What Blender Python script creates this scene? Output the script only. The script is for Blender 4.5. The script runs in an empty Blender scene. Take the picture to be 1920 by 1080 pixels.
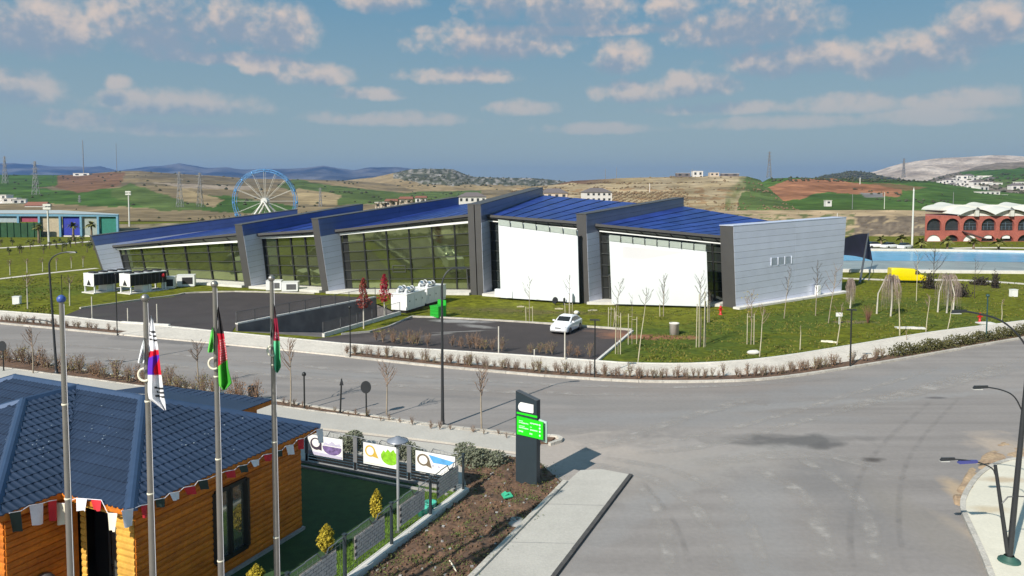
import bpy, bmesh, math, random
from mathutils import Vector, Matrix, noise
R = math.radians
random.seed(7)
scn = bpy.context.scene
COL = scn.collection

# ------------------------------------------------------------------ camera
CAMH = 13.0; FPX = 1400.0; HOR = 355.0; PITCH = R(3.3)
PY0 = HOR + FPX * math.tan(PITCH)
cam_d = bpy.data.cameras.new('camera'); cam = bpy.data.objects.new('camera', cam_d); COL.objects.link(cam)
cam.location = (0, 0, CAMH); cam.rotation_euler = (math.pi / 2 - PITCH, 0, 0)
cam_d.sensor_width = 36; cam_d.lens = 36 * FPX / 1920
cam_d.shift_y = -(540 - PY0) / 1920
cam_d.clip_start = .5; cam_d.clip_end = 60000
scn.camera = cam

# ------------------------------------------------------------------ sky and sun
SUN_EL = R(36.5); SUN_AZ = R(217)          # compass style: from +Y towards +X
SKY_STRENGTH = .065; SUN_STRENGTH = 4.3; EXPOSURE = .52
_F = Vector((0, math.cos(PITCH), -math.sin(PITCH))); _U = Vector((0, math.sin(PITCH), math.cos(PITCH)))
def ray(px, py): return Vector(((px - 960) / FPX, 0, 0)) + _U * (-(py - PY0) / FPX) + _F
def azel(px, py):
    d = ray(px, py).normalized(); return math.degrees(math.atan2(d.x, d.y)), math.degrees(math.asin(d.z))

world = bpy.data.worlds.new('World'); scn.world = world; world.use_nodes = True
def build_world():
    nt = world.node_tree; N = nt.nodes; L = nt.links
    for n in list(N): N.remove(n)
    def new(t, **k):
        n = N.new(t)
        for a, b in k.items(): setattr(n, a, b)
        return n
    def setin(n, i, v):
        if hasattr(v, 'is_linked') or hasattr(v, 'links'): L.new(v, n.inputs[i])
        else: n.inputs[i].default_value = v
    def M(op, a, b=0., c=0., clamp=False):
        n = new('ShaderNodeMath', operation=op); n.use_clamp = clamp
        setin(n, 0, a); setin(n, 1, b)
        if op in ('MULTIPLY_ADD', 'WRAP', 'SMOOTH_MIN'): setin(n, 2, c)
        return n.outputs[0]
    tc = new('ShaderNodeTexCoord')
    sep = new('ShaderNodeSeparateXYZ'); L.new(tc.outputs['Generated'], sep.inputs[0])
    az = M('MULTIPLY', M('ARCTAN2', sep.outputs[0], sep.outputs[1]), 57.29578)
    el = M('MULTIPLY', M('ARCSINE', sep.outputs[2]), 57.29578)
    # noise in azimuth / elevation degrees (tripled vertical squash towards the horizon)
    def fbm(u, v, scale, detail, rough, off):
        cmb = new('ShaderNodeCombineXYZ'); setin(cmb, 0, u); setin(cmb, 1, v); cmb.inputs[2].default_value = off
        n = new('ShaderNodeTexNoise'); n.inputs['Scale'].default_value = scale; n.inputs['Detail'].default_value = detail
        n.inputs['Roughness'].default_value = rough; L.new(cmb.outputs[0], n.inputs['Vector'])
        return n.outputs['Fac']
    uw = M('WRAP', az, 45., -45.)
    # cumulus bodies: pixel centre, half width, height above and below, in photograph pixels
    CL = [(60, 62, 120, 42), (310, 62, 118, 52), (440, 50, 60, 38), (530, 62, 65, 42), (30, 172, 72, 26), (222, 158, 26, 12),
          (330, 198, 150, 22), (590, 145, 75, 20), (500, 128, 40, 16), (720, 4, 75, 24), (935, 10, 60, 40), (1060, 22, 125, 40), (1255, 22, 55, 26), (930, 85, 150, 30),
          (1165, 112, 58, 28), (1400, 52, 140, 45), (1500, 118, 150, 28), (1700, 112, 110, 34), (1850, 52, 78, 34), (1185, 178, 80, 18),
          (1310, 165, 80, 22), (860, 146, 110, 16), (150, 226, 60, 14), (980, 206, 70, 14), (1570, 200, 110, 18), (1800, 190, 90, 20), (1040, 60, 260, 12), (700, 180, 60, 12), (320, 246, 150, 12), (740, 226, 140, 14), (1120, 244, 120, 11), (1470, 232, 150, 13), (1740, 222, 100, 14), (420, 112, 150, 12), (1380, 205, 140, 12)]
    P = []
    for (px, py, rx, ry) in CL:
        a, e = azel(px, py); k = math.degrees(1 / FPX)
        P.append((a, e, rx * k * .95, ry * k * 1.3, ry * .8 * k))
    n1 = fbm(uw, M('MULTIPLY', el, 1.05), .40, 6, .50, 3.1)
    n2 = fbm(uw, M('MULTIPLY', el, 1.05), 1.25, 4, .5, 7.7)
    warp = M('MULTIPLY_ADD', M('SUBTRACT', n1, .5), 3.4, uw)
    def field(dv, P=P):
        v = M('ADD', el, dv)
        acc = None
        for (a, e, rx, ry, rb) in P:
            x = M('MULTIPLY_ADD', warp, 1 / rx, -a / rx)
            m = M('MAXIMUM', M('MULTIPLY_ADD', v, 1 / ry, -e / ry), M('MULTIPLY_ADD', v, -1 / rb, e / rb))
            s = M('MULTIPLY_ADD', m, m, M('MULTIPLY', x, x))
            acc = s if acc is None else M('SMOOTH_MIN', acc, s, .12)
        return M('SUBTRACT', 1., acc)
    f0 = field(0.); f1 = field(1.15, P[:22])
    nn = M('ADD', M('MULTIPLY_ADD', n1, 2.7, -1.22), M('MULTIPLY_ADD', n2, 1.3, -.65))
    # above the picture the same clouds go on, thinly
    high = M('MULTIPLY', M('MULTIPLY_ADD', el, .12, -2.3, clamp=False), 1.)
    highc = M('MINIMUM', M('MAXIMUM', high, 0.), 1.)
    gen = M('MULTIPLY', M('MULTIPLY_ADD', fbm(az, el, .06, 5, .55, 1.3), 4., -2.2), highc)
    fa = M('MAXIMUM', M('ADD', f0, nn), M('SUBTRACT', gen, M('SUBTRACT', 1., highc)))
    dens = new('ShaderNodeMapRange', interpolation_type='SMOOTHSTEP'); setin(dens, 0, fa)
    dens.inputs[1].default_value = -.42; dens.inputs[2].default_value = 1.1
    # clouds thin out towards the horizon (they lie far off in haze)
    fade = new('ShaderNodeMapRange'); setin(fade, 0, el); fade.inputs[1].default_value = 1.5; fade.inputs[2].default_value = 10.; fade.inputs[3].default_value = .1; fade.inputs[4].default_value = .88
    mask = M('MULTIPLY', dens.outputs[0], fade.outputs[0])
    # sunlit tops, grey-blue undersides
    lit = new('ShaderNodeMapRange', interpolation_type='SMOOTHSTEP')
    setin(lit, 0, M('MULTIPLY_ADD', n2, 1.5, M('MULTIPLY_ADD', M('MAXIMUM', f1, -1.2), -.6, M('MULTIPLY_ADD', n1, .8, -.45)))); lit.inputs[1].default_value = .15; lit.inputs[2].default_value = 1.25
    cc = new('ShaderNodeMix', data_type='RGBA'); L.new(lit.outputs[0], cc.inputs['Factor'])
    k = 1 / SKY_STRENGTH / 2 ** EXPOSURE
    cc.inputs['A'].default_value = (.29 * k, .36 * k, .44 * k, 1); cc.inputs['B'].default_value = (.74 * k, .61 * k, .52 * k, 1)
    sky = new('ShaderNodeTexSky', sky_type='NISHITA'); sky.sun_disc = False
    sky.sun_elevation = SUN_EL; sky.sun_rotation = SUN_AZ
    sky.altitude = 100; sky.air_density = 1.; sky.dust_density = 1.; sky.ozone_density = 1.2
    # thin high veil over the whole sky evens it out to a soft slate blue
    veil = new('ShaderNodeMix', data_type='RGBA'); veil.inputs['Factor'].default_value = .86
    L.new(sky.outputs[0], veil.inputs['A'])
    hz = new('ShaderNodeMix', data_type='RGBA')
    hf = new('ShaderNodeMapRange'); setin(hf, 0, el); hf.inputs[1].default_value = 0; hf.inputs[2].default_value = 16.
    L.new(hf.outputs[0], hz.inputs['Factor'])
    hz.inputs['A'].default_value = (.385 * k, .465 * k, .425 * k, 1); hz.inputs['B'].default_value = (.115 * k, .30 * k, .45 * k, 1)
    L.new(hz.outputs['Result'], veil.inputs['B'])
    mx = new('ShaderNodeMix', data_type='RGBA'); L.new(mask, mx.inputs['Factor']); L.new(veil.outputs['Result'], mx.inputs['A']); L.new(cc.outputs['Result'], mx.inputs['B'])
    bg = new('ShaderNodeBackground'); bg.inputs['Strength'].default_value = SKY_STRENGTH; L.new(mx.outputs['Result'], bg.inputs['Color'])
    out = new('ShaderNodeOutputWorld'); L.new(bg.outputs[0], out.inputs['Surface'])
build_world()
world.cycles.sampling_method = 'NONE'
sun_d = bpy.data.lights.new('sun', 'SUN'); sun_d.energy = SUN_STRENGTH; sun_d.angle = R(.5); sun_d.color = (1., .94, .84)
sun = bpy.data.objects.new('sun', sun_d); COL.objects.link(sun)
_sd = Vector((math.sin(SUN_AZ) * math.cos(SUN_EL), math.cos(SUN_AZ) * math.cos(SUN_EL), math.sin(SUN_EL)))
sun.rotation_euler = _sd.to_track_quat('Z', 'Y').to_euler(); sun.location = (0, 0, 80)
vs = scn.view_settings; vs.view_transform = 'Standard'; vs.look = 'None'; vs.gamma = 1; vs.use_curve_mapping = False; vs.exposure = EXPOSURE
scn.cycles.max_bounces = 6; scn.cycles.diffuse_bounces = 3; scn.cycles.glossy_bounces = 3; scn.cycles.transmission_bounces = 4; scn.cycles.volume_bounces = 0; scn.cycles.transparent_max_bounces = 8
scn.cycles.use_denoising = True; scn.cycles.use_adaptive_sampling = True; scn.cycles.adaptive_threshold = .02

# ------------------------------------------------------------------ helpers
def G(px, py, z=0.):
    d = ray(px, py); t = (z - CAMH) / d.z; p = Vector((0, 0, CAMH)) + d * t; return p
def at(px, py, Y):
    d = ray(px, py); return Vector((0, 0, CAMH)) + d * (Y / d.y)
def zat(p, py):
    """height of the point above plan position p that shows at picture row py"""
    k = (PY0 - py) / FPX; c, s = math.cos(PITCH), math.sin(PITCH)
    return CAMH + p[1] * (k * c - s) / (c + k * s)
def rowof(x, y, z):
    dz = z - CAMH; c, s = math.cos(PITCH), math.sin(PITCH)
    fw = y * c - dz * s; up = y * s + dz * c
    return 960 + FPX * x / fw, PY0 - FPX * up / fw

def srgb(r, g, b): return tuple(((c / 255) / 12.92 if c / 255 < .04045 else ((c / 255 + .055) / 1.055) ** 2.4) for c in (r, g, b)) + (1.,)
MATS = {}
def mat(name, col, rough=.7, metal=0., var=.12, scale=3., bump=0., bscale=20., col2=None, spec=.5, trans=0., attr=None, grit=0., gscale=60., alpha=1., coat=0., objvar=0.):
    """procedural principled material: two-octave noise colour variation, optional bump and grit"""
    if name in MATS: return MATS[name]
    m = bpy.data.materials.new(name); m.use_nodes = True; nt = m.node_tree; N, L = nt.nodes, nt.links
    b = N['Principled BSDF']; b.inputs['Roughness'].default_value = rough; b.inputs['Metallic'].default_value = metal
    b.inputs['Specular IOR Level'].default_value = spec
    if coat: b.inputs['Coat Weight'].default_value = coat
    tc = N.new('ShaderNodeTexCoord')
    def nz(sc, det=5):
        n = N.new('ShaderNodeTexNoise'); n.inputs['Scale'].default_value = sc; n.inputs['Detail'].default_value = det
        L.new(tc.outputs['Object'], n.inputs['Vector']); return n.outputs['Fac']
    c1 = tuple(col[:3]) + (1,)
    base = None
    if attr:
        a = N.new('ShaderNodeAttribute'); a.attribute_name = attr; base = a.outputs['Color']
    if var or col2:
        mp = N.new('ShaderNodeMapRange'); L.new(nz(scale), mp.inputs[0]); mp.inputs[1].default_value = .3; mp.inputs[2].default_value = .7
        mx = N.new('ShaderNodeMix'); mx.data_type = 'RGBA'; L.new(mp.outputs[0], mx.inputs['Factor'])
        c2 = tuple(col2[:3]) + (1,) if col2 else tuple(min(1, c * (1 + var)) for c in c1[:3]) + (1,)
        ca = c1 if col2 else tuple(c * (1 - var) for c in c1[:3]) + (1,)
        if base:
            mx.inputs['A'].default_value = (1 - var,) * 3 + (1,); mx.inputs['B'].default_value = (1 + var,) * 3 + (1,)
            mm = N.new('ShaderNodeMix'); mm.data_type = 'RGBA'; mm.blend_type = 'MULTIPLY'; mm.inputs['Factor'].default_value = 1
            L.new(base, mm.inputs['A']); L.new(mx.outputs['Result'], mm.inputs['B']); base = mm.outputs['Result']
        else:
            mx.inputs['A'].default_value = ca; mx.inputs['B'].default_value = c2; base = mx.outputs['Result']
    if grit:
        mp = N.new('ShaderNodeMapRange'); L.new(nz(gscale, 3), mp.inputs[0]); mp.inputs[1].default_value = .35; mp.inputs[2].default_value = .65
        mp.inputs[3].default_value = 1 - grit; mp.inputs[4].default_value = 1 + grit
        mm = N.new('ShaderNodeMix'); mm.data_type = 'RGBA'; mm.blend_type = 'MULTIPLY'; mm.inputs['Factor'].default_value = 1
        if base: L.new(base, mm.inputs['A'])
        else: mm.inputs['A'].default_value = c1
        L.new(mp.outputs[0], mm.inputs['B']); base = mm.outputs['Result']
    if objvar:
        oi = N.new('ShaderNodeObjectInfo'); mr = N.new('ShaderNodeMapRange'); L.new(oi.outputs['Random'], mr.inputs[0]); mr.inputs[3].default_value = 1 - objvar; mr.inputs[4].default_value = 1 + objvar
        hs = N.new('ShaderNodeHueSaturation'); L.new(mr.outputs[0], hs.inputs['Value'])
        if base: L.new(base, hs.inputs['Color'])
        else: hs.inputs['Color'].default_value = c1
        base = hs.outputs[0]
    if base: L.new(base, b.inputs['Base Color'])
    else: b.inputs['Base Color'].default_value = c1
    if bump:
        bp = N.new('ShaderNodeBump'); bp.inputs['Strength'].default_value = bump; bp.inputs['Distance'].default_value = .05
        L.new(nz(bscale), bp.inputs['Height']); L.new(bp.outputs[0], b.inputs['Normal'])
    if trans: b.inputs['Transmission Weight'].default_value = trans
    if alpha < 1: b.inputs['Alpha'].default_value = alpha
    MATS[name] = m; return m

class MB:
    """collects faces for ONE mesh object"""
    def __init__(s): s.v = []; s.f = []; s.m = []; s.sm = []; s.c = []
    def add(s, vs, fs, mi=0, smooth=False):
        o = len(s.v); s.v += [Vector(p) for p in vs]
        for f in fs: s.f.append([i + o for i in f]); s.m.append(mi); s.sm.append(smooth)
    def quad(s, a, b, c, d, mi=0): s.add([a, b, c, d], [(0, 1, 2, 3)], mi)
    def box(s, c, size, rz=0., mi=0, tilt=None):
        hx, hy, hz = size[0] / 2, size[1] / 2, size[2] / 2
        m = Matrix.Rotation(rz, 3, 'Z')
        if tilt is not None: m = m @ tilt
        vs = [m @ Vector((x, y, z)) + Vector(c) for z in (-hz, hz) for x, y in ((-hx, -hy), (hx, -hy), (hx, hy), (-hx, hy))]
        s.add(vs, [(3, 2, 1, 0), (4, 5, 6, 7), (0, 1, 5, 4), (1, 2, 6, 5), (2, 3, 7, 6), (3, 0, 4, 7)], mi)
    def beam(s, a, b, w, h=None, mi=0):
        """square bar from a to b"""
        a, b = Vector(a), Vector(b); d = (b - a).normalized(); h = h or w
        up = Vector((0, 0, 1)) if abs(d.z) < .95 else Vector((0, 1, 0))
        x = d.cross(up).normalized() * w / 2; y = x.cross(d).normalized() * h / 2
        vs = [p + q for p in (a, b) for q in (-x - y, x - y, x + y, -x + y)]
        s.add(vs, [(3, 2, 1, 0), (4, 5, 6, 7), (0, 1, 5, 4), (1, 2, 6, 5), (2, 3, 7, 6), (3, 0, 4, 7)], mi)
    def tube(s, pts, rad, n=8, mi=0, caps=True, smooth=True):
        pts = [Vector(p) for p in pts]; k = len(pts)
        rad = [rad] * k if isinstance(rad, (int, float)) else rad
        vs = []; prev = None
        for i, p in enumerate(pts):
            d = ((pts[i + 1] if i < k - 1 else p) - (pts[i - 1] if i else p)).normalized()
            if prev is None: x = d.cross(Vector((0, 0, 1)) if abs(d.z) < .95 else Vector((1, 0, 0))).normalized()
            else: x = (prev - d * prev.dot(d)).normalized()
            prev = x; y = d.cross(x)
            vs += [p + (x * math.cos(2 * math.pi * j / n) + y * math.sin(2 * math.pi * j / n)) * rad[i] for j in range(n)]
        fs = [(i * n + j, i * n + (j + 1) % n, (i + 1) * n + (j + 1) % n, (i + 1) * n + j) for i in range(k - 1) for j in range(n)]
        s.add(vs, fs, mi, smooth)
        if caps: s.add(vs[:n], [tuple(range(n - 1, -1, -1))], mi); s.add(vs[-n:], [tuple(range(n))], mi)
    def lathe(s, c, prof, n=16, mi=0, smooth=True):
        c = Vector(c); vs = [c + Vector((r * math.cos(2 * math.pi * j / n), r * math.sin(2 * math.pi * j / n), z)) for r, z in prof for j in range(n)]
        fs = [(i * n + j, i * n + (j + 1) % n, (i + 1) * n + (j + 1) % n, (i + 1) * n + j) for i in range(len(prof) - 1) for j in range(n)]
        s.add(vs, fs, mi, smooth)
    def prism(s, poly, z0, z1, mi=0, side=None, bottom=False):
        """upright prism over a plan polygon (list of xy); z may be lists"""
        n = len(poly); a = sum(poly[i][0] * poly[(i + 1) % n][1] - poly[(i + 1) % n][0] * poly[i][1] for i in range(n))
        if a < 0: poly = poly[::-1]
        vs = [Vector((p[0], p[1], z0)) for p in poly] + [Vector((p[0], p[1], z1)) for p in poly]
        s.add(vs, [tuple(range(n, 2 * n))], mi)
        if z1 > z0: s.add(vs, [(i, (i + 1) % n, n + (i + 1) % n, n + i) for i in range(n)], mi if side is None else side)
    def slab(s, pts, nrm, t, mi=0):
        """polygon pts thickened by t against nrm"""
        nrm = Vector(nrm).normalized(); pts = [Vector(p) for p in pts]; n = len(pts)
        e = (pts[1] - pts[0]).cross(pts[2] - pts[1])
        if e.dot(nrm) < 0: pts = pts[::-1]
        vs = pts + [p - nrm * t for p in pts]
        s.add(vs, [tuple(range(n)), tuple(range(2 * n - 1, n - 1, -1))] + [((i + 1) % n, i, n + i, n + (i + 1) % n) for i in range(n)], mi)
    def build(s, name, mats, parent=None, org=None):
        me = bpy.data.meshes.new(name)
        if org is None: org = ORG.get(parent.name, Vector((0, 0, 0))) if parent else Vector((0, 0, 0))
        org = Vector(org)
        me.from_pydata([v - org for v in s.v], [], s.f)
        for m in (mats if isinstance(mats, (list, tuple)) else [mats]): me.materials.append(m)
        me.polygons.foreach_set('material_index', s.m); me.polygons.foreach_set('use_smooth', s.sm)
        me.update()
        o = bpy.data.objects.new(name, me); COL.objects.link(o)
        ORG[o.name] = org
        if parent: o.parent = parent
        else: o.location = org
        return o
ORG = {}
def tag(o, label=None, cat=None, group=None, kind=None):
    if label: o['label'] = label
    if cat: o['category'] = cat
    if group: o['group'] = group
    if kind: o['kind'] = kind
    return o
def empty(name, loc, label=None, cat=None, group=None):
    o = bpy.data.objects.new(name, None); COL.objects.link(o); o.location = loc; ORG[o.name] = Vector(loc); o.empty_display_size = .2
    return tag(o, label, cat, group)
def copy_tree(o, parent=None):
    c = o.copy(); COL.objects.link(c); c.parent = parent
    for ch in list(o.children): copy_tree(ch, c)
    return c
def place(proto, loc, rz=0., s=1., label=None, group=None, first=[]):
    o = proto if proto.name not in first else copy_tree(proto)
    first.append(proto.name)
    o.location = loc; o.rotation_euler = (0, 0, rz); o.scale = (s, s, s) if isinstance(s, (int, float)) else s
    if label: o['label'] = label
    if group: o['group'] = group
    return o
def struct(name, mb, m, kind='structure'):
    o = mb.build(name, m); o['kind'] = kind; return o
def lerp(a, b, t): return a + (b - a) * t
def interp(tab, x):
    if x <= tab[0][0]: return tab[0][1:]
    for p, q in zip(tab, tab[1:]):
        if x <= q[0]:
            t = (x - p[0]) / (q[0] - p[0]); return tuple(lerp(a, b, t) for a, b in zip(p[1:], q[1:]))
    return tab[-1][1:]
def inpoly(x, y, poly):
    r = False; n = len(poly); j = n - 1
    for i in range(n):
        if (poly[i][1] > y) != (poly[j][1] > y) and x < (poly[j][0] - poly[i][0]) * (y - poly[i][1]) / (poly[j][1] - poly[i][1]) + poly[i][0]: r = not r
        j = i
    return r
def fill(loops, z=0.):
    """triangulated flat sheet with holes; loops[0] outer"""
    bm = bmesh.new(); es = []
    for lp in loops:
        vs = [bm.verts.new((p[0], p[1], p[2] if len(p) > 2 else z)) for p in lp]
        es += [bm.edges.new((vs[i], vs[(i + 1) % len(vs)])) for i in range(len(vs))]
    bmesh.ops.triangle_fill(bm, use_beauty=True, edges=es)
    bmesh.ops.recalc_face_normals(bm, faces=bm.faces)
    mb = MB(); bm.verts.index_update(); bm.faces.ensure_lookup_table()
    mb.add([v.co.copy() for v in bm.verts], [[v.index for v in f.verts] for f in bm.faces]); bm.free()
    return mb
def up(mb):
    for i, f in enumerate(mb.f):
        a, b, c = mb.v[f[0]], mb.v[f[1]], mb.v[f[2]]
        if (b - a).cross(c - a).z < 0: mb.f[i] = f[::-1]
    return mb
def offset_line(pts, d):
    """plan polyline shifted d metres to its right"""
    out = []
    for i, p in enumerate(pts):
        a = pts[max(0, i - 1)]; b = pts[min(len(pts) - 1, i + 1)]
        t = Vector((b[0] - a[0], b[1] - a[1], 0)).normalized(); out.append(Vector((p[0] + t.y * d, p[1] - t.x * d, 0)))
    return out
def resample(pts, step):
    out = [Vector(pts[0])]; 
    for a, b in zip(pts, pts[1:]):
        a, b = Vector(a), Vector(b); n = max(1, round((b - a).length / step))
        for i in range(1, n + 1): out.append(a.lerp(b, i / n))
    return out
def smooth_line(pts, it=2):
    for _ in range(it):
        q = [pts[0]]
        for a, b in zip(pts, pts[1:]):
            a, b = Vector(a), Vector(b); q += [a.lerp(b, .25), a.lerp(b, .75)]
        pts = q + [Vector(pts[-1])]
    return pts
# ================================================================== SETTING
def patch_mat(name, col, patches, rough=.9, var=.1, scale=.6, streak=None, grit=.12, gscale=9., spec=.3):
    """ground surface whose worn / dusty patches lie at fixed places: (x, y, rx, ry, rot, colour, strength)"""
    m = bpy.data.materials.new(name); m.use_nodes = True; nt = m.node_tree; N, L = nt.nodes, nt.links
    b = N['Principled BSDF']; b.inputs['Roughness'].default_value = rough; b.inputs['Specular IOR Level'].default_value = spec
    tc = N.new('ShaderNodeTexCoord')
    def noise_n(sc, det=5, vec=None, dist=0.):
        n = N.new('ShaderNodeTexNoise'); n.inputs['Scale'].default_value = sc; n.inputs['Detail'].default_value = det; n.inputs['Distortion'].default_value = dist
        L.new(vec or tc.outputs['Object'], n.inputs['Vector']); return n.outputs['Fac']
    def mixc(f, a, bb, mode='MIX'):
        x = N.new('ShaderNodeMix'); x.data_type = 'RGBA'; x.blend_type = mode
        for s, v in (('Factor', f), ('A', a), ('B', bb)):
            if hasattr(v, 'links'): L.new(v, x.inputs[s])
            elif s == 'Factor': x.inputs[s].default_value = v
            else: x.inputs[s].default_value = tuple(v[:3]) + (1,)
        return x.outputs['Result']
    def rng(v, a, bb, c=0., d=1.):
        r = N.new('ShaderNodeMapRange'); L.new(v, r.inputs[0])
        for i, q in enumerate((a, bb, c, d)): r.inputs[i + 1].default_value = q
        return r.outputs[0]
    base = mixc(rng(noise_n(scale, 6), .3, .7), [c * (1 - var) for c in col[:3]], [c * (1 + var) for c in col[:3]])
    base = mixc(rng(noise_n(.07, 4, dist=.6), .38, .62, 0, .5), base, [c * .80 for c in col[:3]])
    if streak:
        ang, amt = streak
        mp = N.new('ShaderNodeMapping'); mp.inputs['Rotation'].default_value = (0, 0, -ang); mp.inputs['Scale'].default_value = (.045, .75, 1); mp.vector_type = 'TEXTURE' if False else 'POINT'
        L.new(tc.outputs['Object'], mp.inputs['Vector'])
        base = mixc(rng(noise_n(1., 5, mp.outputs[0], .35), .42, .70, 0, amt), base, [min(1, c * 1.45) for c in col[:3]])
    nz = noise_n(.55, 6, dist=.8)
    for (x, y, rx, ry, rot, c, st) in patches:
        mp = N.new('ShaderNodeMapping'); mp.vector_type = 'TEXTURE'; mp.inputs['Location'].default_value = (x, y, 0); mp.inputs['Rotation'].default_value = (0, 0, rot); mp.inputs['Scale'].default_value = (rx, ry, 1000)
        L.new(tc.outputs['Object'], mp.inputs['Vector'])
        ln = N.new('ShaderNodeVectorMath'); ln.operation = 'LENGTH'; L.new(mp.outputs[0], ln.inputs[0])
        ad = N.new('ShaderNodeMath'); ad.operation = 'MULTIPLY_ADD'; L.new(nz, ad.inputs[0]); ad.inputs[1].default_value = 1.7; L.new(ln.outputs['Value'], ad.inputs[2])
        base = mixc(rng(ad.outputs[0], 1.95, 1.25, 0, st), base, c)
    if grit:
        g = rng(noise_n(gscale, 4), .3, .7, 1 - grit, 1 + grit)
        base = mixc(1., base, g, 'MULTIPLY')
    L.new(base, b.inputs['Base Color'])
    bp = N.new('ShaderNodeBump'); bp.inputs['Strength'].default_value = .25; bp.inputs['Distance'].default_value = .03
    L.new(noise_n(14, 4), bp.inputs['Height']); L.new(bp.outputs[0], b.inputs['Normal'])
    return m
def pt(px, py, rx, ry, rot, c, st):
    g = G(px, py); return (g.x, g.y, rx, ry, R(rot), c, st)
SAND = (.36, .28, .20); DUST = (.33, .295, .265); REDS = (.26, .12, .07)
m_grass = patch_mat('lawn', (.128, .137, .0125), [pt(1240, 640, 16, 9, 10, (.052, .088, .017), .7), pt(1500, 600, 12, 6, 30, (.06, .098, .018), .7), pt(1650, 570, 14, 6, 0, (.056, .088, .018), .6), pt(1760, 600, 10, 6, 0, (.064, .10, .02), .6),
    pt(930, 585, 9, 4, -10, (.085, .09, .025), .6), pt(60, 545, 16, 7, 0, (.074, .11, .017), .6), pt(1020, 585, 12, 1.6, -12, (.12, .10, .04), .7), pt(1205, 631, 2.6, 1.5, 0, REDS, 1.), pt(1260, 633, 3.2, 1.2, 0, REDS, 1.), pt(1600, 604, 2.2, .9, 0, (.2, .15, .1), .8), pt(1880, 540, 10, 4, 0, (.13, .13, .03), .6)],
    rough=.95, var=.38, scale=.8, grit=.36, gscale=2.0, spec=.1)
m_road = patch_mat('road_asphalt', (.250, .228, .215), [pt(1280, 850, 9, 3.2, 12, (.35, .32, .30), .6), pt(1350, 860, 11, .9, 24, (.30, .285, .275), .7), pt(1300, 905, 9, .7, 38, (.29, .275, .265), .6), pt(1200, 960, 6, .8, 55, (.275, .262, .255), .6), pt(1500, 760, 20, .7, 12, (.29, .28, .275), .6), pt(1560, 905, 2.2, 7, -6, (.19, .182, .18), .5), pt(1420, 960, 1.6, 8, -16, (.275, .265, .26), .5), pt(600, 700, 22, 1.1, -13, (.265, .255, .25), .6), pt(700, 735, 16, .5, -12, (.18, .172, .17), .5), pt(1075, 850, 5.5, 3.2, 20, (.40, .35, .31), .85), pt(1250, 880, 9, 2.5, 20, DUST, .5), pt(1480, 826, 4.4, 1.2, 0, (.115, .11, .108), .85), pt(1560, 835, 1.4, .5, 20, (.10, .095, .095), .7),
    pt(1880, 838, 1.7, 2.6, -15, (.40, .33, .27), .9), pt(1806, 925, .7, 1.8, -10, (.42, .32, .22), .95), pt(1830, 1010, .5, 3.0, 8, (.36, .30, .24), .7), pt(1640, 862, .7, .35, 10, (.09, .08, .075), .9), pt(1752, 746, .8, .3, 0, (.11, .10, .10), .8), pt(1300, 727, 18, 1.6, 4, (.25, .215, .195), .6), pt(1250, 785, 12, 1.8, 0, (.25, .242, .24), .6),
    pt(1650, 720, 14, 2.2, 22, (.245, .24, .24), .6), pt(330, 640, 8, 1.2, -14, (.12, .115, .115), .6), pt(1760, 1000, 1.4, 6, 4, (.25, .225, .20), .6), pt(1180, 760, 8, 1.5, -10, (.235, .22, .21), .6)],
    var=.08, scale=.35, streak=(R(-14), .40), grit=.05, gscale=5.)
m_park = patch_mat('parking_asphalt', (.062, .052, .051), [pt(865, 603, 3.2, 1.1, -8, (.30, .29, .28), .95), pt(890, 612, 2.2, .8, -30, (.24, .23, .22), .9), pt(872, 622, 3.0, .28, 12, (.24, .23, .22), .9), pt(820, 628, 2.0, .3, 30, (.22, .21, .2), .8), pt(1168, 630, 3.2, 2.2, -50, REDS, .85), pt(1120, 622, 2.0, .6, -10, (.13, .085, .07), .7),
    pt(700, 636, 7, 1.6, 10, (.105, .088, .085), .7), pt(300, 600, 12, 1.5, 0, (.065, .058, .056), .6), pt(170, 592, 4, 1.5, 0, (.075, .07, .06), .6)], var=.14, scale=.5, grit=.14)
m_soil = mat('garden_soil', (.17, .096, .058), .95, var=.3, scale=.8, col2=(.085, .052, .035), bump=.8, bscale=5, grit=.3, gscale=6)
m_pave = patch_mat('pavement_concrete', (.48, .455, .41), [], var=.07, scale=.8, grit=.07, gscale=12)
m_pave_w = patch_mat('white_pavement', (.64, .585, .51), [], var=.08, scale=.6, grit=.12, gscale=5)
m_plaza = patch_mat('pale_plaza', (.68, .64, .53), [pt(1850, 960, .9, .5, 0, (.5, .40, .26), .7), pt(1880, 905, 1.2, .4, 0, (.45, .34, .22), .7)], var=.06, scale=1.2, grit=.05)
m_kerb = mat('kerb_stone', (.46, .43, .38), .9, objvar=.14, var=.15, scale=2, grit=.15, gscale=14)
m_kerb_d = mat('shaded_kerb', (.07, .066, .064), .9, var=.2, scale=3)  # dark tone stands in for the shadow gap along the footway
m_conc = mat('grey_concrete', (.30, .29, .28), .9, var=.15, scale=1.2, grit=.1, gscale=8)
m_conc_w = mat('white_concrete', (.62, .60, .56), .9, var=.1, scale=1.5, grit=.1)
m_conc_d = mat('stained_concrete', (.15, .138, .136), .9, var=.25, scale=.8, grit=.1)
m_turf = mat('shaded_turf', (.024, .062, .018), .95, var=.2, scale=2.5, grit=.3, gscale=30)  # artificial turf with the house's shade put into its dark green
m_turf_b = mat('bright_grass', (.085, .15, .014), .95, var=.35, scale=3, grit=.35, gscale=14)

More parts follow.
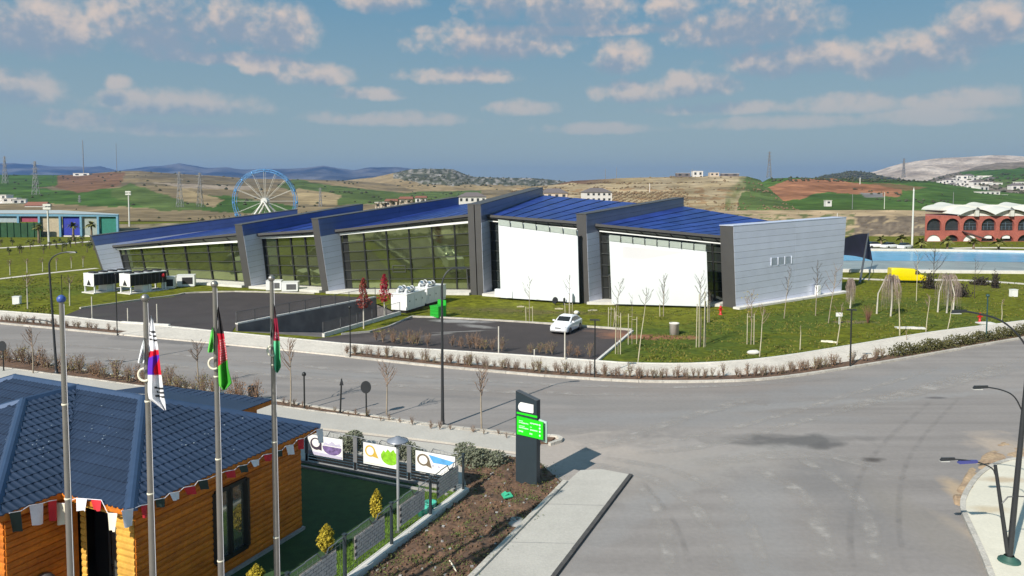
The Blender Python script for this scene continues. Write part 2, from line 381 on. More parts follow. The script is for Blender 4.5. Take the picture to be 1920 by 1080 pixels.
# ---- ground sheet with the opening of the basement ramp
RA, RB, RC, RD = G(446, 621), G(706, 571), G(748, 590), G(604, 632)
def far_lower(px): return interp([(-900, 520), (-300, 580), (0, 607), (225, 629), (475, 652), (642, 669), (800, 687), (960, 701), (1040, 708), (1185, 717), (1300, 718), (1440, 714), (1602, 690), (1765, 662), (1920, 634), (2300, 574), (2900, 500)], px)[0]
def far_upper(px): return interp([(-900, 503), (-300, 560), (0, 585), (100, 592), (220, 606), (315, 612), (425, 624), (480, 631), (600, 641), (640, 647), (960, 667), (1115, 679), (1185, 684), (1310, 685), (1440, 675), (1590, 651), (1740, 625), (1920, 604), (2300, 552), (2900, 486)], px)[0]
lo = smooth_line([G(px, far_lower(px)) for px in (-900, -600, -300, 0, 225, 475, 642, 800, 960, 1040, 1185, 1300, 1440, 1602, 1765, 1920, 2300, 2900)], 2)
hi = smooth_line([G(px, far_upper(px)) for px in (-900, -600, -300, 0, 100, 220, 315, 425, 480, 600, 640, 960, 1115, 1185, 1310, 1440, 1590, 1740, 1920, 2300, 2900)], 2)
S = 14000
gm = up(fill([[(-S, -600), (S, -600), (S, S), (-S, S)], [RA, RB, RC, RD]], 0.))
struct('ground', gm, m_grass)
# ---- road: one asphalt sheet under every pavement on this side of the far kerb
rd = MB(); rp = [Vector((p.x, p.y, 0)) for p in lo]
road = up(fill([[(p.x, p.y) for p in rp] + [(120, -30), (-120, -30)]], .012))
struct('road', road, m_road)

def strip(mb, a, b, z0, z1, mi=0):
    """raised strip between two plan polylines of equal count"""
    n = len(a); vs = []
    for p, q in zip(a, b): vs += [Vector((p[0], p[1], z1)), Vector((q[0], q[1], z1)), Vector((p[0], p[1], z0)), Vector((q[0], q[1], z0))]
    fs = []
    for i in range(n - 1):
        k = 4 * i; fs += [(k, k + 4, k + 5, k + 1), (k, k + 2, k + 6, k + 4), (k + 1, k + 5, k + 7, k + 3)]
    fs += [(0, 1, 3, 2), (4 * n - 4, 4 * n - 2, 4 * n - 1, 4 * n - 3)]
    mb.add(vs, fs, mi)
def kerb_line(name, pts, w, h, m, parent=None, length=1.0, gap=.012, z0=0.):
    """row of kerbstones along a plan polyline, each stone its own object; shares nothing but the look"""
    pts = resample(pts, .5); out = []
    acc = 0; i = 0
    k = max(1, round(length / .5)); idx = list(range(0, len(pts) - 1, k))
    for j in idx:
        seg = pts[j:j + k + 1]
        if len(seg) < 2: continue
        a, b = Vector(seg[0]), Vector(seg[-1]); d = (b - a)
        if d.length < .05: continue
        g = d.normalized() * gap; jz = random.uniform(-.006, .006)
        q = [a + g] + [Vector(p) for p in seg[1:-1]] + [b - g]
        mb = MB(); strip(mb, offset_line(q, -w / 2), offset_line(q, w / 2), z0, h + jz)
        out.append(mb.build(name, m, parent))
    return out
def even(line, n):
    """n points at equal steps along a polyline"""
    L = [0]
    for a, b in zip(line, line[1:]): L.append(L[-1] + (Vector(b) - Vector(a)).length)
    out = []; j = 0
    for i in range(n):
        s = L[-1] * i / (n - 1)
        while j < len(L) - 2 and L[j + 1] < s: j += 1
        t = (s - L[j]) / max(1e-9, L[j + 1] - L[j]); out.append(Vector(line[j]).lerp(Vector(line[j + 1]), t))
    return out
# far pavement between road and lawn
pv = MB(); A = even(lo, 160); B = even(hi, 160)
strip(pv, A, B, -.02, .11); far_pave = struct('far_pavement', pv, m_pave_w)
def near_line(line, x0, x1): return [p for p in line if x0 <= rowof(p.x, p.y, 0)[0] <= x1]
fk = resample(lo, .5)
kerb_line('kerbstone', [p for p in fk if -60 < rowof(p.x, p.y, 0)[0] < 225], .26, .15, m_kerb, far_pave, 1.5)
kerb_line('kerbstone', [p for p in fk if 645 < rowof(p.x, p.y, 0)[0] < 1990], .26, .15, m_kerb, far_pave, 1.5)
hk = resample(hi, .5)
kerb_line('edging_stone', [p for p in hk if -60 < rowof(p.x, p.y, 0)[0] < 230 or 640 < rowof(p.x, p.y, 0)[0] < 1960], .2, .15, m_conc_w, far_pave, 2.0)
# planting bed in the far pavement
for (x0, x1) in ((-60, 222), (648, 2000)):
    seg = [p for p in fk if x0 < rowof(p.x, p.y, 0)[0] < x1]
    b = MB(); strip(b, offset_line(seg, -.25), offset_line(seg, -1.25), 0, .128); struct('planting_bed', b, m_soil)
FAR_BED = [Vector(p) for p in fk]

# near pavement, bed and kerb
nt_ = [(-300, 652), (0, 691), (232, 722), (490, 760), (660, 784), (840, 806), (969, 822), (1012, 833)]
nb_ = [(-300, 690), (0, 728), (300, 768), (600, 806), (840, 832), (969, 853), (1004, 852)]
nt = smooth_line([G(*p) for p in nt_], 1); nb = smooth_line([G(*p) for p in nb_], 1)
pv = MB(); strip(pv, even(nb, 60), even(nt, 60), 0, .115); near_pave = struct('near_pavement', pv, m_pave)
nk_ = [(-300, 632), (0, 671), (120, 690), (232, 708), (409, 739), (505, 752), (579, 764), (659, 777), (800, 799), (913, 811), (1000, 822)]
nk = smooth_line([G(*p) for p in nk_], 1)
b = MB(); strip(b, even(nt, 60), even(nk + smooth_line([G(1000, 822), G(1040, 822), G(1052, 828), G(1030, 833)], 1)[1:], 60), 0, .10); struct('planting_bed', b, m_soil)
kerb_line('kerbstone', nk + smooth_line([G(1000, 822), G(1042, 820), G(1056, 828), G(1030, 836)], 1)[1:], .2, .16, m_kerb, near_pave, 1.0)
kerb_line('edging_stone', [p for p in even(nt, 80)][24:], .12, .15, m_kerb, near_pave, 1.0)
NEAR_BED = even(nk, 120)
# dusty tyre tracks and worn streaks swept over the junction
def streak_mat(name, col, strength):
    m = bpy.data.materials.new(name); m.use_nodes = True; N, L = m.node_tree.nodes, m.node_tree.links; b_ = N['Principled BSDF']; b_.inputs['Base Color'].default_value = (*col, 1); b_.inputs['Roughness'].default_value = .95; b_.inputs['Specular IOR Level'].default_value = .1
    tc = N.new('ShaderNodeTexCoord'); n = N.new('ShaderNodeTexNoise'); n.inputs['Scale'].default_value = .9; n.inputs['Detail'].default_value = 7; n.inputs['Roughness'].default_value = .65; L.new(tc.outputs['Object'], n.inputs['Vector'])
    at_ = N.new('ShaderNodeAttribute'); at_.attribute_name = 'soft'; r = N.new('ShaderNodeMapRange'); L.new(n.outputs['Fac'], r.inputs[0]); r.inputs[1].default_value = .38; r.inputs[2].default_value = .68; r.inputs[4].default_value = strength
    mu = N.new('ShaderNodeMath'); mu.operation = 'MULTIPLY'; L.new(r.outputs[0], mu.inputs[0]); L.new(at_.outputs['Fac'], mu.inputs[1]); L.new(mu.outputs[0], b_.inputs['Alpha']); return m
m_dusty = streak_mat('dust_streak', (.43, .40, .375), .85); m_rubber = streak_mat('rubber_streak', (.15, .143, .14), .2)
def track(px, w, m, z, nm):
    pts = smooth_line([G(*p) for p in px], 3); n = len(pts); rows = [offset_line(pts, w * k) for k in (-.5, -.2, .2, .5)]; vs = [Vector((rows[k][i].x, rows[k][i].y, z)) for i in range(n) for k in range(4)]
    mb = MB(); mb.add(vs, [(4 * i + k, 4 * i + k + 1, 4 * i + k + 5, 4 * i + k + 4) for i in range(n - 1) for k in range(3)]); up(mb); o = struct(nm, mb, m); ca = o.data.color_attributes.new('soft', 'FLOAT_COLOR', 'POINT'); flat = []
    for i in range(n):
        e = min(1, 5 * min(i, n - 1 - i) / n)
        for k in (0, 1, 1, 0): flat += [k * e] * 3 + [1.]
    ca.data.foreach_set('color', flat)
for i, (px, w) in enumerate((([(1090, 868), (1230, 893), (1320, 960), (1370, 1085)], .9), ([(1130, 858), (1290, 885), (1400, 960), (1440, 1085)], .7), ([(1190, 852), (1330, 838), (1500, 792), (1800, 705), (1930, 670)], .8), ([(1180, 840), (1330, 815), (1480, 775), (1760, 690)], .7), ([(1200, 905), (1245, 970), (1260, 1085)], .8), ([(1420, 880), (1520, 930), (1560, 1085)], 1.1), ([(1500, 860), (1620, 930), (1650, 1085)], .8), ([(-60, 648), (300, 684), (700, 722), (1000, 738), (1300, 742)], 1.0), ([(-60, 630), (300, 662), (700, 700), (1000, 722), (1300, 730), (1600, 706)], .8), ([(1300, 870), (1480, 850), (1600, 860), (1690, 900)], 1.4), ([(1080, 842), (1160, 830), (1260, 790), (1420, 745)], 1.2), ([(1560, 770), (1700, 740), (1900, 690)], 1.6))): track(px, w, m_dusty, .017 + .0015 * i, 'dust_track')
for i, (px, w) in enumerate((([(1600, 1085), (1590, 980), (1620, 860), (1760, 740)], .35), ([(1700, 1085), (1680, 960), (1700, 850), (1800, 745)], .3), ([(1300, 1085), (1270, 980), (1200, 900)], .3), ([(300, 672), (700, 712), (1040, 730)], .35))): track(px, w, m_rubber, .037 + .0015 * i, 'tyre_track')

# footway in front, kerbed both sides
fw = [(1062, 909), (1088, 886), (1128, 884), (1180, 894), (1035, 1085), (985, 1150), (820, 1150), (888, 1083)]
b = MB(); b.prism([G(*p) for p in fw], 0, .115); foot = struct('footway', b, m_pave)
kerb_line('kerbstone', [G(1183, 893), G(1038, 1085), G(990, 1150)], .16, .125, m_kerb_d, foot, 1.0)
kerb_line('edging_stone', [G(1060, 908), G(890, 1083), G(822, 1150)], .2, .19, m_kerb, foot, 1.0)
jt = MB(); a, c = G(1020, 950), G(1135, 955)
for (p, q) in (((1022, 950), (1138, 953)), ((948, 1022), (1085, 1025))):
    p, q = G(*p), G(*q); d = (q - p).normalized(); n = Vector((-d.y, d.x, 0)) * .02
    jt.add([Vector((v.x, v.y, .119)) for v in (p - n, q - n, q + n, p + n)], [(0, 1, 2, 3)])
jt.build('joint_strip', m_conc, foot)
# right-hand plaza corner
pz = smooth_line([G(*p) for p in ((1868, 1110), (1846, 1050), (1818, 990), (1802, 955), (1812, 925), (1838, 890), (1880, 868), (1940, 862), (2100, 850))], 2)
b = MB(); b.prism([(p.x, p.y) for p in pz] + [(40, 34), (40, 12)], 0, .13); plaza = struct('plaza', b, m_plaza)
sl, sr = [(0, 1790, 962), (.3, 1784, 930), (.6, 1822, 868), (1, 1905, 800)], [(0, 1806, 966), (.3, 1818, 928), (.6, 1862, 880), (1, 1960, 860)]
vs_ = []
for j in range(61):
    a_, c_ = G(*interp(sl, j / 60)), G(*interp(sr, j / 60))
    for i in range(25):
        q = a_.lerp(c_, i / 24); e = min(1, 5 * min(i / 24 + .02, 1 - i / 24 + .1), 6 * min(j / 60, 1 - j / 60)); q.z = -.05 + e * (.10 + .16 * max(-.3, noise.fractal(Vector((q.x * .8, q.y * .8, 5)), 1, 2, 5)) + .02 * noise.noise(q * 6)); vs_.append(q)
mb_ = MB(); mb_.add(vs_, [(j * 25 + i, j * 25 + i + 1, (j + 1) * 25 + i + 1, (j + 1) * 25 + i) for j in range(60) for i in range(24)], 0, True); up(mb_)
struct('sand_drift', mb_, mat('drift_sand', (.44, .32, .20), .95, var=.25, scale=1.2, col2=(.30, .20, .13), grit=.2, gscale=8))
kerb_line('kerbstone', pz, .2, .17, m_kerb, plaza, .8)

# car parks
def sheet(name, px, z, m, zz=0.):
    return struct(name, up(fill([[(p.x, p.y) for p in (G(*q) for q in px)]], z)), m)
sheet('car_park', [(112, 596), (150, 580), (270, 563), (325, 557), (345, 551), (440, 548), (560, 552), (650, 556), (700, 560), (442, 612), (430, 629), (217, 607)], .035, m_park)
sheet('car_park', [(560, 642), (606, 634), (640, 629), (710, 623), (772, 596), (830, 597), (1000, 607), (1186, 621), (1115, 680), (960, 669), (640, 648), (600, 645)], .035, m_park)
apron = sheet('driveway_apron', [(228, 611), (425, 626), (600, 643), (640, 650), (642, 668), (475, 651), (228, 628)], .122, m_pave_w)
kerb_line('kerbstone', smooth_line([G(772, 595), G(830, 597), G(1000, 606), G(1186, 620)], 1), .22, .17, m_kerb, far_pave, 1.5)
kerb_line('kerbstone', [G(1186, 622), G(1118, 680)], .2, .16, m_conc_w, far_pave, 1.5)
kerb_line('kerbstone', smooth_line([G(640, 628), G(710, 622), G(772, 595)], 1), .2, .16, m_conc, far_pave, 1.5)
kerb_line('kerbstone', smooth_line([G(150, 579), G(270, 562), G(330, 555), G(350, 550), G(440, 547), G(590, 551)], 1), .22, .16, m_kerb, far_pave, 1.5)
kerb_line('kerbstone', [G(228, 607), G(318, 613)], .3, .25, m_conc_w, far_pave, 1.5)
# pale paths on the far lawn
def path(name, px, w, m, z=.02):
    pts = smooth_line([G(*p) for p in px], 2); b = MB(); strip(b, offset_line(pts, -w / 2), offset_line(pts, w / 2), -.02, z); return struct(name, b, m)
path('footpath', [(-200, 545), (0, 523), (100, 511), (182, 503)], 1.3, m_pave_w)
path('footpath', [(-100, 470), (60, 462), (180, 452)], 3, m_pave_w)
path('footpath', [(1580, 522), (1640, 524), (1690, 526), (1800, 524), (1960, 535)], 1.8, m_pave_w)
path('footpath', [(1575, 442), (1700, 436), (1740, 434)], 2.2, m_pave_w)
path('service_road', [(1200, 394), (1500, 391), (1760, 391), (2100, 388)], 7, m_pave_w)
path('footpath', [(1780, 466), (1850, 464), (1980, 466)], 3, m_pave_w)

# ---- basement ramp
rm = MB(); zl = -3.2
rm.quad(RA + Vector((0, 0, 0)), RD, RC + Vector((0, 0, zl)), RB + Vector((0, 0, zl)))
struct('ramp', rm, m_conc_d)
def wall_run(a, b, t, za0, za1, zb0, zb1, side=1):
    a, b = Vector((a.x, a.y, 0)), Vector((b.x, b.y, 0)); d = (b - a).normalized(); n = Vector((-d.y, d.x, 0)) * t * side
    vs = [a + Vector((0, 0, za0)), b + Vector((0, 0, zb0)), b + Vector((0, 0, zb1)), a + Vector((0, 0, za1))]
    mb = MB(); mb.add(vs + [v + n for v in vs], [(0, 1, 2, 3), (7, 6, 5, 4), (3, 2, 6, 7), (0, 4, 5, 1), (1, 5, 6, 2), (0, 3, 7, 4)]); return mb
rw = empty('ramp_wall', RA, 'dark concrete retaining wall with white coping along the basement ramp', 'wall')
W0 = G(434, 622); W0 = W0 + (RA - RB).normalized() * .0
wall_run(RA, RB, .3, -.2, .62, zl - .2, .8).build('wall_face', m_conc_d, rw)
cp = wall_run(RA, RB, .36, .622, .74, .802, .92); cp.build('coping', m_conc_w, rw)
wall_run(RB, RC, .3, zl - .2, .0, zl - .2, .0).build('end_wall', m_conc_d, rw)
m_rail = mat('galvanised_rail', (.16, .16, .165), .5, .6, var=.1)
def railing(root, a, b, z0, h, n, za=None):
    for i in range(n + 1):
        p = a.lerp(b, i / n); z = lerp(z0[0], z0[1], i / n); mb = MB(); mb.tube([(p.x, p.y, z), (p.x, p.y, z + h)], .04, 6); mb.build('post', m_rail, root)
    mb = MB()
    for k in (.12, .97): mb.tube([(a.x, a.y, z0[0] + h * k), (b.x, b.y, z0[1] + h * k)], .025, 5)
    m = n * 14
    for i in range(m + 1):
        p = a.lerp(b, i / m); z = lerp(z0[0], z0[1], i / m); mb.beam((p.x, p.y, z + h * .12), (p.x, p.y, z + h * .97), .014)
    mb.build('mesh_infill', m_rail, root)
nrm = Vector((-(RB - RA).y, (RB - RA).x, 0)).normalized() * .18
railing(rw, RA + nrm, RB + nrm, (.74, .92), 1.05, 9)
rw2 = empty('ramp_wall', RD, 'low white parapet with mesh railing beside the lawn wedge', 'wall')
wall_run(RD, RC, .25, -.2, .35, zl - .2, .35, -1).build('wall_face', m_conc_w, rw2)
n2 = -Vector((-(RC - RD).y, (RC - RD).x, 0)).normalized() * .12
railing(rw2, RD + n2, RC + n2, (.35, .35), 1.0, 5)

# ---- pool
m_water = mat('pool_water', (.10, .36, .58), .22, spec=.25, var=.12, scale=.3, bump=.06, bscale=2.5)
m_basin = mat('pool_basin', (.27, .31, .30), .3, spec=.3, var=.2, scale=.25, grit=.1)
wz = .05
sheet('pool_water', [(1500, 472), (1620, 471), (1760, 472), (2300, 478), (2300, 496), (1920, 492), (1760, 490), (1500, 489)], wz, m_water)
sheet('pool_basin', [(1500, 488), (1760, 489), (1920, 491), (2300, 495), (2300, 518), (1920, 512), (1560, 509), (1500, 509)], .03, m_basin)
for nm, ln in (('pool_edge', [(1500, 471), (1620, 470), (1760, 471), (1920, 474), (2300, 478)]), ('pool_edge', [(1500, 509), (1600, 510), (1920, 513), (2300, 519)])):
    q = [G(*p) for p in ln]; b = MB(); strip(b, offset_line(q, -.5), offset_line(q, .5), 0, .45); struct(nm, b, m_conc_w)

# ================================================================== HILLS
m_hill = mat('hill_land', (.2, .17, .1), .95, var=.22, scale=.02, attr='land', spec=.1, grit=.2, gscale=.11)
HILLV = []
def hill(name, cols, x0, x1, nu, nv, colour, rough=4., shape=1.15, back=.35, seed=0., rscale=220., crestn=1.):
    """slope from a foot line to a crest line and over the back; columns: px, row foot, dist foot, row crest, dist crest"""
    vs = []; fs = []; cs = []
    nb_ = max(3, int(nv * .18))
    for i in range(nu + 1):
        px = lerp(x0, x1, i / nu); yb, db, yc, dc = interp(cols, px)
        xb = (px - 960) / FPX
        zb = zat((0, db), yb) - (.6 if db < 600 else 0); zc = zat((0, dc), yc)
        for j in range(nv + nb_ + 1):
            t = j / nv
            if t <= 1: d = lerp(db, dc, t); z = lerp(zb, zc, t ** shape)
            else: d = dc * (1 + (t - 1) * back * 3); z = lerp(zc, zb * .3 - 5, min(1, (t - 1) / .18) ** 1.3)
            x = xb * d
            n = noise.fractal(Vector((x / rscale + seed, d / rscale, seed)), 1., 2., 6)
            z += n * rough * min(1, t * 4) * (crestn if t > .93 else 1)
            vs.append(Vector((x, d, z))); cs.append(colour(*rowof(x, d, z), x, d, t))
    m = nv + nb_ + 1
    for i in range(nu):
        for j in range(m - 1): fs.append((i * m + j, (i + 1) * m + j, (i + 1) * m + j + 1, i * m + j + 1))
    mb = MB(); mb.add(vs, fs, 0, True); o = struct(name, mb, m_hill)
    HILLV.append((vs, nv, nb_)); ca = o.data.color_attributes.new('land', 'FLOAT_COLOR', 'POINT')
    flat = []
    for c in cs: flat += [c[0], c[1], c[2], 1.]
    ca.data.foreach_set('color', flat)
    return o
def nz2(x, y, s, k=0.): return noise.fractal(Vector((x / s + k, y / s, k)), 1., 2., 5)
GREEN = (.055, .105, .022); GREEN2 = (.085, .12, .035); TAN = (.31, .235, .13); TANP = (.38, .30, .19); BROWN = (.17, .095, .055); REDB = (.27, .125, .065); SCRUB = (.075, .08, .05); ROCK = (.33, .30, .27); CHALK = (.46, .39, .325); DRY = (.255, .19, .105)
def mixc(a, b, t): t = max(0., min(1., t)); return tuple(lerp(p, q, t) for p, q in zip(a, b))
def fields(polys, default, jit=5.):
    def f(px, py, x, d, t):
        k = nz2(px, py * 3, 28., 3.) * jit; q = nz2(px, py * 3, 20., 9.) * jit * .4
        c = default(px, py, x, d, t) if callable(default) else default
        for poly, cc in polys:
            if inpoly(px + k, py + q, poly): c = cc(px, py, x, d, t) if callable(cc) else cc
        w = 1 + .35 * nz2(x, d, 55., 1.) + .25 * nz2(x, d, 14., 5.)
        return tuple(max(.01, v * w) for v in c)
    return f
# far blue range
def c_mount(px, py, x, d, t):
    r = nz2(x, d, 420., 2.); return mixc((.035, .04, .045), (.15, .145, .14), .42 + 1.1 * r + .25 * (t - .6))
hill('mountains', [(-900, 350, 6500, 318, 9000), (-300, 350, 6500, 314, 9000), (0, 350, 6500, 306, 9000), (25, 350, 6500, 306, 9000), (100, 350, 6500, 312, 9000), (155, 350, 6500, 313, 9000), (190, 350, 6500, 311, 9000), (225, 350, 6500, 320, 9000), (275, 350, 6500, 313, 9000), (312, 350, 6500, 310, 9000), (340, 350, 6500, 305, 9000), (375, 350, 6500, 311, 9000), (388, 350, 6500, 315, 9000), (425, 350, 6500, 314, 9000), (462, 350, 6500, 319, 9000), (520, 350, 6500, 318, 9000), (590, 350, 6500, 313, 9000), (607, 350, 6500, 311, 9000), (640, 350, 6500, 316, 9000), (665, 350, 6500, 319, 9000), (690, 350, 6500, 314, 9000), (750, 350, 6500, 312, 9000), (790, 350, 6500, 318, 9000), (900, 350, 6500, 340, 9000), (1200, 350, 6500, 345, 9000), (2600, 350, 6500, 343, 9000)], -900, 2600, 520, 46, c_mount, rough=42., rscale=900., seed=4., crestn=.5, back=.2)
# green and ploughed hill on the left
leftp = [([(-700, 326), (120, 326), (112, 348), (60, 352), (-700, 354)], GREEN), ([(-700, 352), (70, 352), (120, 358), (230, 352), (330, 376), (320, 390), (200, 388), (90, 382), (-700, 384)], GREEN), ([(110, 328), (235, 322), (228, 346), (205, 352), (150, 362), (104, 352)], BROWN), ([(210, 356), (245, 344), (330, 372), (420, 392), (300, 396), (205, 368)], GREEN2),
         ([(388, 366), (430, 368), (560, 388), (520, 402), (380, 396)], GREEN), ([(550, 336), (640, 350), (760, 362), (860, 352), (900, 358), (900, 372), (640, 385), (560, 362), (520, 348)], GREEN2), ([(560, 352), (640, 366), (630, 384), (556, 384), (545, 362)], TAN), ([(340, 352), (420, 376), (400, 390), (330, 372)], TAN), ([(290, 342), (380, 346), (470, 350), (470, 356), (340, 352)], (.30, .24, .18))]
hill('hill', [(-900, 418, 300, 330, 1500), (0, 418, 300, 327, 1500), (100, 416, 300, 328, 1500), (150, 414, 300, 327, 1500), (225, 412, 300, 321, 1450), (262, 412, 300, 320, 1450), (330, 412, 300, 325, 1450), (400, 410, 310, 329, 1500), (480, 408, 320, 335, 1500), (560, 406, 330, 336, 1500), (650, 402, 350, 339, 1500), (740, 398, 380, 345, 1500), (860, 394, 420, 350, 1500), (1000, 390, 480, 352, 1500), (1100, 388, 520, 356, 1500)], -900, 1100, 520, 120, fields(leftp, lambda px, py, x, d, t: mixc(DRY, (.135, .11, .07), .5 + nz2(x, d, 160., 6.))), rough=5., rscale=260., seed=1., crestn=.35)
# rocky knoll in the middle
def c_knoll(px, py, x, d, t):
    r = nz2(px, py * 1.6, 9., 2.) ; lim = interp([(700, 330), (760, 338), (800, 346), (900, 347), (960, 350), (1100, 352)], px)[0] + 5 * nz2(px, py, 30., 7.)
    if py < lim and px > 738: return mixc(SCRUB, ROCK, .15 + 1.3 * r)
    return mixc(DRY, TAN, .4 + nz2(x, d, 120., 3.))
hill('hill', [(560, 380, 900, 346, 2100), (620, 380, 900, 342, 2100), (700, 380, 900, 334, 2100), (745, 378, 900, 324, 2100), (770, 376, 900, 318, 2100), (810, 375, 900, 316, 2100), (850, 374, 900, 317, 2100), (872, 373, 900, 326, 2100), (890, 372, 900, 331, 2100), (950, 370, 900, 333, 2100), (1000, 368, 900, 333, 2100), (1040, 366, 900, 338, 2100), (1090, 366, 900, 346, 2100), (1200, 366, 900, 352, 2100)], 560, 1200, 300, 70, c_knoll, rough=6., rscale=200., seed=7., crestn=.5)
# dry terraced slope, centre right
def c_terr(px, py, x, d, t):
    c = mixc(TAN, TANP, .5 + .8 * nz2(px, py * 4, 60., 2.))
    if px < 1190 and py < 345 + 3 * nz2(px, py, 20., 1.): c = mixc((.15, .09, .06), TAN, max(0, (px - 1090) / 90))
    if py > 352 and nz2(px, py * 5, 26., 8.) > .12: c = mixc(c, (.26, .15, .07), .7)
    if px > 1360: c = mixc(c, GREEN2, (px - 1360 + 40 * nz2(px, py, 25., 4.)) / 40)
    return c
hill('hill', [(960, 402, 320, 352, 900), (1040, 402, 320, 346, 900), (1070, 402, 320, 340, 900), (1130, 402, 320, 336, 900), (1200, 402, 320, 333, 900), (1280, 402, 320, 331, 900), (1360, 402, 320, 330, 900), (1400, 402, 320, 331, 900), (1425, 402, 320, 338, 860), (1450, 402, 320, 362, 600), (1490, 402, 320, 392, 400), (1520, 402, 320, 400, 360)], 960, 1520, 340, 90, fields([([(1390, 362), (1440, 350), (1440, 400), (1380, 398)], GREEN2)], c_terr), rough=2.2, rscale=120., seed=3., crestn=.4)
# red earth and green fields, right
redp = [([(1436, 380), (1436, 352), (1480, 336), (1560, 334), (1606, 344), (1660, 346), (1690, 356), (1686, 369), (1620, 366), (1560, 360), (1530, 362), (1500, 374)], REDB), ([(1630, 342), (1690, 346), (1740, 352), (1700, 358), (1660, 350)], (.16, .11, .05)), ([(1612, 362), (1655, 362), (1660, 370), (1620, 370)], (.18, .17, .16)), ([(1560, 334), (1740, 338), (1740, 344), (1600, 341)], (.045, .075, .02))]
hill('hill', [(1380, 396, 420, 392, 560), (1410, 396, 420, 352, 760), (1440, 395, 420, 335, 860), (1490, 394, 420, 333, 880), (1580, 393, 420, 334, 900), (1665, 393, 420, 336, 900), (1740, 393, 420, 340, 900), (1800, 393, 420, 350, 860), (1900, 393, 420, 362, 800), (2100, 393, 420, 372, 800), (2600, 393, 420, 378, 800)], 1380, 2600, 380, 90, fields(redp, lambda px, py, x, d, t: mixc(GREEN, (.07, .12, .025), .5 + nz2(x, d, 90., 2.)), 4.), rough=2., rscale=140., seed=5., crestn=.4)
# village slope, right
hill('hill', [(1640, 372, 900, 352, 1300), (1720, 380, 800, 346, 1700), (1760, 384, 700, 330, 1900), (1800, 386, 680, 322, 2000), (1830, 388, 660, 312, 2100), (1865, 388, 640, 305, 2100), (1920, 388, 640, 303, 2100), (2100, 388, 640, 300, 2100), (2600, 388, 640, 306, 2100)], 1640, 2600, 260, 80, fields([([(1800, 322), (1960, 312), (2300, 312), (2300, 336), (1810, 336)], GREEN), ([(1860, 336), (2300, 338), (2300, 350), (1880, 352)], GREEN2)], lambda px, py, x, d, t: mixc((.13, .11, .085), (.24, .20, .16), .5 + nz2(x, d, 130., 2.))), rough=5., rscale=180., seed=9., crestn=.4)
# chalk ridge and the dark wooded shoulder before it
hill('hill', [(1500, 345, 2600, 340, 3400), (1580, 345, 2600, 334, 3400), (1640, 345, 2600, 322, 3400), (1690, 345, 2600, 305, 3400), (1760, 345, 2600, 297, 3400), (1850, 345, 2600, 290, 3400), (1880, 345, 2600, 291, 3400), (1920, 345, 2600, 293, 3400), (2100, 345, 2600, 284, 3400), (2600, 345, 2600, 300, 3400)], 1500, 2600, 260, 70, fields([], lambda px, py, x, d, t: mixc(CHALK, (.31, .255, .205), .45 + 1.2 * nz2(x, d, 200., 2.))), rough=14., rscale=300., seed=11., crestn=.5)
hill('hill', [(1480, 345, 1900, 342, 2400), (1530, 345, 1900, 333, 2400), (1570, 345, 1900, 326, 2400), (1590, 345, 1900, 320, 2400), (1620, 345, 1900, 323, 2400), (1650, 345, 1900, 331, 2400), (1700, 345, 1900, 338, 2400), (1760, 345, 1900, 344, 2400)], 1480, 1760, 120, 40, fields([], lambda px, py, x, d, t: mixc((.05, .055, .04), (.12, .105, .08), .5 + 1.2 * nz2(px, py, 6., 2.))), rough=4., rscale=70., seed=13.)
# cut bank of pale earth behind the hall and pool
def c_bank(px, py, x, d, t):
    c = mixc((.42, .31, .19), (.33, .25, .15), .5 + nz2(px, py * 3, 40., 2.))
    if py > 405 and 1600 < px < 1760 and nz2(px, py * 2, 30., 5.) > -.25: c = mixc((.13, .10, .075), (.22, .17, .12), .5 + nz2(px, py, 8., 2.))
    if px > 1360 and px < 1600 and py > 402: c = mixc(c, GREEN2, .8 * (nz2(px, py * 3, 22., 4.) > .0))
    return c
hill('bank', [(1020, 430, 225, 398, 330), (1300, 436, 215, 396, 330), (1460, 440, 205, 394, 330), (1560, 441, 205, 394, 330), (1700, 440, 205, 394, 335), (1800, 436, 215, 396, 335), (2200, 436, 215, 398, 340)], 1020, 2200, 240, 40, c_bank, rough=.9, rscale=24., seed=15., shape=.8, crestn=.2, back=.1)
hill('bank', [(-400, 452, 190, 428, 250), (0, 450, 190, 424, 255), (230, 448, 190, 420, 260), (420, 446, 190, 416, 265), (640, 440, 200, 410, 290), (760, 434, 210, 402, 310), (1060, 430, 220, 398, 330)], -400, 1060, 200, 24, fields([], lambda px, py, x, d, t: mixc((.34, .27, .18), (.12, .12, .05), .45 + 1.2 * nz2(px, py * 2, 30., 2.))), rough=.6, rscale=24., seed=17., crestn=.2, back=.1)
# ================================================================== EXHIBITION HALL
m_fin_front = mat('charcoal_panel', (.085, .083, .082), .55, .2, var=.06, scale=.8)
m_clad = mat('silver_cladding', (.64, .68, .82), .42, .25, objvar=.035, var=.04, scale=.6)
m_clad_sky = mat('sky_tinted_cladding', (.115, .17, .38), .34, .4, var=.1, scale=.5)  # reflected blue sky painted into the cladding colour of the left fins
m_clad_m = mat('slate_cladding', (.19, .22, .32), .36, .45, var=.06, scale=.5)
m_roof = mat('blue_roof_panel', (.018, .040, .205), .36, .0, var=.3, scale=.5, spec=.35, objvar=.16)
m_seam = mat('roof_seam', (.008, .009, .016), .7)
m_mull = mat('mullion_black', (.03, .032, .032), .45, .3)
m_trans = mat('transom_grey', (.11, .115, .11), .4, .5)
m_white_bar = mat('white_light_bar', (.85, .86, .84), .5, var=0)
m_screen = mat('white_membrane', (.69, .725, .755), .7, var=.035, scale=.4)
m_screen_f = mat('faded_print', (.655, .65, .675), .7, var=.04, scale=.5)
m_soffit = mat('soffit_grey', (.20, .21, .19), .6, var=.1)
m_greyglass = mat('frosted_glass', (.50, .56, .53), .3, var=.06)
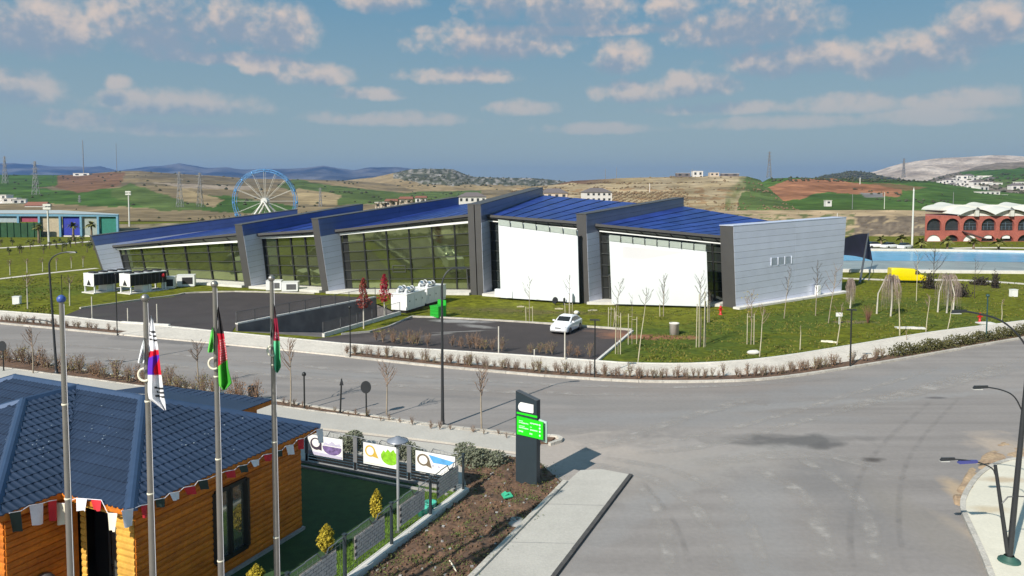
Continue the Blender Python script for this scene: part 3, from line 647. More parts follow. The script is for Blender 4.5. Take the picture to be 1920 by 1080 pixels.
def glass_mat(name, col, rough=.05, metal=.85):
    m = bpy.data.materials.new(name); m.use_nodes = True; N, L = m.node_tree.nodes, m.node_tree.links
    b = N['Principled BSDF']; b.inputs['Metallic'].default_value = metal; b.inputs['Roughness'].default_value = rough
    tc = N.new('ShaderNodeTexCoord'); n = N.new('ShaderNodeTexNoise'); n.inputs['Scale'].default_value = .55; n.inputs['Detail'].default_value = 3; L.new(tc.outputs['Object'], n.inputs['Vector'])
    oi = N.new('ShaderNodeObjectInfo')
    mx = N.new('ShaderNodeMix'); mx.data_type = 'RGBA'; L.new(n.outputs['Fac'], mx.inputs['Factor'])
    mx.inputs['A'].default_value = tuple(c * .72 for c in col) + (1,); mx.inputs['B'].default_value = tuple(c * 1.2 for c in col) + (1,)
    h = N.new('ShaderNodeHueSaturation'); mr = N.new('ShaderNodeMapRange'); L.new(oi.outputs['Random'], mr.inputs[0]); mr.inputs[3].default_value = .72; mr.inputs[4].default_value = 1.2
    L.new(mr.outputs[0], h.inputs['Value']); L.new(mx.outputs['Result'], h.inputs['Color']); L.new(h.outputs[0], b.inputs['Base Color'])
    bp = N.new('ShaderNodeBump'); bp.inputs['Strength'].default_value = .12; bp.inputs['Distance'].default_value = .1
    n2 = N.new('ShaderNodeTexNoise'); n2.inputs['Scale'].default_value = .5; L.new(tc.outputs['Object'], n2.inputs['Vector']); L.new(n2.outputs['Fac'], bp.inputs['Height']); L.new(bp.outputs[0], b.inputs['Normal'])
    return m
m_glass = glass_mat('tinted_glass', (.27, .315, .155))
m_glass_d = glass_mat('dark_glass', (.10, .12, .115), .05, .7)
m_doorglass = mat('door_glass', (.012, .013, .014), .08, var=.2)

hall = empty('exhibition_hall', G(700, 540), 'long exhibition hall with leaning grey fins, blue roofs, glazed bays and two white screens', 'building')
def solve_theta(P0, L, px):
    best = None
    for k in range(0, 900):
        th = R(k / 10); q = P0 + Vector((math.sin(th), math.cos(th), 0)) * L
        e = abs(960 + FPX * q.x / (q.y * math.cos(PITCH)) - px)
        if best is None or e < best[0]: best = (e, th)
    return best[1]
class Fin: pass
def make_fin(base, L, pxback, rowtop, rowback, o, t):
    f = Fin(); f.P = G(*base); f.L = L
    if isinstance(pxback, tuple):
        q = G(*pxback); d = q - f.P; f.L = d.length; f.u = d.normalized()
    else:
        th = solve_theta(f.P, L, pxback); f.u = Vector((math.sin(th), math.cos(th), 0))
    f.n = Vector((f.u.y, -f.u.x, 0))            # right-hand side normal
    f.o = o; f.t = t
    ft = f.P - f.u * o; f.h0 = zat(ft, rowtop); b = f.P + f.u * f.L; f.h1 = zat(b, rowback)
    return f
def fpt(f, s, z, side=0.):   # side 0 right face, 1 left face
    return f.P + f.u * s - f.n * f.t * side + Vector((0, 0, z))
def ftop(f, s): return lerp(f.h0, f.h1, (s + f.o) / (f.L + f.o))
FINS = [make_fin((199, 521), 30, 557, 443, 393, 1.7, 1.3), make_fin((472, 540), 22, 680, 422, 383, 1.4, 1.35), make_fin((617, 550), 24, 860, 411, 370, 1.5, 1.35),
        make_fin((907, 554), 22, 1018, 384, 352, .9, 1.75), make_fin((1105, 570), 22, 1282, 402, 371, .75, 1.35), make_fin((1380, 578), 22, (1577, 548), 424, 408, .75, 1.75)]
def clip(poly, a, b, c):
    """keep a*s+b*z<=c"""
    out = []
    for i in range(len(poly)):
        p, q = poly[i], poly[(i + 1) % len(poly)]; fp, fq = a * p[0] + b * p[1] - c, a * q[0] + b * q[1] - c
        if fp <= 0: out.append(p)
        if (fp < 0 < fq) or (fq < 0 < fp):
            t = fp / (fp - fq); out.append((lerp(p[0], q[0], t), lerp(p[1], q[1], t)))
    return out
REC = 2.7
for fi, f in enumerate(FINS):
    ob = .75 if fi == 5 else 0.
    prof = [(0, 0), (f.L, 0), (f.L + ob, f.h1), (-f.o, f.h0)]
    def core(t0, t1):
        mb = MB(); a = [f.P + f.u * s - f.n * t0 + Vector((0, 0, z)) for s, z in prof]; b = [f.P + f.u * s - f.n * t1 + Vector((0, 0, z)) for s, z in prof]
        mb.add(a + b, [(0, 1, 2, 3), (7, 6, 5, 4), (3, 2, 6, 7), (0, 4, 5, 1), (1, 5, 6, 2), (0, 3, 7, 4)]); return mb
    if fi == 3:
        c = core(0, .80).build('fin', m_fin_front, hall); core(.92, f.t).build('fin', m_fin_front, hall)
    else: c = core(0, f.t).build('fin', m_fin_front, hall)
    slope = (f.h1 - f.h0) / (f.L + f.o); row = .72; nrow = int(max(f.h0, f.h1) / row) + 2
    for k in range(nrow):
        # band between two lines parallel to the top edge
        hi_c = f.h0 + slope * f.o - k * row - .02; lo_c = hi_c - row + .025
        poly = clip([(s, z) for s, z in prof], -slope, 1, hi_c); poly = clip(poly, slope, -1, -lo_c)
        poly = clip(poly, 0, -1, -.12)
        s_max = f.L + ob if (k < 3 or fi == 5) else REC + .6
        poly = clip(poly, 1, 0, s_max) if poly else poly
        poly = clip(poly, -1, 0, f.o - .06) if poly else poly
        if len(poly) < 3: continue
        if fi == 5: m = m_clad
        elif fi < 3: m = m_clad_sky if k < 2 + (fi == 2) else m_clad
        else: m = m_clad_m if k < 3 else m_clad
        # long bands are made of two sheets
        cuts = [(-99, s_max * .5), (s_max * .5 + .02, 99)] if s_max > 8 else [(-99, 99)]
        for (a0, a1) in cuts:
            pp = clip(clip(poly, -1, 0, -a0), 1, 0, a1)
            if len(pp) < 3: continue
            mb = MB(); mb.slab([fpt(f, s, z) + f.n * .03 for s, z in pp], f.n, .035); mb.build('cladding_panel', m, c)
    # thin coping on top
    mb = MB(); a, b = fpt(f, -f.o - .05, f.h0 + .0), fpt(f, f.L + .05 + ob, f.h1); w = f.n * .06
    mb.slab([a + w + Vector((0, 0, .07)), b + w + Vector((0, 0, .07)), b - f.n * (f.t + .06) + Vector((0, 0, .07)), a - f.n * (f.t + .06) + Vector((0, 0, .07))], (0, 0, 1), .066); mb.build('coping', m_fin_front if fi < 5 else m_clad, c)

# bays: eave rows (left, right), glazing-top rows (left, right), columns, kind
BAYS = [((462, 437), (466, 450), 6, 8, 'glass'), ((440, 431), (445, 439), 5, 4, 'glass'), ((433, 403), (438, 414), 6, 9, 'glass'), ((405, 419), (413, 430), 5, 8, 'screen'), ((422, 446), (432, 458), 6, 10, 'screen')]
up_z = Vector((0, 0, 1))
for bi, ((e0, e1), (g0, g1), ncol, nstrip, kind) in enumerate(BAYS):
    fl, fr = FINS[bi], FINS[bi + 1]
    SE = 1.0
    EL = fpt(fl, SE, 0); ER = fpt(fr, SE, 0, 1)
    zl, zr = zat(EL, e0), zat(ER, e1)
    bl, br = fl.h1 - 1.15, (fr.h1 - 1.15)
    if bi == 4: br = fr.h1 - 1.75
    BLk = fpt(fl, fl.L - .3, bl); BRk = fpt(fr, fr.L - .3, br, 1)
    EL = EL + up_z * zl; ER = ER + up_z * zr
    EL = EL + fl.n * .08; BLk = BLk + fl.n * .08
    roof_n = (ER - EL).cross(BLk - EL).normalized()
    if roof_n.z < 0: roof_n = -roof_n
    deck = MB(); deck.slab([EL, ER, BRk, BLk], roof_n, .28)
    # slab of a slightly warped quad: split into two triangles
    deck = MB()
    for tri in ((EL, ER, BRk), (EL, BRk, BLk)): deck.slab(list(tri), roof_n, .28)
    rf = deck.build('roof', m_seam, hall)
    nl = 3
    for i in range(nstrip):
        for j in range(nl):
            g = .05 / 2; a0, a1 = (i + .07) / nstrip, (i + 1 - .07) / nstrip; b0, b1 = (j + .012) / nl, (j + 1 - .012) / nl
            P = lambda a, b: EL.lerp(ER, a).lerp(BLk.lerp(BRk, a), b) + roof_n * .05
            mb = MB(); q = [P(a0, b0), P(a1, b0), P(a1, b1), P(a0, b1)]
            mb.add(q + [p - roof_n * .06 for p in q], [(0, 1, 2), (0, 2, 3), (0, 4, 5, 1), (1, 5, 6, 2), (2, 6, 7, 3), (3, 7, 4, 0)]); mb.build('roof_panel', m_roof, rf)
    # gutter edge
    mb = MB(); mb.beam(EL + up_z * .02, ER + up_z * .02, .2, .3); mb.build('gutter', m_fin_front, hall)
    # glazing plane: foot line and head line (head leans out)
    f0, f1 = fpt(fl, REC, .32), fpt(fr, REC, .32, 1)
    gx, gy = (f1 - f0).normalized(), None
    out = Vector((gx.y, -gx.x, 0))
    h0_, h1_ = fpt(fl, REC - .75, 0), fpt(fr, REC - .75, 0, 1)
    t0, t1 = h0_ + up_z * zat(h0_, g0), h1_ + up_z * zat(h1_, g1)
    def Q(a, b): return f0.lerp(f1, a).lerp(t0.lerp(t1, a), b)
    fr_mb = MB(); nrow = max(4, round(((t0.z + t1.z) / 2 - .3) / 1.28))
    fr_mb.beam(Q(0, 0) - up_z * .14, Q(1, 0) - up_z * .14, .3, .24)
    gl = fr_mb.build('curtain_wall', m_mull, hall)
    for i in range(ncol + 1): mu_ = MB(); mu_.beam(Q(i / ncol, 0), Q(i / ncol, 1), .17, .34); mu_.build('mullion', m_mull, gl)
    mb = MB()
    for j in range(1, nrow + 1):
        mb.beam(Q(0, j / nrow) + out * .12, Q(1, j / nrow) + out * .12, .07, .07)
    mb.beam(Q(0, 0) + out * .05, Q(1, 0) + out * .05, .2, .16); mb.build('transom', m_trans, gl)
    skip = set(); gm_ = m_glass if kind == 'glass' else m_glass_d
    for i in range(ncol):
        for j in range(nrow):
            dx, dy = .105 / ((f1 - f0).length / ncol), .045 / 1.3
            q = [Q((i + dx) / ncol, (j + dy) / nrow), Q((i + 1 - dx) / ncol, (j + dy) / nrow), Q((i + 1 - dx) / ncol, (j + 1 - dy) / nrow), Q((i + dx) / ncol, (j + 1 - dy) / nrow)]
            k = Vector((random.uniform(-.014, .014), random.uniform(-.014, .014), random.uniform(-.012, .012)))
            n_ = (out + k).normalized(); cc = sum(q, Vector()) / 4
            # each pane sits very slightly out of true
            q = [p - out * ((p - cc).dot(n_ - out)) for p in q]
            mb = MB(); mb.add(q, [(0, 1, 2, 3)]); mb.build('pane', gm_, gl)
    # white bar at the head, soffit brackets
    mb = MB(); mb.beam(t0 + out * .4 - up_z * .05, t1 + out * .4 - up_z * .05, .2, .26 if kind == 'glass' else .12); mb.build('light_bar', m_white_bar, hall)
    mb = MB(); mb.add([t0 - out * .1, t1 - out * .1, ER - up_z * .18, EL - up_z * .18], [(0, 1, 2, 3)]); mb.build('soffit', m_soffit, hall)
    nbk = ncol if kind == 'glass' else ncol + 3
    for i in range(1, nbk):
        a = t0.lerp(t1, i / nbk); b = EL.lerp(ER, i / nbk) - up_z * .16
        mb = MB(); mb.slab([a + out * .05, b, a + up_z * (b.z - a.z) + out * .0], gx, .1); mb.build('bracket', m_mull, hall)
    # vertical reveal between fin side and glazing
    mb = MB(); mb.add([f0 - up_z * .32, f0.lerp(f1, .05) - up_z * .32 + out * .02, t0.lerp(t1, .05) + out * .02, t0], [(0, 1, 2, 3)]); mb.build('reveal', m_mull, hall)
    # closing wall behind
    mb = MB(); mb.slab([Vector((BLk.x, BLk.y, 0)), Vector((BRk.x, BRk.y, 0)), BRk - up_z * .3, BLk - up_z * .3], (BLk - f0).normalized(), .2); mb.build('back_wall', m_conc, hall)
    # plinth
    mb = MB(); pf = [fpt(fl, -.5, 0) , fpt(fr, -.5, 0, 1), fpt(fr, REC + .3, 0, 1), fpt(fl, REC + .3, 0)]; mb.prism([(p.x, p.y) for p in pf], 0, .3); mb.build('plinth', m_conc_w, hall)
    # doors in the glazing
    def door(a0, a1, h=2.6):
        q = [f0.lerp(f1, a0), f0.lerp(f1, a1)]; lean = (t0 - f0) / (t0.z - f0.z)
        w = [p + out * .16 for p in q]; top = [p + lean * h for p in w]
        mb = MB(); mb.beam(w[0], top[0], .14, .14); mb.beam(w[1], top[1], .14, .14); mb.beam(top[0], top[1], .2, .16); d = mb.build('door', m_trans, hall)
        for k in range(2):
            e = [w[0].lerp(w[1], .06 + .46 * k), w[0].lerp(w[1], .48 + .46 * k)]
            mb = MB(); mb.slab([e[0], e[1], e[1] + lean * (h - .12), e[0] + lean * (h - .12)], out, .05); mb.build('door_leaf', m_doorglass, d)
            hp = (e[1] if k == 0 else e[0]) + out * .05 + lean * 1.05; mb = MB(); mb.beam(hp - up_z * .25, hp + up_z * .25, .05); mb.build('handle', m_white_bar, d)
    if bi == 0: door(.955, .99, 2.5)
    if bi == 2: door(.915, .972, 2.7)
    if bi == 4: door(.055, .135, 2.8)
    if bi == 2:
        for (a0, a1, z0, z1) in ((.365, .46, 2.2, 3.0),):
            lean = (t0 - f0) / (t0.z - f0.z); q = [f0.lerp(f1, a0) + lean * z0, f0.lerp(f1, a1) + lean * z0, f0.lerp(f1, a1) + lean * z1, f0.lerp(f1, a0) + lean * z1]
            mb = MB()
            for p, r in zip(q, q[1:] + q[:1]): mb.beam(p + out * .06, r + out * .06, .08, .1)
            mb.build('louvre_frame', m_trans, gl)
    if kind == 'screen':
        (b0, b1), (r0, r1) = (((939, 562), (1086, 571)), ((413, 432)), ) if bi == 3 else (((1147, 574), (1328, 579)), ((442, 461)))
        s0, s1 = G(*b0) + up_z * .25, G(*b1) + up_z * .25
        o2 = (fl.u + fr.u) * -.28
        h0s, h1s = s0 + o2, s1 + o2
        h0s = Vector((h0s.x, h0s.y, zat(h0s, r0))); h1s = Vector((h1s.x, h1s.y, zat(h1s, r1)))
        sn = (s1 - s0).normalized(); so = Vector((sn.y, -sn.x, 0))
        mb = MB(); mb.slab([s0, s1, h1s, h0s], so, .18)
        scr = mb.build('white_screen', m_screen, hall)
        # row of frosted panes over the screen's head, each its own pane
        npn = 8 if bi == 4 else 6
        for i in range(npn):
            a0, a1 = (i + .04) / npn, (i + .96) / npn
            q = [h0s.lerp(h1s, a0) + so * .03 - up_z * .55, h0s.lerp(h1s, a1) + so * .03 - up_z * .55, h0s.lerp(h1s, a1) + so * .25 + up_z * .12, h0s.lerp(h1s, a0) + so * .25 + up_z * .12]
            mb = MB(); mb.slab(q, so, .03); mb.build('canopy_pane', m_greyglass, scr)
            mb = MB(); mb.beam(q[1] + so * .03, q[2] + so * .03, .06, .1); mb.build('canopy_bracket', m_trans, scr)
        if bi == 4:
            A_ = lambda a, b: s0.lerp(s1, a).lerp(h0s.lerp(h1s, a), b) + so * .006
            mb = MB(); mb.add([A_(.14, .70), A_(.80, .70), A_(.80, .86), A_(.14, .86)], [(0, 1, 2, 3)]); mb.build('faded_banner', m_screen_f, scr)
# small louvred window group in the silver end wall
f = FINS[5]
w0, w1 = fpt(f, 6.2, 0), fpt(f, 10.2, 0)
z0, z1 = zat(w0, 497), zat(w0, 484)
wn = MB()
for k in range(3):
    a, b = w0.lerp(w1, k / 3 + .02), w0.lerp(w1, (k + 1) / 3 - .02)
    wn.slab([a + up_z * z0, b + up_z * z0, b + up_z * z1, a + up_z * z1], f.n, .02)
for v in wn.v: v += f.n * .05
wo = wn.build('window', mat('pale_louvre', (.40, .45, .54), .4, .3), hall)
for k in range(4):
    p = w0.lerp(w1, k / 3) + f.n * .07; mb = MB(); mb.beam(p + up_z * (z0 - .05), p + up_z * (z1 + .05), .07, .07); mb.build('window_frame', mat('pale_frame', (.62, .66, .74), .5), wo)
# white kerb along the end wall
mb = MB(); a, b = fpt(f, -.6, 0), fpt(f, f.L + .3, 0); mb.prism([(p.x, p.y) for p in (a + f.n * .05, b + f.n * .05, b + f.n * .9, a + f.n * .9)], 0, .22); mb.build('plinth', m_conc_w, hall)
mb = MB(); p = fpt(f, 15.2, 0) + f.n * .5; mb.box((p.x, p.y, .85), (.6, .4, 1.1), .6); mb.build('meter_box', m_white_bar, hall)
# low white equipment boxes on the plinth before the left screen
for (px, py, w, h) in ((938, 556, 1.2, .9), (957, 558, .6, .8), (1013, 561, .8, .95), (1068, 566, .7, 1.0)):
    p = G(px, py, .3); b = MB(); b.box((p.x, p.y, .3 + h / 2), (w, .6, h), -.3); b.build('vent_box', m_screen, hall)
# ================================================================== LOG HOUSE
m_wood = mat('pine_log', (.60, .178, .010), .6, objvar=.16, var=.22, scale=1.6, col2=(.45, .118, .006), grit=.12, gscale=9)
m_wood_lit = mat('sunlit_pine', (.62, .34, .06), .55, objvar=.12, var=.15, scale=2, grit=.1, gscale=9)  # sunlight on the porch front put into a brighter pine colour
m_tile = mat('blue_metal_tile', (.025, .042, .082), .48, .15, objvar=.10, var=.14, scale=.9, grit=.06, gscale=12)
m_cap = mat('ridge_metal', (.052, .088, .165), .35, .35, var=.08)
m_dark = mat('anthracite', (.022, .023, .025), .45, .2, var=.1)
m_black = mat('black_paint', (.012, .012, .013), .5, var=.1)
m_white = mat('white_paint', (.78, .78, .77), .5, var=.03)
m_red = mat('red_cloth', (.55, .02, .03), .8, var=.15)
m_whitec = mat('white_cloth', (.74, .72, .76), .85, var=.06)
m_cream = mat('cream_cloth', (.75, .70, .55), .85, var=.08)
m_pane = glass_mat('window_glass', (.34, .35, .31), .05, .75)
av = Vector(((1600 - 960) / FPX, math.cos(PITCH), 0)).normalized(); bv = Vector((-av.y, av.x, 0))
def along(p, d, px):
    """travel from p along plan direction d until the point shows at picture column px"""
    k = (px - 960) / FPX * math.cos(PITCH); s = (k * p.y - p.x) / (d.x - k * d.y); return p + d * s
R0 = G(565, 996); A0 = along(R0, -av, 233)
zE = 3.98; OV = .5
Ap = A0 - av * OV - bv * OV; Rp = R0 + av * OV - bv * OV
mid = (Ap + Rp) / 2
Pk = along(mid, bv, 257); zR = zat(Pk, 746)
Mk = along(Pk, bv, 132); Ek = along(Pk, bv, 14)
Bp = along(Ap, bv, 95); Wk = along(Mk, -av, 28); Cp = Bp - av * 2.0
hw2 = (Mk - Bp).dot(bv); hwm = (Pk - mid).dot(bv)
Dp = Cp + bv * 2 * hw2; B2 = Bp + bv * 2 * hw2
Lp = Ap + bv * ((Ek - Pk).dot(bv) + 2 * hwm); Lq = Rp + bv * ((Ek - Pk).dot(bv) + 2 * hwm)
def zz(p, z): return Vector((p.x, p.y, z))
house = empty('log_house', zz(R0, 0), 'orange log house with dark blue tiled hip roof and bunting under its eaves', 'house')
fa = lambda p: zz(p, zE); fr = lambda p: zz(p, zR)
# roof body under the tiles
rb = MB()
faces = [[fa(Ap), fa(Rp), fr(Pk)], [fa(Bp), fa(Ap), fr(Pk), fr(Mk)], [fa(Cp), fa(Bp), fr(Mk), fr(Wk)], [fa(Dp), fa(Cp), fr(Wk)], [fa(B2), fa(Dp), fr(Wk), fr(Mk)], [fa(Lp), fa(B2), fr(Mk), fr(Ek)], [fa(Lq), fa(Lp), fr(Ek)], [fa(Rp), fa(Lq), fr(Ek), fr(Pk)]]
for f_ in faces: rb.add(f_, [tuple(range(len(f_)))])
rb.add([fa(p) - up_z * .02 for p in (Ap, Rp, Lq, Lp)], [(0, 1, 2, 3)], 1); rb.add([fa(p) - up_z * .02 for p in (Bp, Cp, Dp, B2)], [(0, 1, 2, 3)], 1)
roof = rb.build('roof', [m_tile, m_wood], house)
def tile_face(poly, e0, e1, parent, vstep=.40, wave=.215):
    """pressed-metal tile courses over one roof plane, one object per course"""
    e0, e1 = Vector(e0), Vector(e1); U = (e1 - e0).normalized(); n = None
    far = max(poly, key=lambda p: (p - e0 - U * (p - e0).dot(U)).length); V = (far - e0) - U * (far - e0).dot(U); H = V.length; V.normalize()
    n = U.cross(V).normalized()
    if n.z < 0: n = -n
    P2 = [((p - e0).dot(U), (p - e0).dot(V)) for p in poly]
    def rng(v):
        xs = []
        for (p, q) in zip(P2, P2[1:] + P2[:1]):
            if (p[1] - v) * (q[1] - v) <= 0 and abs(p[1] - q[1]) > 1e-6: xs.append(lerp(p[0], q[0], (v - p[1]) / (q[1] - p[1])))
            elif abs(p[1] - v) < 1e-6 and abs(q[1] - v) < 1e-6: xs += [p[0], q[0]]
        return (min(xs), max(xs)) if len(xs) > 1 else (0, 0)
    nv = max(1, math.ceil(H / vstep)); us = wave / 6
    umin, umax = min(p[0] for p in P2), max(p[0] for p in P2)
    nu = int((umax - umin) / us) + 1
    for j in range(nv):
        v0, v1 = j * vstep - (.05 if j == 0 else 0), min(H - .001, (j + 1) * vstep)
        r0, r1 = rng(max(0, v0) + 1e-4), rng(v1 - 1e-4)
        vs = []; ks = []
        i0 = int((min(r0[0], r1[0]) - umin) / us) - 1; i1 = int((max(r0[1], r1[1]) - umin) / us) + 2
        for i in range(max(0, i0), min(nu, i1) + 1):
            u = umin + i * us; w = math.sin(i / 6 * 2 * math.pi); h = .021 * (max(0, w) ** 1.0 if w > 0 else .55 * w)
            a = min(max(u, r0[0]), r0[1]); b = min(max(u, r1[0]), r1[1]); jj = .034 * w
            vs += [e0 + U * a + V * (v0 - jj * .8) + n * .012, e0 + U * a + V * (v0 - jj * .8) + n * (.045 + h), e0 + U * b + V * (v1 + .03) + n * (.022 + h)]
        m = len(vs) // 3
        if m < 3: continue
        mb = MB(); fs = []
        for i in range(m - 1):
            k = 3 * i; fs += [(k, k + 3, k + 4, k + 1), (k + 1, k + 4, k + 5, k + 2)]
        mb.add(vs, fs); mb.build('tile_course', m_tile, parent)
for f_ in faces[:7]: tile_face(f_, f_[0], f_[1], roof)
# ridge and hip caps, eave boards
def cap(a, b, w=.16):
    a, b = Vector(a), Vector(b); d = (b - a).normalized(); x = d.cross(up_z).normalized(); y = x.cross(d)
    prof = [(-w, -.055), (-w * .45, .06), (0, .085), (w * .45, .06), (w, -.055)]
    vs = [p + x * q[0] + y * (q[1] + .03) for p in (a - d * .05, b + d * .05) for q in prof]
    mb = MB(); mb.add(vs, [(i, i + 1, i + 6, i + 5) for i in range(4)] + [(4, 3, 2, 1, 0), (5, 6, 7, 8, 9)]); mb.build('ridge_cap', m_cap, roof)
for a, b in ((Ap, Pk), (Rp, Pk), (Cp, Wk), (Dp, Wk), (Lp, Ek)): cap(fa(a), fr(b), .19)
cap(fr(Pk), fr(Ek)); cap(fr(Mk), fr(Wk))
for a, b in ((Ap, Rp), (Bp, Ap), (Cp, Bp), (Rp, Lq)):
    mb = MB(); d = (b - a).normalized(); mb.beam(zz(a, zE - .09) - d * .0, zz(b, zE - .09) + d * .0, .05, .2); mb.build('fascia', m_wood, roof)
# loose rivets and flecks on the sheets
fl_ = MB()
for f_ in faces[:4]:
    for _ in range(15):
        w = [random.random() ** .7 for _ in f_]; s = sum(w); p = sum((q * (k / s) for q, k in zip(f_, w)), Vector()); p += up_z * .105; r = random.uniform(.010, .022)
        fl_.box(p, (r * 2.2, r * 2, r * .8), random.random() * 3)
o = fl_.build('rivets', mat('rivet_metal', (.30, .36, .42), .5, .3), roof); o['kind'] = 'stuff'
# lower rear roof
Kp = G(509, 750, 3.4); Qp = along(Rp, bv, 470); 
K0_ = Kp; rp0 = zz(Rp + bv * ((Kp - Rp).dot(bv)), 3.4); pk2 = at(288, 722, Kp.y + 1.6); kl = G(190, 735, 3.4)
mb = MB(); low = [rp0 - av * 1.0, K0_, pk2]; pm = zz(Pk + av * 2.2 + bv * .5, pk2.z + .05)
mb.add([rp0 - av * 1.5, K0_, pk2, pm], [(0, 1, 2, 3)]); mb.add([K0_, kl, pk2], [(0, 1, 2)])
rr = mb.build('rear_roof', m_tile, house); tile_face([rp0 - av * 1.5, K0_, pk2, pm], rp0 - av * 1.5, K0_, rr)
mb = MB(); mb.beam(zz(K0_, 3.3), zz(rp0 - av * 1.5, 3.3), .05, .2); mb.build('fascia', m_wood, rr)
q0, q1 = zz(K0_ - bv * -.5 - av * .4, 0), zz(rp0 - av * 1.2 + bv * .5, 0)
mb = MB(); mb.slab([q0, q1, q1 + up_z * 3.3, q0 + up_z * 3.3], -bv, .15); mb.build('rear_wall', m_wood, house)
# log walls: every log is a part
PROF = [(.006, 0), (.036, .022), (.05, .10), (.036, .178), (.006, .2)]
def log(a, b, z, out, m, parent, h=.2):
    vs = [p + out * x + up_z * (z + zz_ * h / .2) for p in (Vector(a), Vector(b)) for x, zz_ in PROF]
    mb = MB(); mb.add(vs, [(i, i + 1, i + 6, i + 5) for i in range(4)] + [(0, 4, 3, 2, 1), (5, 6, 7, 8, 9), (0, 5, 9, 4)]); 
    return mb.build('log', m, parent)
def log_wall(a, b, out, m, hole=None, z0=.2, z1=3.9):
    a, b = zz(a, 0), zz(b, 0); mb = MB(); mb.slab([a + up_z * .02, b + up_z * .02, b + up_z * z1, a + up_z * z1], out, .12); w = mb.build('wall', m, house)
    n = round((z1 - z0) / .2)
    for i in range(n):
        z = z0 + i * .2
        if hole and z + .1 > hole[2] and z + .1 < hole[3]:
            log(a, a.lerp(b, hole[0]), z, out, m, w); log(a.lerp(b, hole[1]), b, z, out, m, w)
        else: log(a, b, z, out, m, w)
    return w
Lw = (R0 - A0).length
wl, wr = along(A0, av, 386), along(A0, av, 447)
h0, h1 = (wl - A0).length / Lw, (wr - A0).length / Lw
zb_, zt_ = zat(wr, 1022), zat(wr, 897)
log_wall(A0, R0, -bv, m_wood, (h0, h1, zb_, zt_))
# window
wf = MB(); a, b = zz(wl, zb_) - bv * .05, zz(wr, zb_) - bv * .05; H = up_z * (zt_ - zb_)
for p, q, w in ((a, b, .16), (a + H, b + H, .14), (a, a + H, .12), (b, b + H, .2), (a.lerp(b, .48), a.lerp(b, .48) + H, .14)): wf.beam(p, q, w, w)
win = wf.build('window', m_black, house)
for k0, k1 in ((.06, .43), (.53, .92)):
    mb = MB(); mb.add([a.lerp(b, k0) + bv * .02 + up_z * .08, a.lerp(b, k1) + bv * .02 + up_z * .08, a.lerp(b, k1) + bv * .02 + H - up_z * .07, a.lerp(b, k0) + bv * .02 + H - up_z * .07], [(0, 1, 2, 3)]); mb.build('pane', m_pane, win)
# plinth along the garden side
mb = MB(); mb.slab([zz(A0, .17) - bv * .12, zz(R0, .17) - bv * .12 + av * .1, zz(R0, .02) - bv * .12 + av * .1, zz(A0, .02) - bv * .12], -bv, .14); mb.build('plinth', m_conc, house)
# rear wall (unseen side closed)
log_wall(R0, R0 + bv * 9, av, m_wood)
# porch: corner post, beam, recessed glazed door
B0 = along(A0, bv, 112)
pw = along(A0, bv, 200)
log_wall(A0, pw, -av, m_wood_lit)
mb = MB(); mb.beam(zz(A0, 3.62) - av * .02, zz(B0, 3.62) - av * .02, .16, .34); mb.build('beam', m_wood_lit, house)
lj = along(A0, bv, 141); lk = along(A0, bv, 132)
for i in range(18): log(zz(lj, 0), zz(lk, 0), .1 + i * .2, -av, m_wood_lit, house)
dpth = av * .9
mb = MB(); mb.slab([zz(B0 + bv * .2 + dpth, 0), zz(A0 + dpth - bv * -.1, 0), zz(A0 + dpth + bv * .1, 3.9), zz(B0 + dpth + bv * .2, 3.9)], -av, .1); pw_ = mb.build('porch_back', m_dark, house)
mb = MB(); mb.slab([zz(pw, 0), zz(pw + dpth, 0), zz(pw + dpth, 3.8), zz(pw, 3.8)], bv, .08); mb.build('porch_side', m_wood, house)
mb = MB(); c0, c1 = zz(pw + dpth * .85, 0), zz(lj + dpth * .85, 0)
for k in (0., .5, 1.): mb.beam(c0.lerp(c1, k), c0.lerp(c1, k) + up_z * 3.5, .07, .07)
for z in (.1, 1.2, 2.3, 3.4): mb.beam(c0 + up_z * z, c1 + up_z * z, .05, .05)
dr = mb.build('door', m_dark, house)
for k in range(2):
    mb = MB(); e0_, e1_ = c0.lerp(c1, .05 + .5 * k), c0.lerp(c1, .45 + .5 * k); mb.add([e0_ + up_z * .1, e1_ + up_z * .1, e1_ + up_z * 3.4, e0_ + up_z * 3.4], [(0, 1, 2, 3)]); mb.build('pane', m_pane, dr)
mb = MB(); hp = c0.lerp(c1, .55) - av * .08; mb.beam(hp + up_z * .9, hp + up_z * 1.5, .05); mb.build('handle', m_white, dr)
# projecting wing on the left
Cw = Cp + av * OV + bv * OV; Cw = B0 - av * (1.9)
Cw = B0 - av * 1.97; wsp = 2 * hw2 - 2 * OV
log_wall(Cw, B0, -bv, m_wood)
for a_, b_, n_ in ((Cw, Cw + bv * wsp, -av), (Cw + bv * wsp, B0 + bv * wsp, bv), (B0 + bv * wsp, Lp + av * OV - bv * OV, -av), (Lp + av * OV - bv * OV, Lq - av * OV - bv * OV, bv), (Lq - av * OV - bv * OV, R0 + bv * 9, av)): log_wall(a_, b_, n_, m_wood)
mb = MB(); mb.box(zz(B0 + bv * .02, 1.95), (.26, .26, 3.9), math.atan2(av.y, av.x)); mb.build('corner_post', m_wood, house)
mb = MB(); p = B0 - av * 1.0 - bv * .22; mb.lathe(zz(p, 1.25), [(.02, .45), (.16, .42), (.26, .28), (.3, 0), (.26, -.02), (0, -.02)], 16); mb.build('wall_lamp', m_rail, house)

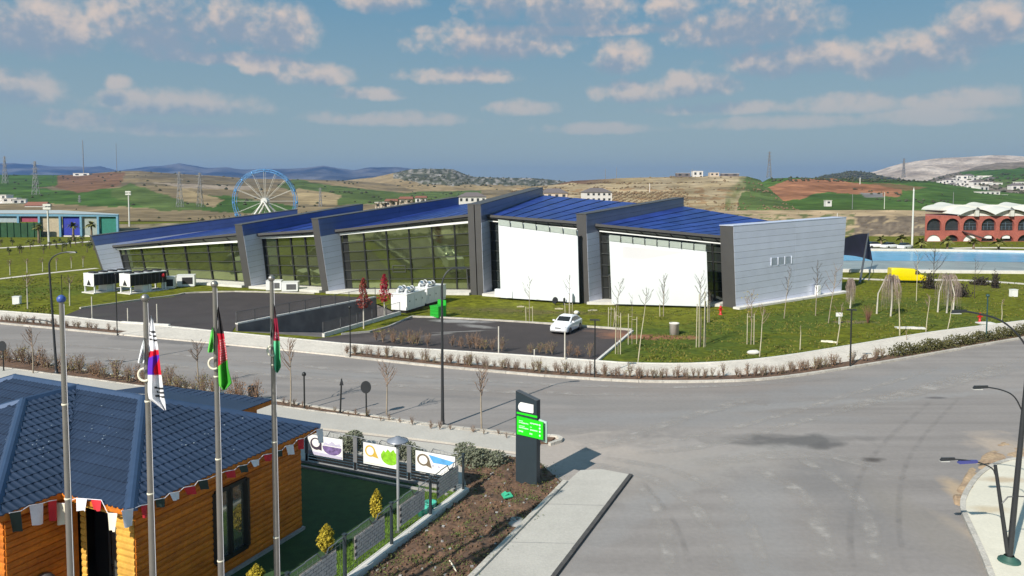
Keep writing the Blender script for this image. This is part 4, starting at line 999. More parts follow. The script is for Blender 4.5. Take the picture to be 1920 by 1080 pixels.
# ---- bunting along the eaves
def bunting(name, e0, e1, label, flags):
    """pennants on a cord hung along an eave; flags: column px, row top, row foot, half width px, material, lean"""
    e0, e1 = Vector(e0), Vector(e1); d = (e1 - e0); d.z = 0; dn = d.normalized(); nn = Vector((dn.y, -dn.x, 0))
    if nn.dot(-e0) < 0: nn = -nn
    root = empty(name, zz(e0, 0), label, 'bunting')
    pts = []
    def hit(px, py):
        r = ray(px, py); o = Vector((0, 0, CAMH)); q = e0 + nn * .10; t = (q - o).dot(nn) / r.dot(nn); return o + r * t
    for (px, y0, y1, w, m, lean) in flags:
        c0_, c1_ = hit(px - w, y0), hit(px + w, y0 - w * .35 * (1 if dn.x * dn.y > 0 else -.4)); hh = (hit(px, y0) - hit(px, y1)).length
        pts += [c0_, c1_]; vs = []; n = 5
        for j in range(n + 1):
            v = j / n
            for i in range(n + 1):
                u = i / n; taper = .5 + (u - .5) * (1 - .22 * v)
                vs.append(c0_.lerp(c1_, taper) - up_z * hh * v + dn * lean * v * hh * .35 + nn * (.05 * math.sin(u * 5 + px) * v + .03 * v))
        mb = MB(); mb.add(vs, [(j * (n + 1) + i, j * (n + 1) + i + 1, (j + 1) * (n + 1) + i + 1, (j + 1) * (n + 1) + i) for j in range(n) for i in range(n)], 0, True); mb.build('pennant', m, root)
    mb = MB(); pts.sort(key=lambda p: (p - e0).dot(dn)); mb.tube(pts, .012, 5); mb.build('cord', m_whitec, root)
dkg = mat('dark_green_cloth', (.03, .045, .035), .85, var=.1)
bunting('bunting', fa(Ap), fa(Rp), 'string of red, white and dark pennants along the eave above the window', [(239, 958, 990, 11, m_whitec, 0), (270, 948, 972, 6, m_red, .1), (300, 937, 953, 9, dkg, .2), (327, 925, 940, 9, m_whitec, .5), (355, 914, 930, 10, m_red, .5), (380, 902, 920, 9, dkg, .3), (431, 884, 898, 9, m_red, .5), (455, 874, 888, 8, dkg, .4), (478, 864, 876, 8, m_whitec, .5), (502, 853, 866, 8, m_red, .4), (523, 846, 858, 6, dkg, .2), (543, 836, 854, 7, m_whitec, .1), (564, 824, 843, 6, m_red, .1), (599, 806, 832, 6, m_whitec, 0)])
bunting('bunting', fa(Cp), fa(Bp), 'string of dark, white and red pennants over the left log wall', [(28, 962, 1000, 11, dkg, .1), (68, 948, 987, 13, m_whitec, .1), (98, 940, 978, 8, m_red, -.1)])
bunting('bunting', fa(Bp), fa(Ap), 'short string of cream, white and red pennants over the porch door', [(113, 943, 982, 8, m_cream, .1), (153, 934, 956, 10, m_whitec, .3), (180, 936, 955, 10, m_red, .5), (211, 962, 994, 9, m_cream, 0)])

# ================================================================== FLAGPOLES AND FLAGS
m_pole = mat('brushed_steel_pole', (.33, .31, .28), .38, .7, var=.06, scale=4)
m_flag = mat('flag_cloth', (.8, .8, .8), .85, var=.05, scale=5, attr='land', spec=.2)
m_blue = mat('blue_finial', (.05, .10, .35), .4)
POLES = [(115, 562, 16.2, 'steel flagpole with blue top and no flag, leftmost of the four'), (272, 560, 16.5, 'steel flagpole carrying the white, red and blue flag'), (402, 534, 18.6, 'steel flagpole carrying the black, red and green flag with white emblem'), (509, 523, 19.9, 'steel flagpole carrying the small furled green and dark red flag')]
PPOS = []
for (px, py, D, lab) in POLES:
    p = at(px, py, D); base = Vector((p.x, p.y, .012)); PPOS.append(p)
    r = empty('flagpole', base, lab, 'flagpole', 'flagpoles in front of the log house')
    H = p.z
    mb = MB(); mb.tube([base, base + up_z * H * .5, base + up_z * (H - .05)], [.085, .072, .05], 14); mb.build('shaft', m_pole, r)
    for k in (.33, .58, .78):
        mb = MB(); rr_ = lerp(.085, .05, k) + .012; mb.lathe(base + up_z * H * k, [(0, -.02), (rr_, -.02), (rr_, .02), (0, .02)], 14); mb.build('collar', m_cream, r)
    mb = MB(); mb.lathe(base + up_z * H, [(.0, -.06), (.07, -.06), (.09, -.02), (.09, .03), (.05, .08), (0, .1)], 12); mb.build('finial', m_blue if px < 200 else m_pole, r)
    mb = MB(); mb.lathe(base, [(0, .05), (.2, .05), (.2, 0), ], 14); mb.lathe(base, [(.2, .05), (.1, .12), (.085, .3)], 14); mb.build('base', m_pole, r)
    mb = MB(); mb.tube([base + Vector((.1, -.05, .9)), base + Vector((.08, -.04, H - .1))], .006, 5); mb.build('halyard', m_whitec, r)
def flag(name, label, D, edge, paint, nu=22, nv=90, fold=.06, wrap=None):
    """limp cloth; edge rows: (row, left px, right px); paint(u, v, px, py) -> colour"""
    vs = []; cs = []; y0, y1 = edge[0][0], edge[-1][0]
    for j in range(nv + 1):
        v = j / nv; py = lerp(y0, y1, v); l, r_ = interp(edge, py)
        for i in range(nu + 1):
            u = i / nu; px = lerp(l, r_, u)
            w = math.sin(u * 9 + v * 3) * fold * (.35 + v) + .05 * math.sin(v * 7 + u * 2)
            vs.append(at(px, py, D - .12 + w)); cs.append(paint(u, v, px, py))
    mb = MB(); mb.add(vs, [(j * (nu + 1) + i, j * (nu + 1) + i + 1, (j + 1) * (nu + 1) + i + 1, (j + 1) * (nu + 1) + i) for j in range(nv) for i in range(nu)], 0, True)
    return mb, cs
def build_flag(name, label, cat, sheets, org, group=None):
    root = empty(name, org, label, cat, group)
    for nm, mb, cs in sheets:
        o = mb.build(nm, m_flag, root); ca = o.data.color_attributes.new('land', 'FLOAT_COLOR', 'POINT'); flat = []
        for c in cs: flat += [*c, 1.]
        ca.data.foreach_set('color', flat)
    return root
WH = (.80, .80, .83); BK = (.015, .015, .017); RD = (.60, .012, .035); BL = (.10, .025, .42)
def k_paint(u, v, px, py):
    for (yc, n, d) in ((622, 3, 7.5), (726, 3, 7.5)):
        for k in range(n):
            yy = yc + k * d + (px - 285) * .15
            if abs(py - yy) < 1.7 and u > (.12 if yc < 700 else .42) and not (k == 1 and .45 < u < .55): return BK
    cx, cy = 287, 679
    if 654 + (300 - px) * .25 < py < 704:
        return RD if (px > 297 - (py - 654) * .12 + 4 * math.sin((py - 654) * .12) or py < 664 + (300 - px) * .3) else BL
    return WH
D1 = 16.5
mb, cs = flag('f', '', D1, [(592, 283, 284), (600, 281, 287), (625, 279, 292), (655, 279, 297), (690, 277, 301), (705, 277, 303), (735, 277, 307), (748, 279, 309), (755, 289, 311), (769, 307, 311.5)], k_paint)
mb2, cs2 = flag('f', '', D1, [(633, 269.5, 270.5), (650, 265, 270.5), (680, 258, 270.5), (681, 259, 270.5)], lambda u, v, px, py: (.78, .80, .80), 8, 20)
build_flag('flag', 'limp white flag with red and blue centre and black bars', 'flag', [('cloth', mb, cs), ('cloth_corner', mb2, cs2)], G(272, 1300))
def a_paint(u, v, px, py):
    t1 = 626 + (px - 405) * -.05 ; t2 = 690 - (px - 405) * .75
    if py < t1: return (.022, .020, .022)
    if py < t2:
        if 636 < py < 682 and (math.sin(px * 1.3 + py * .55) * math.sin(py * .8 - px * .9) > .28) and u > .2: return (.62, .42, .42)
        return (.42, .012, .03)
    return (.045, .30, .03) if u > .16 else (.12, .50, .06)
mb, cs = flag('f', '', 18.6, [(574, 408, 409), (590, 407, 413), (625, 407, 420), (660, 409, 425), (690, 409, 428), (718, 410, 435), (724, 411, 430), (731, 418, 422)], a_paint, 26)
mb2, cs2 = flag('f', '', 18.6, [(613, 398, 399), (625, 395, 400), (660, 389, 400), (661, 390, 399)], lambda u, v, px, py: (.13, .55, .10), 8, 20)
build_flag('flag', 'limp black, red and green flag with pale emblem hanging from a pole', 'flag', [('cloth', mb, cs), ('cloth_corner', mb2, cs2)], G(402, 1300))
def b_paint(u, v, px, py):
    if py < 596: return (.05, .03, .035)
    if py < 639: return (.55, .40, .40) if (622 < py < 635 and math.sin(px * 2 + py * 1.2) > .3 and .3 < u < .8) else (.22, .012, .035)
    return (.06, .36, .15) if u > .25 else (.12, .50, .28)
mb, cs = flag('f', '', 19.9, [(570, 513, 514), (600, 513, 520), (638, 513, 524.5), (660, 513, 525), (688, 514, 527), (694, 515, 524), (699, 518, 521)], b_paint, 16, 70, .04)
mb2, cs2 = flag('f', '', 19.9, [(598, 509, 510), (632, 506.5, 510), (633, 507, 510)], lambda u, v, px, py: (.14, .17, .15), 5, 14)
build_flag('flag', 'small furled flag, dark red above and green below, rightmost of the flags', 'flag', [('cloth', mb, cs), ('cloth_corner', mb2, cs2)], G(509, 1300))
for (px, py, D, lab) in ((272, 702, 16.4, 'white halyard ring on the flagpole with the white flag'), (402, 681, 18.5, 'white halyard ring on the flagpole with the black, red and green flag'), (511, 657, 19.8, 'white halyard ring below the furled green flag')):
    p = at(px, py, D); mb = MB(); n = 14
    mb.tube([p + Vector((.13 * math.cos(t), -.03, .14 * math.sin(t))) for t in (math.pi * (.5 + 1.2 * k / n) for k in range(n + 1))], .028, 6)
    tag(mb.build('halyard_ring', m_cream, None, p), lab, 'ring', 'halyard rings')

# ================================================================== GARDEN, FENCES, BOARDS
K = G(864, 925)
def gpt(s, t): return K - av * s + bv * t            # s along the side fence towards the camera, t along the back fence
gz = .06
sh = up(fill([[(p.x, p.y) for p in (gpt(-.1, -.15), gpt(14, -.15), gpt(14, 6), zz(A0, 0) - bv * .1, zz(R0, 0) - bv * .1, zz(R0, 0) + bv * 5 + av * .2, gpt(-.1, 12))]], gz)); struct('garden_turf', sh, m_turf)
b = MB(); b.prism([(p.x, p.y) for p in (gpt(.2, .0), gpt(14, .0), gpt(14, 1.5), gpt(.2, 1.5))], 0, gz + .012); struct('grass_strip', b, m_turf_b)
# little blades on the sunny strip
gr = MB()
for _ in range(9000):
    p = gpt(random.uniform(.2, 8), random.uniform(.05, 1.5)); a_ = random.random() * 6.28; h = random.uniform(.05, .12); w = .012; d = Vector((math.cos(a_), math.sin(a_), 0)); p = zz(p, gz + .01); le = Vector((random.uniform(-.05, .05), random.uniform(-.05, .05), h))
    gr.add([p - d * w, p + d * w, p + le], [(0, 1, 2)])
o = gr.build('grass_blades', mat('grass_blade', (.11, .20, .02), .8, var=.4, scale=4)); tag(o, 'short bright grass growing inside the side fence', 'grass', kind='stuff')
for (x, y) in ((0, 0),):
    mb = MB(); strip(mb, [gpt(-.2, .02), gpt(14, .02)], [gpt(-.2, -.3), gpt(14, -.3)], 0, .22); kw = tag(mb.build('garden_wall', m_conc_w), 'low pale concrete kerb wall under the side fence', 'wall')
mb = MB(); strip(mb, [gpt(.12, .3), gpt(.12, 12)], [gpt(-.12, .3), gpt(-.12, 12)], 0, .16); tag(mb.build('garden_wall', m_conc), 'grey concrete kerb under the back fence with the boards', 'wall')
mb = MB(); strip(mb, [gpt(.62, .3), gpt(.62, 12)], [gpt(.5, .3), gpt(.5, 12)], 0, .14); struct('turf_edging', mb, m_conc)
m_post = mat('fence_green_grey', (.035, .048, .055), .5, .2, var=.08)
m_panel = mat('fence_panel_taupe', (.58, .52, .48), .8, var=.1, scale=2)
m_wire = mat('fence_wire', (.22, .23, .24), .4, .6)
fence = empty('fence', zz(K, 0), 'side fence of dark posts and grey brick-pattern panels with wavy top rail', 'fence')
SP = 2.72
for i in range(6):
    p = zz(gpt(i * SP, -.12), .22); mb = MB(); mb.beam(p, p + up_z * 1.5, .11, .11); po = mb.build('post', m_post, fence)
    mb = MB(); mb.box(p + up_z * 1.52, (.13, .13, .03), math.atan2(av.y, av.x)); mb.build('post_cap', m_post, po)
def wavy(a, b, z, par, n=1, amp=.2):
    d = b - a; pts = []
    for k, dz in ((0, .0), (.28, .0), (.30, .03), (.46, .03), (.5, .22 * amp / .2 * .2), (.56, -amp), (.66, -amp), (.70, -.03), (.84, -.03), (.87, 0.), (1, 0.)):
        pts.append(zz(a + d * k, z + dz))
    mb = MB(); mb.tube(pts, .02, 6); mb.build('top_rail', m_wire, par)
for i in range(5):
    a, b = gpt(i * SP, -.12), gpt((i + 1) * SP, -.12); wavy(b, a, 1.66, fence)
    p0, p1 = b.lerp(a, .20), b.lerp(a, .84)
    mb = MB(); mb.slab([zz(p0, .62), zz(p1, .62), zz(p1, 1.42), zz(p0, 1.42)], -bv, .03)
    pan = mb.build('panel_backing', mat('panel_joint', (.13, .12, .115), .9), fence)
    nx, nz_ = 7, 7; st = MB()
    for j in range(nz_):
        for k in range(nx):
            u0 = (k + (.5 if j % 2 else 0)) / nx; u1 = min(1, u0 + .90 / nx)
            if u0 > .98: continue
            z0_, z1_ = .62 + .8 * (j + .05) / nz_, .62 + .8 * (j + .88) / nz_; dd = random.uniform(.012, .022)
            for sd in (-1, 1):
                off = -bv * dd if sd < 0 else bv * (.03 + dd)
                q = [zz(p0.lerp(p1, u0), z0_), zz(p0.lerp(p1, u1), z0_), zz(p0.lerp(p1, u1), z1_), zz(p0.lerp(p1, u0), z1_)]
                st.slab([x - bv * dd if sd < 0 else x + bv * .0 for x in q], -bv, .012) if sd < 0 else None
    o = st.build('brick_face', m_panel, pan); o['kind'] = 'stuff'
    ms = MB()
    for k in range(1, 12): q = zz(b.lerp(a, k / 12), 0); ms.beam(q + up_z * .3, q + up_z * 1.6, .006)
    for z in (.3, .5, 1.5): ms.beam(zz(a, z), zz(b, z), .008)
    o = ms.build('mesh_wires', m_wire, fence); o['kind'] = 'stuff'
back = empty('fence', zz(gpt(0, .2), 0), 'back fence of grey boards and black slats carrying three printed boards', 'fence')
m_postw = mat('grey_post_board', (.16, .165, .175), .6, var=.1)
for i, t in enumerate((2.6, 5.5, 8.3)):
    p = gpt(0, t); mb = MB(); d = bv * .11; mb.slab([zz(p - d, .5), zz(p + d, .5), zz(p + d, 1.72), zz(p - d, 1.72)], -av, .06); mb.build('post_board', m_postw, back)
    mb = MB(); mb.beam(zz(p, .1), zz(p, .5), .1, .1); mb.build('post', m_black, back)
for i, (t0_, t1_) in enumerate(((.1, 2.6), (2.6, 5.5), (5.5, 8.3))):
    for k in range(5):
        z = .22 + k * .13; mb = MB(); mb.slab([zz(gpt(.02, t0_ + .12), z), zz(gpt(.02, t1_ - .12), z), zz(gpt(.02, t1_ - .12), z + .085), zz(gpt(.02, t0_ + .12), z + .085)], -av, .02); mb.build('slat', m_black, back)
    wavy(gpt(0, t0_), gpt(0, t1_), 1.70, back); 
    ms = MB()
    for k in range(1, 14): q = gpt(0, lerp(t0_, t1_, k / 14)); ms.beam(zz(q, .2), zz(q, 1.66), .008)
    o = ms.build('mesh_wires', m_black, back); o['kind'] = 'stuff'
# printed boards
def board(label, q, art):
    """q: four picture corners tl,tr,br,bl on the back fence plane"""
    o_ = Vector((0, 0, CAMH)); pl = gpt(.10, 0)
    def hit(px, py):
        r = ray(px, py); t = (pl - o_).dot(av) / r.dot(av); return o_ + r * t
    c = [hit(*p) for p in q]; root = empty('printed_board', zz(c[3], 0), label, 'sign', 'boards on the back fence')
    # make it a true upright rectangle
    w = ((c[1] - c[0]).dot(bv) + (c[2] - c[3]).dot(bv)) / 2; zt = (c[0].z + c[1].z) / 2; zb = (c[3].z + c[2].z) / 2; o0 = c[0]
    def S(u, v, lift=0.): return zz(o0 + bv * w * u - av * lift, lerp(zt, zb, v))
    mb = MB(); mb.slab([S(0, 0), S(1, 0), S(1, 1), S(0, 1)], -av, .025); mb.build('board', m_white, root)
    mb = MB()
    for a, b in (((0, 0), (1, 0)), ((1, 0), (1, 1)), ((1, 1), (0, 1)), ((0, 1), (0, 0))): mb.beam(S(*a, -.03), S(*b, -.03), .03, .03)
    mb.build('board_frame', m_rail, root)
    for i, (nm, poly, m) in enumerate(art):
        mb = MB(); mb.add([S(u, v, .006 + .003 * i) for u, v in poly], [tuple(range(len(poly)))]); mb.build(nm, m, root)
def disc(cx, cy, rx, ry, n=28, a0=0, a1=2 * math.pi): return [(cx + rx * math.cos(lerp(a0, a1, k / n)), cy + ry * math.sin(lerp(a0, a1, k / n))) for k in range(n + 1)]
def pin(cx, cy, r, tip, asp=.55): return disc(cx, cy, r * asp, r, 24, math.pi * .35, math.pi * 1.95) + [tip]
m_yel = mat('ochre_print', (.60, .40, .06), .6, var=.05); m_grn = mat('lime_print', (.22, .52, .02), .6, var=.3, scale=6); m_umb = mat('umber_print', (.16, .12, .08), .6, var=.08)
m_sky = mat('sky_print', (.10, .36, .70), .6, var=.15, scale=4); m_pur = mat('violet_print', (.16, .11, .26), .6, var=.5, scale=9); m_lil = mat('lilac_print', (.50, .48, .62), .6, var=.08); m_brn = mat('dark_print', (.05, .035, .06), .6)  # last one is near-black violet ink for the dark pin
bowl = disc(.76, .48, .25, .38, 20, -.25, math.pi + .25)
board('white board with yellow pin and lime green field picture', [(681, 829), (747, 840), (747, 880), (681, 869)], [('yellow_pin', pin(.20, .36, .27, (.44, .66)), m_yel), ('pin_hole', disc(.20, .36, .105, .20), m_white), ('green_picture', bowl, m_grn), ('green_tops', [(.52, .4), (.58, .22), (.64, .3), (.7, .14), (.78, .26), (.86, .12), (.92, .28), (1., .2), (1., .42)], m_grn), ('hem', [(.02, .9), (.6, .9), (.6, .93), (.02, .93)], m_cream)])
board('white board with brown pin and blue sky picture, nearest the corner', [(779, 844), (853, 857), (853, 894), (779, 884)], [('brown_pin', pin(.20, .40, .29, (.42, .76)), m_umb), ('pin_hole', disc(.20, .40, .11, .21), m_white), ('sky_picture', [(.34, .10), (.98, .26), (.86, .46), (.46, .46), (.40, .3)], m_sky), ('specks', [(.42, .56), (.47, .56), (.47, .64), (.42, .64)], m_lil), ('specks', [(.57, .56), (.62, .58), (.62, .66), (.57, .64)], m_lil)])
board('white board with violet field picture beside the house corner', [(577, 815), (642, 823), (642, 861), (577, 852)], [('violet_picture', disc(.70, .50, .27, .36, 20, -.15, math.pi + .15), m_pur), ('violet_tops', [(.45, .4), (.5, .25), (.6, .32), (.7, .18), (.8, .3), (.92, .24), (.96, .4)], m_lil), ('dark_pin', pin(.24, .42, .3, (.40, .72)), m_brn), ('pin_hole', disc(.24, .38, .11, .2), m_white), ('hem', [(.02, .80), (.98, .86), (.98, .98), (.02, .98)], m_lil)])
# garden lamp
p = G(747, 1000); gl_ = empty('garden_lamp', zz(p, 0), 'pale garden lamp post with flat hat standing on the grass strip', 'lamp')
ht = zat(p, 826); mb = MB(); mb.tube([zz(p, 0), zz(p, ht - .1)], .055, 10); mb.build('post', mat('pale_post', (.42, .44, .46), .4, .4), gl_)
mb = MB(); mb.lathe(zz(p, ht), [(.12, -.22), (.13, -.05), (.42, -.03), (.40, .02), (.14, .1), (.12, .14), (0, .15)], 18); mb.build('hat', mat('lamp_hat', (.35, .37, .42), .35, .5), gl_)
mb = MB(); mb.lathe(zz(p, .05), [(.16, 0), (.16, .04), (.06, .06)], 12); mb.build('base', m_rail, gl_)
# golden cypresses
m_gold = mat('golden_foliage', (.42, .33, .03), .9, var=.4, scale=8)
m_bark = mat('bark', (.14, .10, .075), .95, var=.25, scale=6)
def leaf_cloud(mb, fn, n, size, mi=0):
    for _ in range(n):
        p = fn(); nrm = Vector((random.gauss(0, 1), random.gauss(0, 1), random.gauss(.3, 1))).normalized(); x = nrm.orthogonal().normalized(); y = nrm.cross(x); s = size * random.uniform(.6, 1.4)
        mb.add([p - x * s, p + y * s * .55, p + x * s, p - y * s * .55], [(0, 1, 2, 3)], mi)
for (px, py, top, rad, lab) in ((706, 975, 919, .22, 'golden conifer beside the second fence panel'), (612, 1038, 984, .27, 'golden conifer beside the third fence panel'), (480, 1110, 1060, .27, 'golden conifer at the bottom edge below the last flagpole')):
    p = G(px, py, gz); H = zat(p, top) - gz; r = empty('golden_conifer', p, lab, 'shrub', 'golden conifers in the garden')
    mb = MB(); mb.tube([p, p + up_z * H * .8], [.05, .015], 6); mb.build('trunk', m_bark, r)
    mb = MB()
    def fn():
        t = random.random() ** .8; a_ = random.random() * 6.283; rr_ = rad * (math.sin(math.pi * min(1, .12 + t * .9)) ** .7) * (.55 + .5 * random.random()) * (1 + .2 * math.sin(a_ * 3 + t * 9)); return p + Vector((math.cos(a_) * rr_, math.sin(a_) * rr_, .12 + t * (H - .1)))
    leaf_cloud(mb, fn, 1500, .05); mb.build('crown', m_gold, r)
for (px, py, lab) in ((793, 968, 'turquoise tub on the grass strip, nearer the camera'), (807, 957, 'turquoise tub on the grass strip, behind the other tub')):
    p = G(px, py, gz); mb = MB(); mb.lathe(p, [(0, .0), (.2, 0), (.24, .3), (.27, .32), (.27, .36), (.2, .36), (.19, .25), (0, .25)], 16); tag(mb.build('garden_tub', mat('turquoise_plastic', (.05, .38, .28), .4), None, p), lab, 'tub', 'turquoise tubs')

# grey-green shrubs outside the back fence
m_lav = mat('grey_green_leaf', (.155, .17, .115), .9, var=.35, scale=5); m_twig = mat('twig', (.13, .085, .06), .95, var=.25, scale=5)
def shrub(root_p, w, h, n, m, name, lab, group, size=.06, twigs=9):
    r = empty(name, root_p, lab, 'shrub', group); mb = MB()
    for _ in range(twigs):
        a_ = random.random() * 6.28; e = root_p + Vector((math.cos(a_) * w * .4, math.sin(a_) * w * .4, h * random.uniform(.5, .9))); mb.tube([root_p, root_p.lerp(e, .5) + up_z * .06, e], [.016, .011, .005], 4)
    mb.build('stems', m_twig, r); mb = MB()
    def fn():
        a_ = random.random() * 6.283; t = random.random(); rr_ = w * .5 * math.sqrt(random.random()) * (1 - .35 * t) * (1 + .25 * math.sin(a_ * 3)); return root_p + Vector((math.cos(a_) * rr_, math.sin(a_) * rr_, .05 + h * t * (1 - .3 * (rr_ / (w * .5)))))
    leaf_cloud(mb, fn, n, size); mb.build('crown', m, r); return r
SHR = [((655, 848), 1.5, .95, 'left of the lime green board'), ((700, 860), 1.2, .7, 'below the lime green board'), ((722, 868), 1.1, .6, 'under the right end of the lime green board'), ((664, 842), 1.1, .95, 'behind the middle fence board'), ((760, 858), 1.2, .85, 'between the lime green board and the blue sky board'), ((885, 874), 1.5, .85, 'just right of the fence corner'), ((905, 873), 1.3, .8, 'second to the right of the fence corner'), ((930, 876), 1.4, .75, 'nearest the totem sign'), ((872, 864), 1.3, .9, 'directly behind the fence corner'), ((780, 866), 1.0, .7, 'behind the blue sky board')]
for (q, w, h, lab) in SHR: shrub(G(*q), w, h, 900, m_lav, 'lavender_shrub', 'grey-green shrub outside the back fence, ' + lab, 'grey-green shrubs behind the back fence')

gap_ = [G(1004, 853, .05), G(969, 854, .05), G(840, 834, .05), G(600, 807, .05), G(470, 792, .05), gpt(-.1, 13), gpt(-.1, -.1), G(880, 872, .05), G(1000, 866, .05)]
struct('fence_margin', up(fill([[(p.x, p.y) for p in gap_]], .05)), m_pave)
# ---- bare earth between fence and footway
NU, NV = 60, 110; vs = []
Lp_ = [(0, 862, 862), (.28, 878, 928), (1, 660, 1100)]; Rp_ = [(0, 1000, 858), (.28, 1058, 912), (1, 868, 1100)]
for j in range(NV + 1):
    t = j / NV; a = G(*interp(Lp_, t)); b = G(*interp(Rp_, t))
    for i in range(NU + 1):
        s = i / NU; p = a.lerp(b, s); e = min(1, 6 * min(s, 1 - s), 8 * t + .1)
        p.z = .06 + e * (.10 + .16 * noise.fractal(Vector((p.x * .9, p.y * .9, 2)), 1, 2, 6) + .05 * noise.noise(Vector((p.x * 7, p.y * 7, 1)))); vs.append(p)
mb = MB(); mb.add(vs, [(j * (NU + 1) + i, (j + 1) * (NU + 1) + i, (j + 1) * (NU + 1) + i + 1, j * (NU + 1) + i + 1) for j in range(NV) for i in range(NU)], 0, True); up(mb); struct('earth_bank', mb, m_soil)
EARTH = vs
cl = MB()
for _ in range(1500):
    p = random.choice(EARTH); s = random.uniform(.015, .07); cl.box(p + up_z * s * .3, (s * 1.6, s * 1.2, s), random.random() * 3, 0 if random.random() < .93 else 1, Matrix.Rotation(random.uniform(-.5, .5), 3, 'X'))
o = cl.build('clods', [m_soil, m_conc]); tag(o, 'clods and small stones scattered over the bare earth', 'clods', kind='stuff')
wd = MB()
for _ in range(170):
    c = random.choice(EARTH); k = random.uniform(.08, .3)
    leaf_cloud(wd, lambda: c + Vector((random.gauss(0, k), random.gauss(0, k), abs(random.gauss(.03, .05)))), 26, .03)
o = wd.build('weeds', mat('weed_leaf', (.10, .13, .03), .9, var=.4, scale=3)); tag(o, 'low weeds growing on the bare earth bank', 'weeds', kind='stuff')
p = G(951, 929, .2); mb = MB(); mb.box(p, (.42, .3, .05), .5, 0, Matrix.Rotation(.3, 3, 'X')); mb.box(p + Vector((-.1, .05, .05)), (.2, .28, .03), .5, 0, Matrix.Rotation(-.4, 3, 'Y')); tag(mb.build('plastic_scrap', mat('green_plastic', (.05, .42, .24), .5), None, p), 'green plastic scrap lying on the earth below the totem sign', 'scrap')
p = G(966, 978, .14); mb = MB(); mb.lathe(p, [(.0, .03), (.38, .03), (.40, 0.), (.40, -.1)], 22); mb.lathe(p, [(.36, .034), (.33, .05), (0, .05)], 22); tag(mb.build('manhole_cover', m_conc, None, p), 'round grey manhole cover in the earth by the footway', 'manhole')
p = G(850, 1062, .2); mb = MB(); mb.tube([p + Vector((-.15, .3, .05)), p, p + Vector((.12, -.35, .02))], [.03, .035, .02], 7); tag(mb.build('stick', m_cream, None, p), 'short pale stick lying on the earth bank', 'stick')

# ================================================================== TOTEM SIGN
T0, T1 = G(967, 908), G(1006, 920); td = (T1 - T0).normalized(); tn = Vector((td.y, -td.x, 0)); tw = (T1 - T0).length; tz0, tz1 = zat(T0, 733), zat(T1, 752)
if tn.y > 0: tn = -tn
m_tot = mat('slate_panel', (.028, .042, .052), .45, .1, var=.06); m_tgreen = mat('signal_green', (.02, .62, .015), .4, var=.04); m_tlet = mat('mint_lettering', (.62, .85, .70), .5, var=0)
tot = empty('totem_sign', zz(T0, 0), 'tall slate grey totem sign with slanted top and bright green panel', 'sign')
mb = MB(); fr_ = [zz(T0, 0), zz(T1, 0), zz(T1, tz1), zz(T0, tz0)]; mb.slab(fr_, tn, .26); mb.build('column', m_tot, tot)
mb = MB(); mb.slab([fr_[3] + up_z * .012, fr_[2] + up_z * .012, fr_[2] - tn * .26 + up_z * .012, fr_[3] - tn * .26 + up_z * .012], (0, 0, 1), .03); mb.build('top_cap', m_rail, tot)
def TS(px, py, lift=.01):
    r = ray(px, py); o_ = Vector((0, 0, CAMH)); q = T0 + tn * lift; t = (q - o_).dot(tn) / r.dot(tn); return o_ + r * t
def tpoly(name, pts, m, lift, thick=.02, par=None):
    mb = MB(); mb.slab([TS(x, y, lift) for x, y in pts], tn, thick); return mb.build(name, m, par or tot)
tpoly('logo_patch', [(976, 754), (1000, 759), (1000, 774), (999, 775), (978, 771), (974, 769), (972, 766), (971.5, 761), (973, 757)], m_white, .012)
tpoly('green_stripe', [(968.8, 772), (1007, 780), (1007, 784), (968.8, 775.5)], m_tgreen, .015)
gp = tpoly('green_panel', [(969, 780), (1018, 792), (1018, 825), (969, 814)], m_tgreen, .06, .06)
for (x0, y0, x1, y1, h) in ((973, 787.5, 981, 789.2, 1.6), (973, 790.5, 991, 794.5, 2.4), (994, 792, 1010, 795.6, 2.8), (973, 797, 984, 799.2, 1.6), (973, 799.6, 991, 803.8, 2.4), (994, 800, 997.5, 800.7, 1.6), (994, 804.5, 1008, 807.6, 2.6), (972.5, 806, 981, 808, 3), (993, 811.5, 998.5, 813, 3.4)):
    # lettering too small to read: each line is a broken row of strokes
    n = max(2, int((x1 - x0) / 1.6))
    lm = MB()
    for k in range(n):
        a_, b_ = k / n, (k + .72) / n; hh = h * random.uniform(.7, 1); q = [(lerp(x0, x1, a_), lerp(y0, y1, a_)), (lerp(x0, x1, b_), lerp(y0, y1, b_)), (lerp(x0, x1, b_), lerp(y0, y1, b_) + hh), (lerp(x0, x1, a_), lerp(y0, y1, a_) + hh)]
        lm.add([TS(x, y, .064) for x, y in q], [(0, 1, 2, 3)])
    o = lm.build('lettering', m_tlet, gp); o['kind'] = 'stuff'
for y in (797.5, 803.5, 809.5, 817): 
    c = TS(1012, y, .064); mb = MB(); mb.add([c + td * .045 * math.cos(k * .5236) + up_z * .045 * math.sin(k * .5236) for k in range(12)], [tuple(range(12))]); mb.build('symbol', m_tlet, gp)
# second blade behind, turned edge-on
e0_, e1_ = zz(T1, 0) - tn * .20 + td * .0, zz(T1, 0) - tn * .20 + td * .42
zt_, zb2 = zat(T1, 787), zat(T1, 826)
mb = MB(); mb.slab([zz(e0_, zb2), zz(e1_, zb2 - .06), zz(e1_, zt_ - .06), zz(e0_, zt_)], -tn, .06); mb.build('rear_panel', mat('pale_mint_panel', (.45, .60, .55), .4, var=.03), tot)
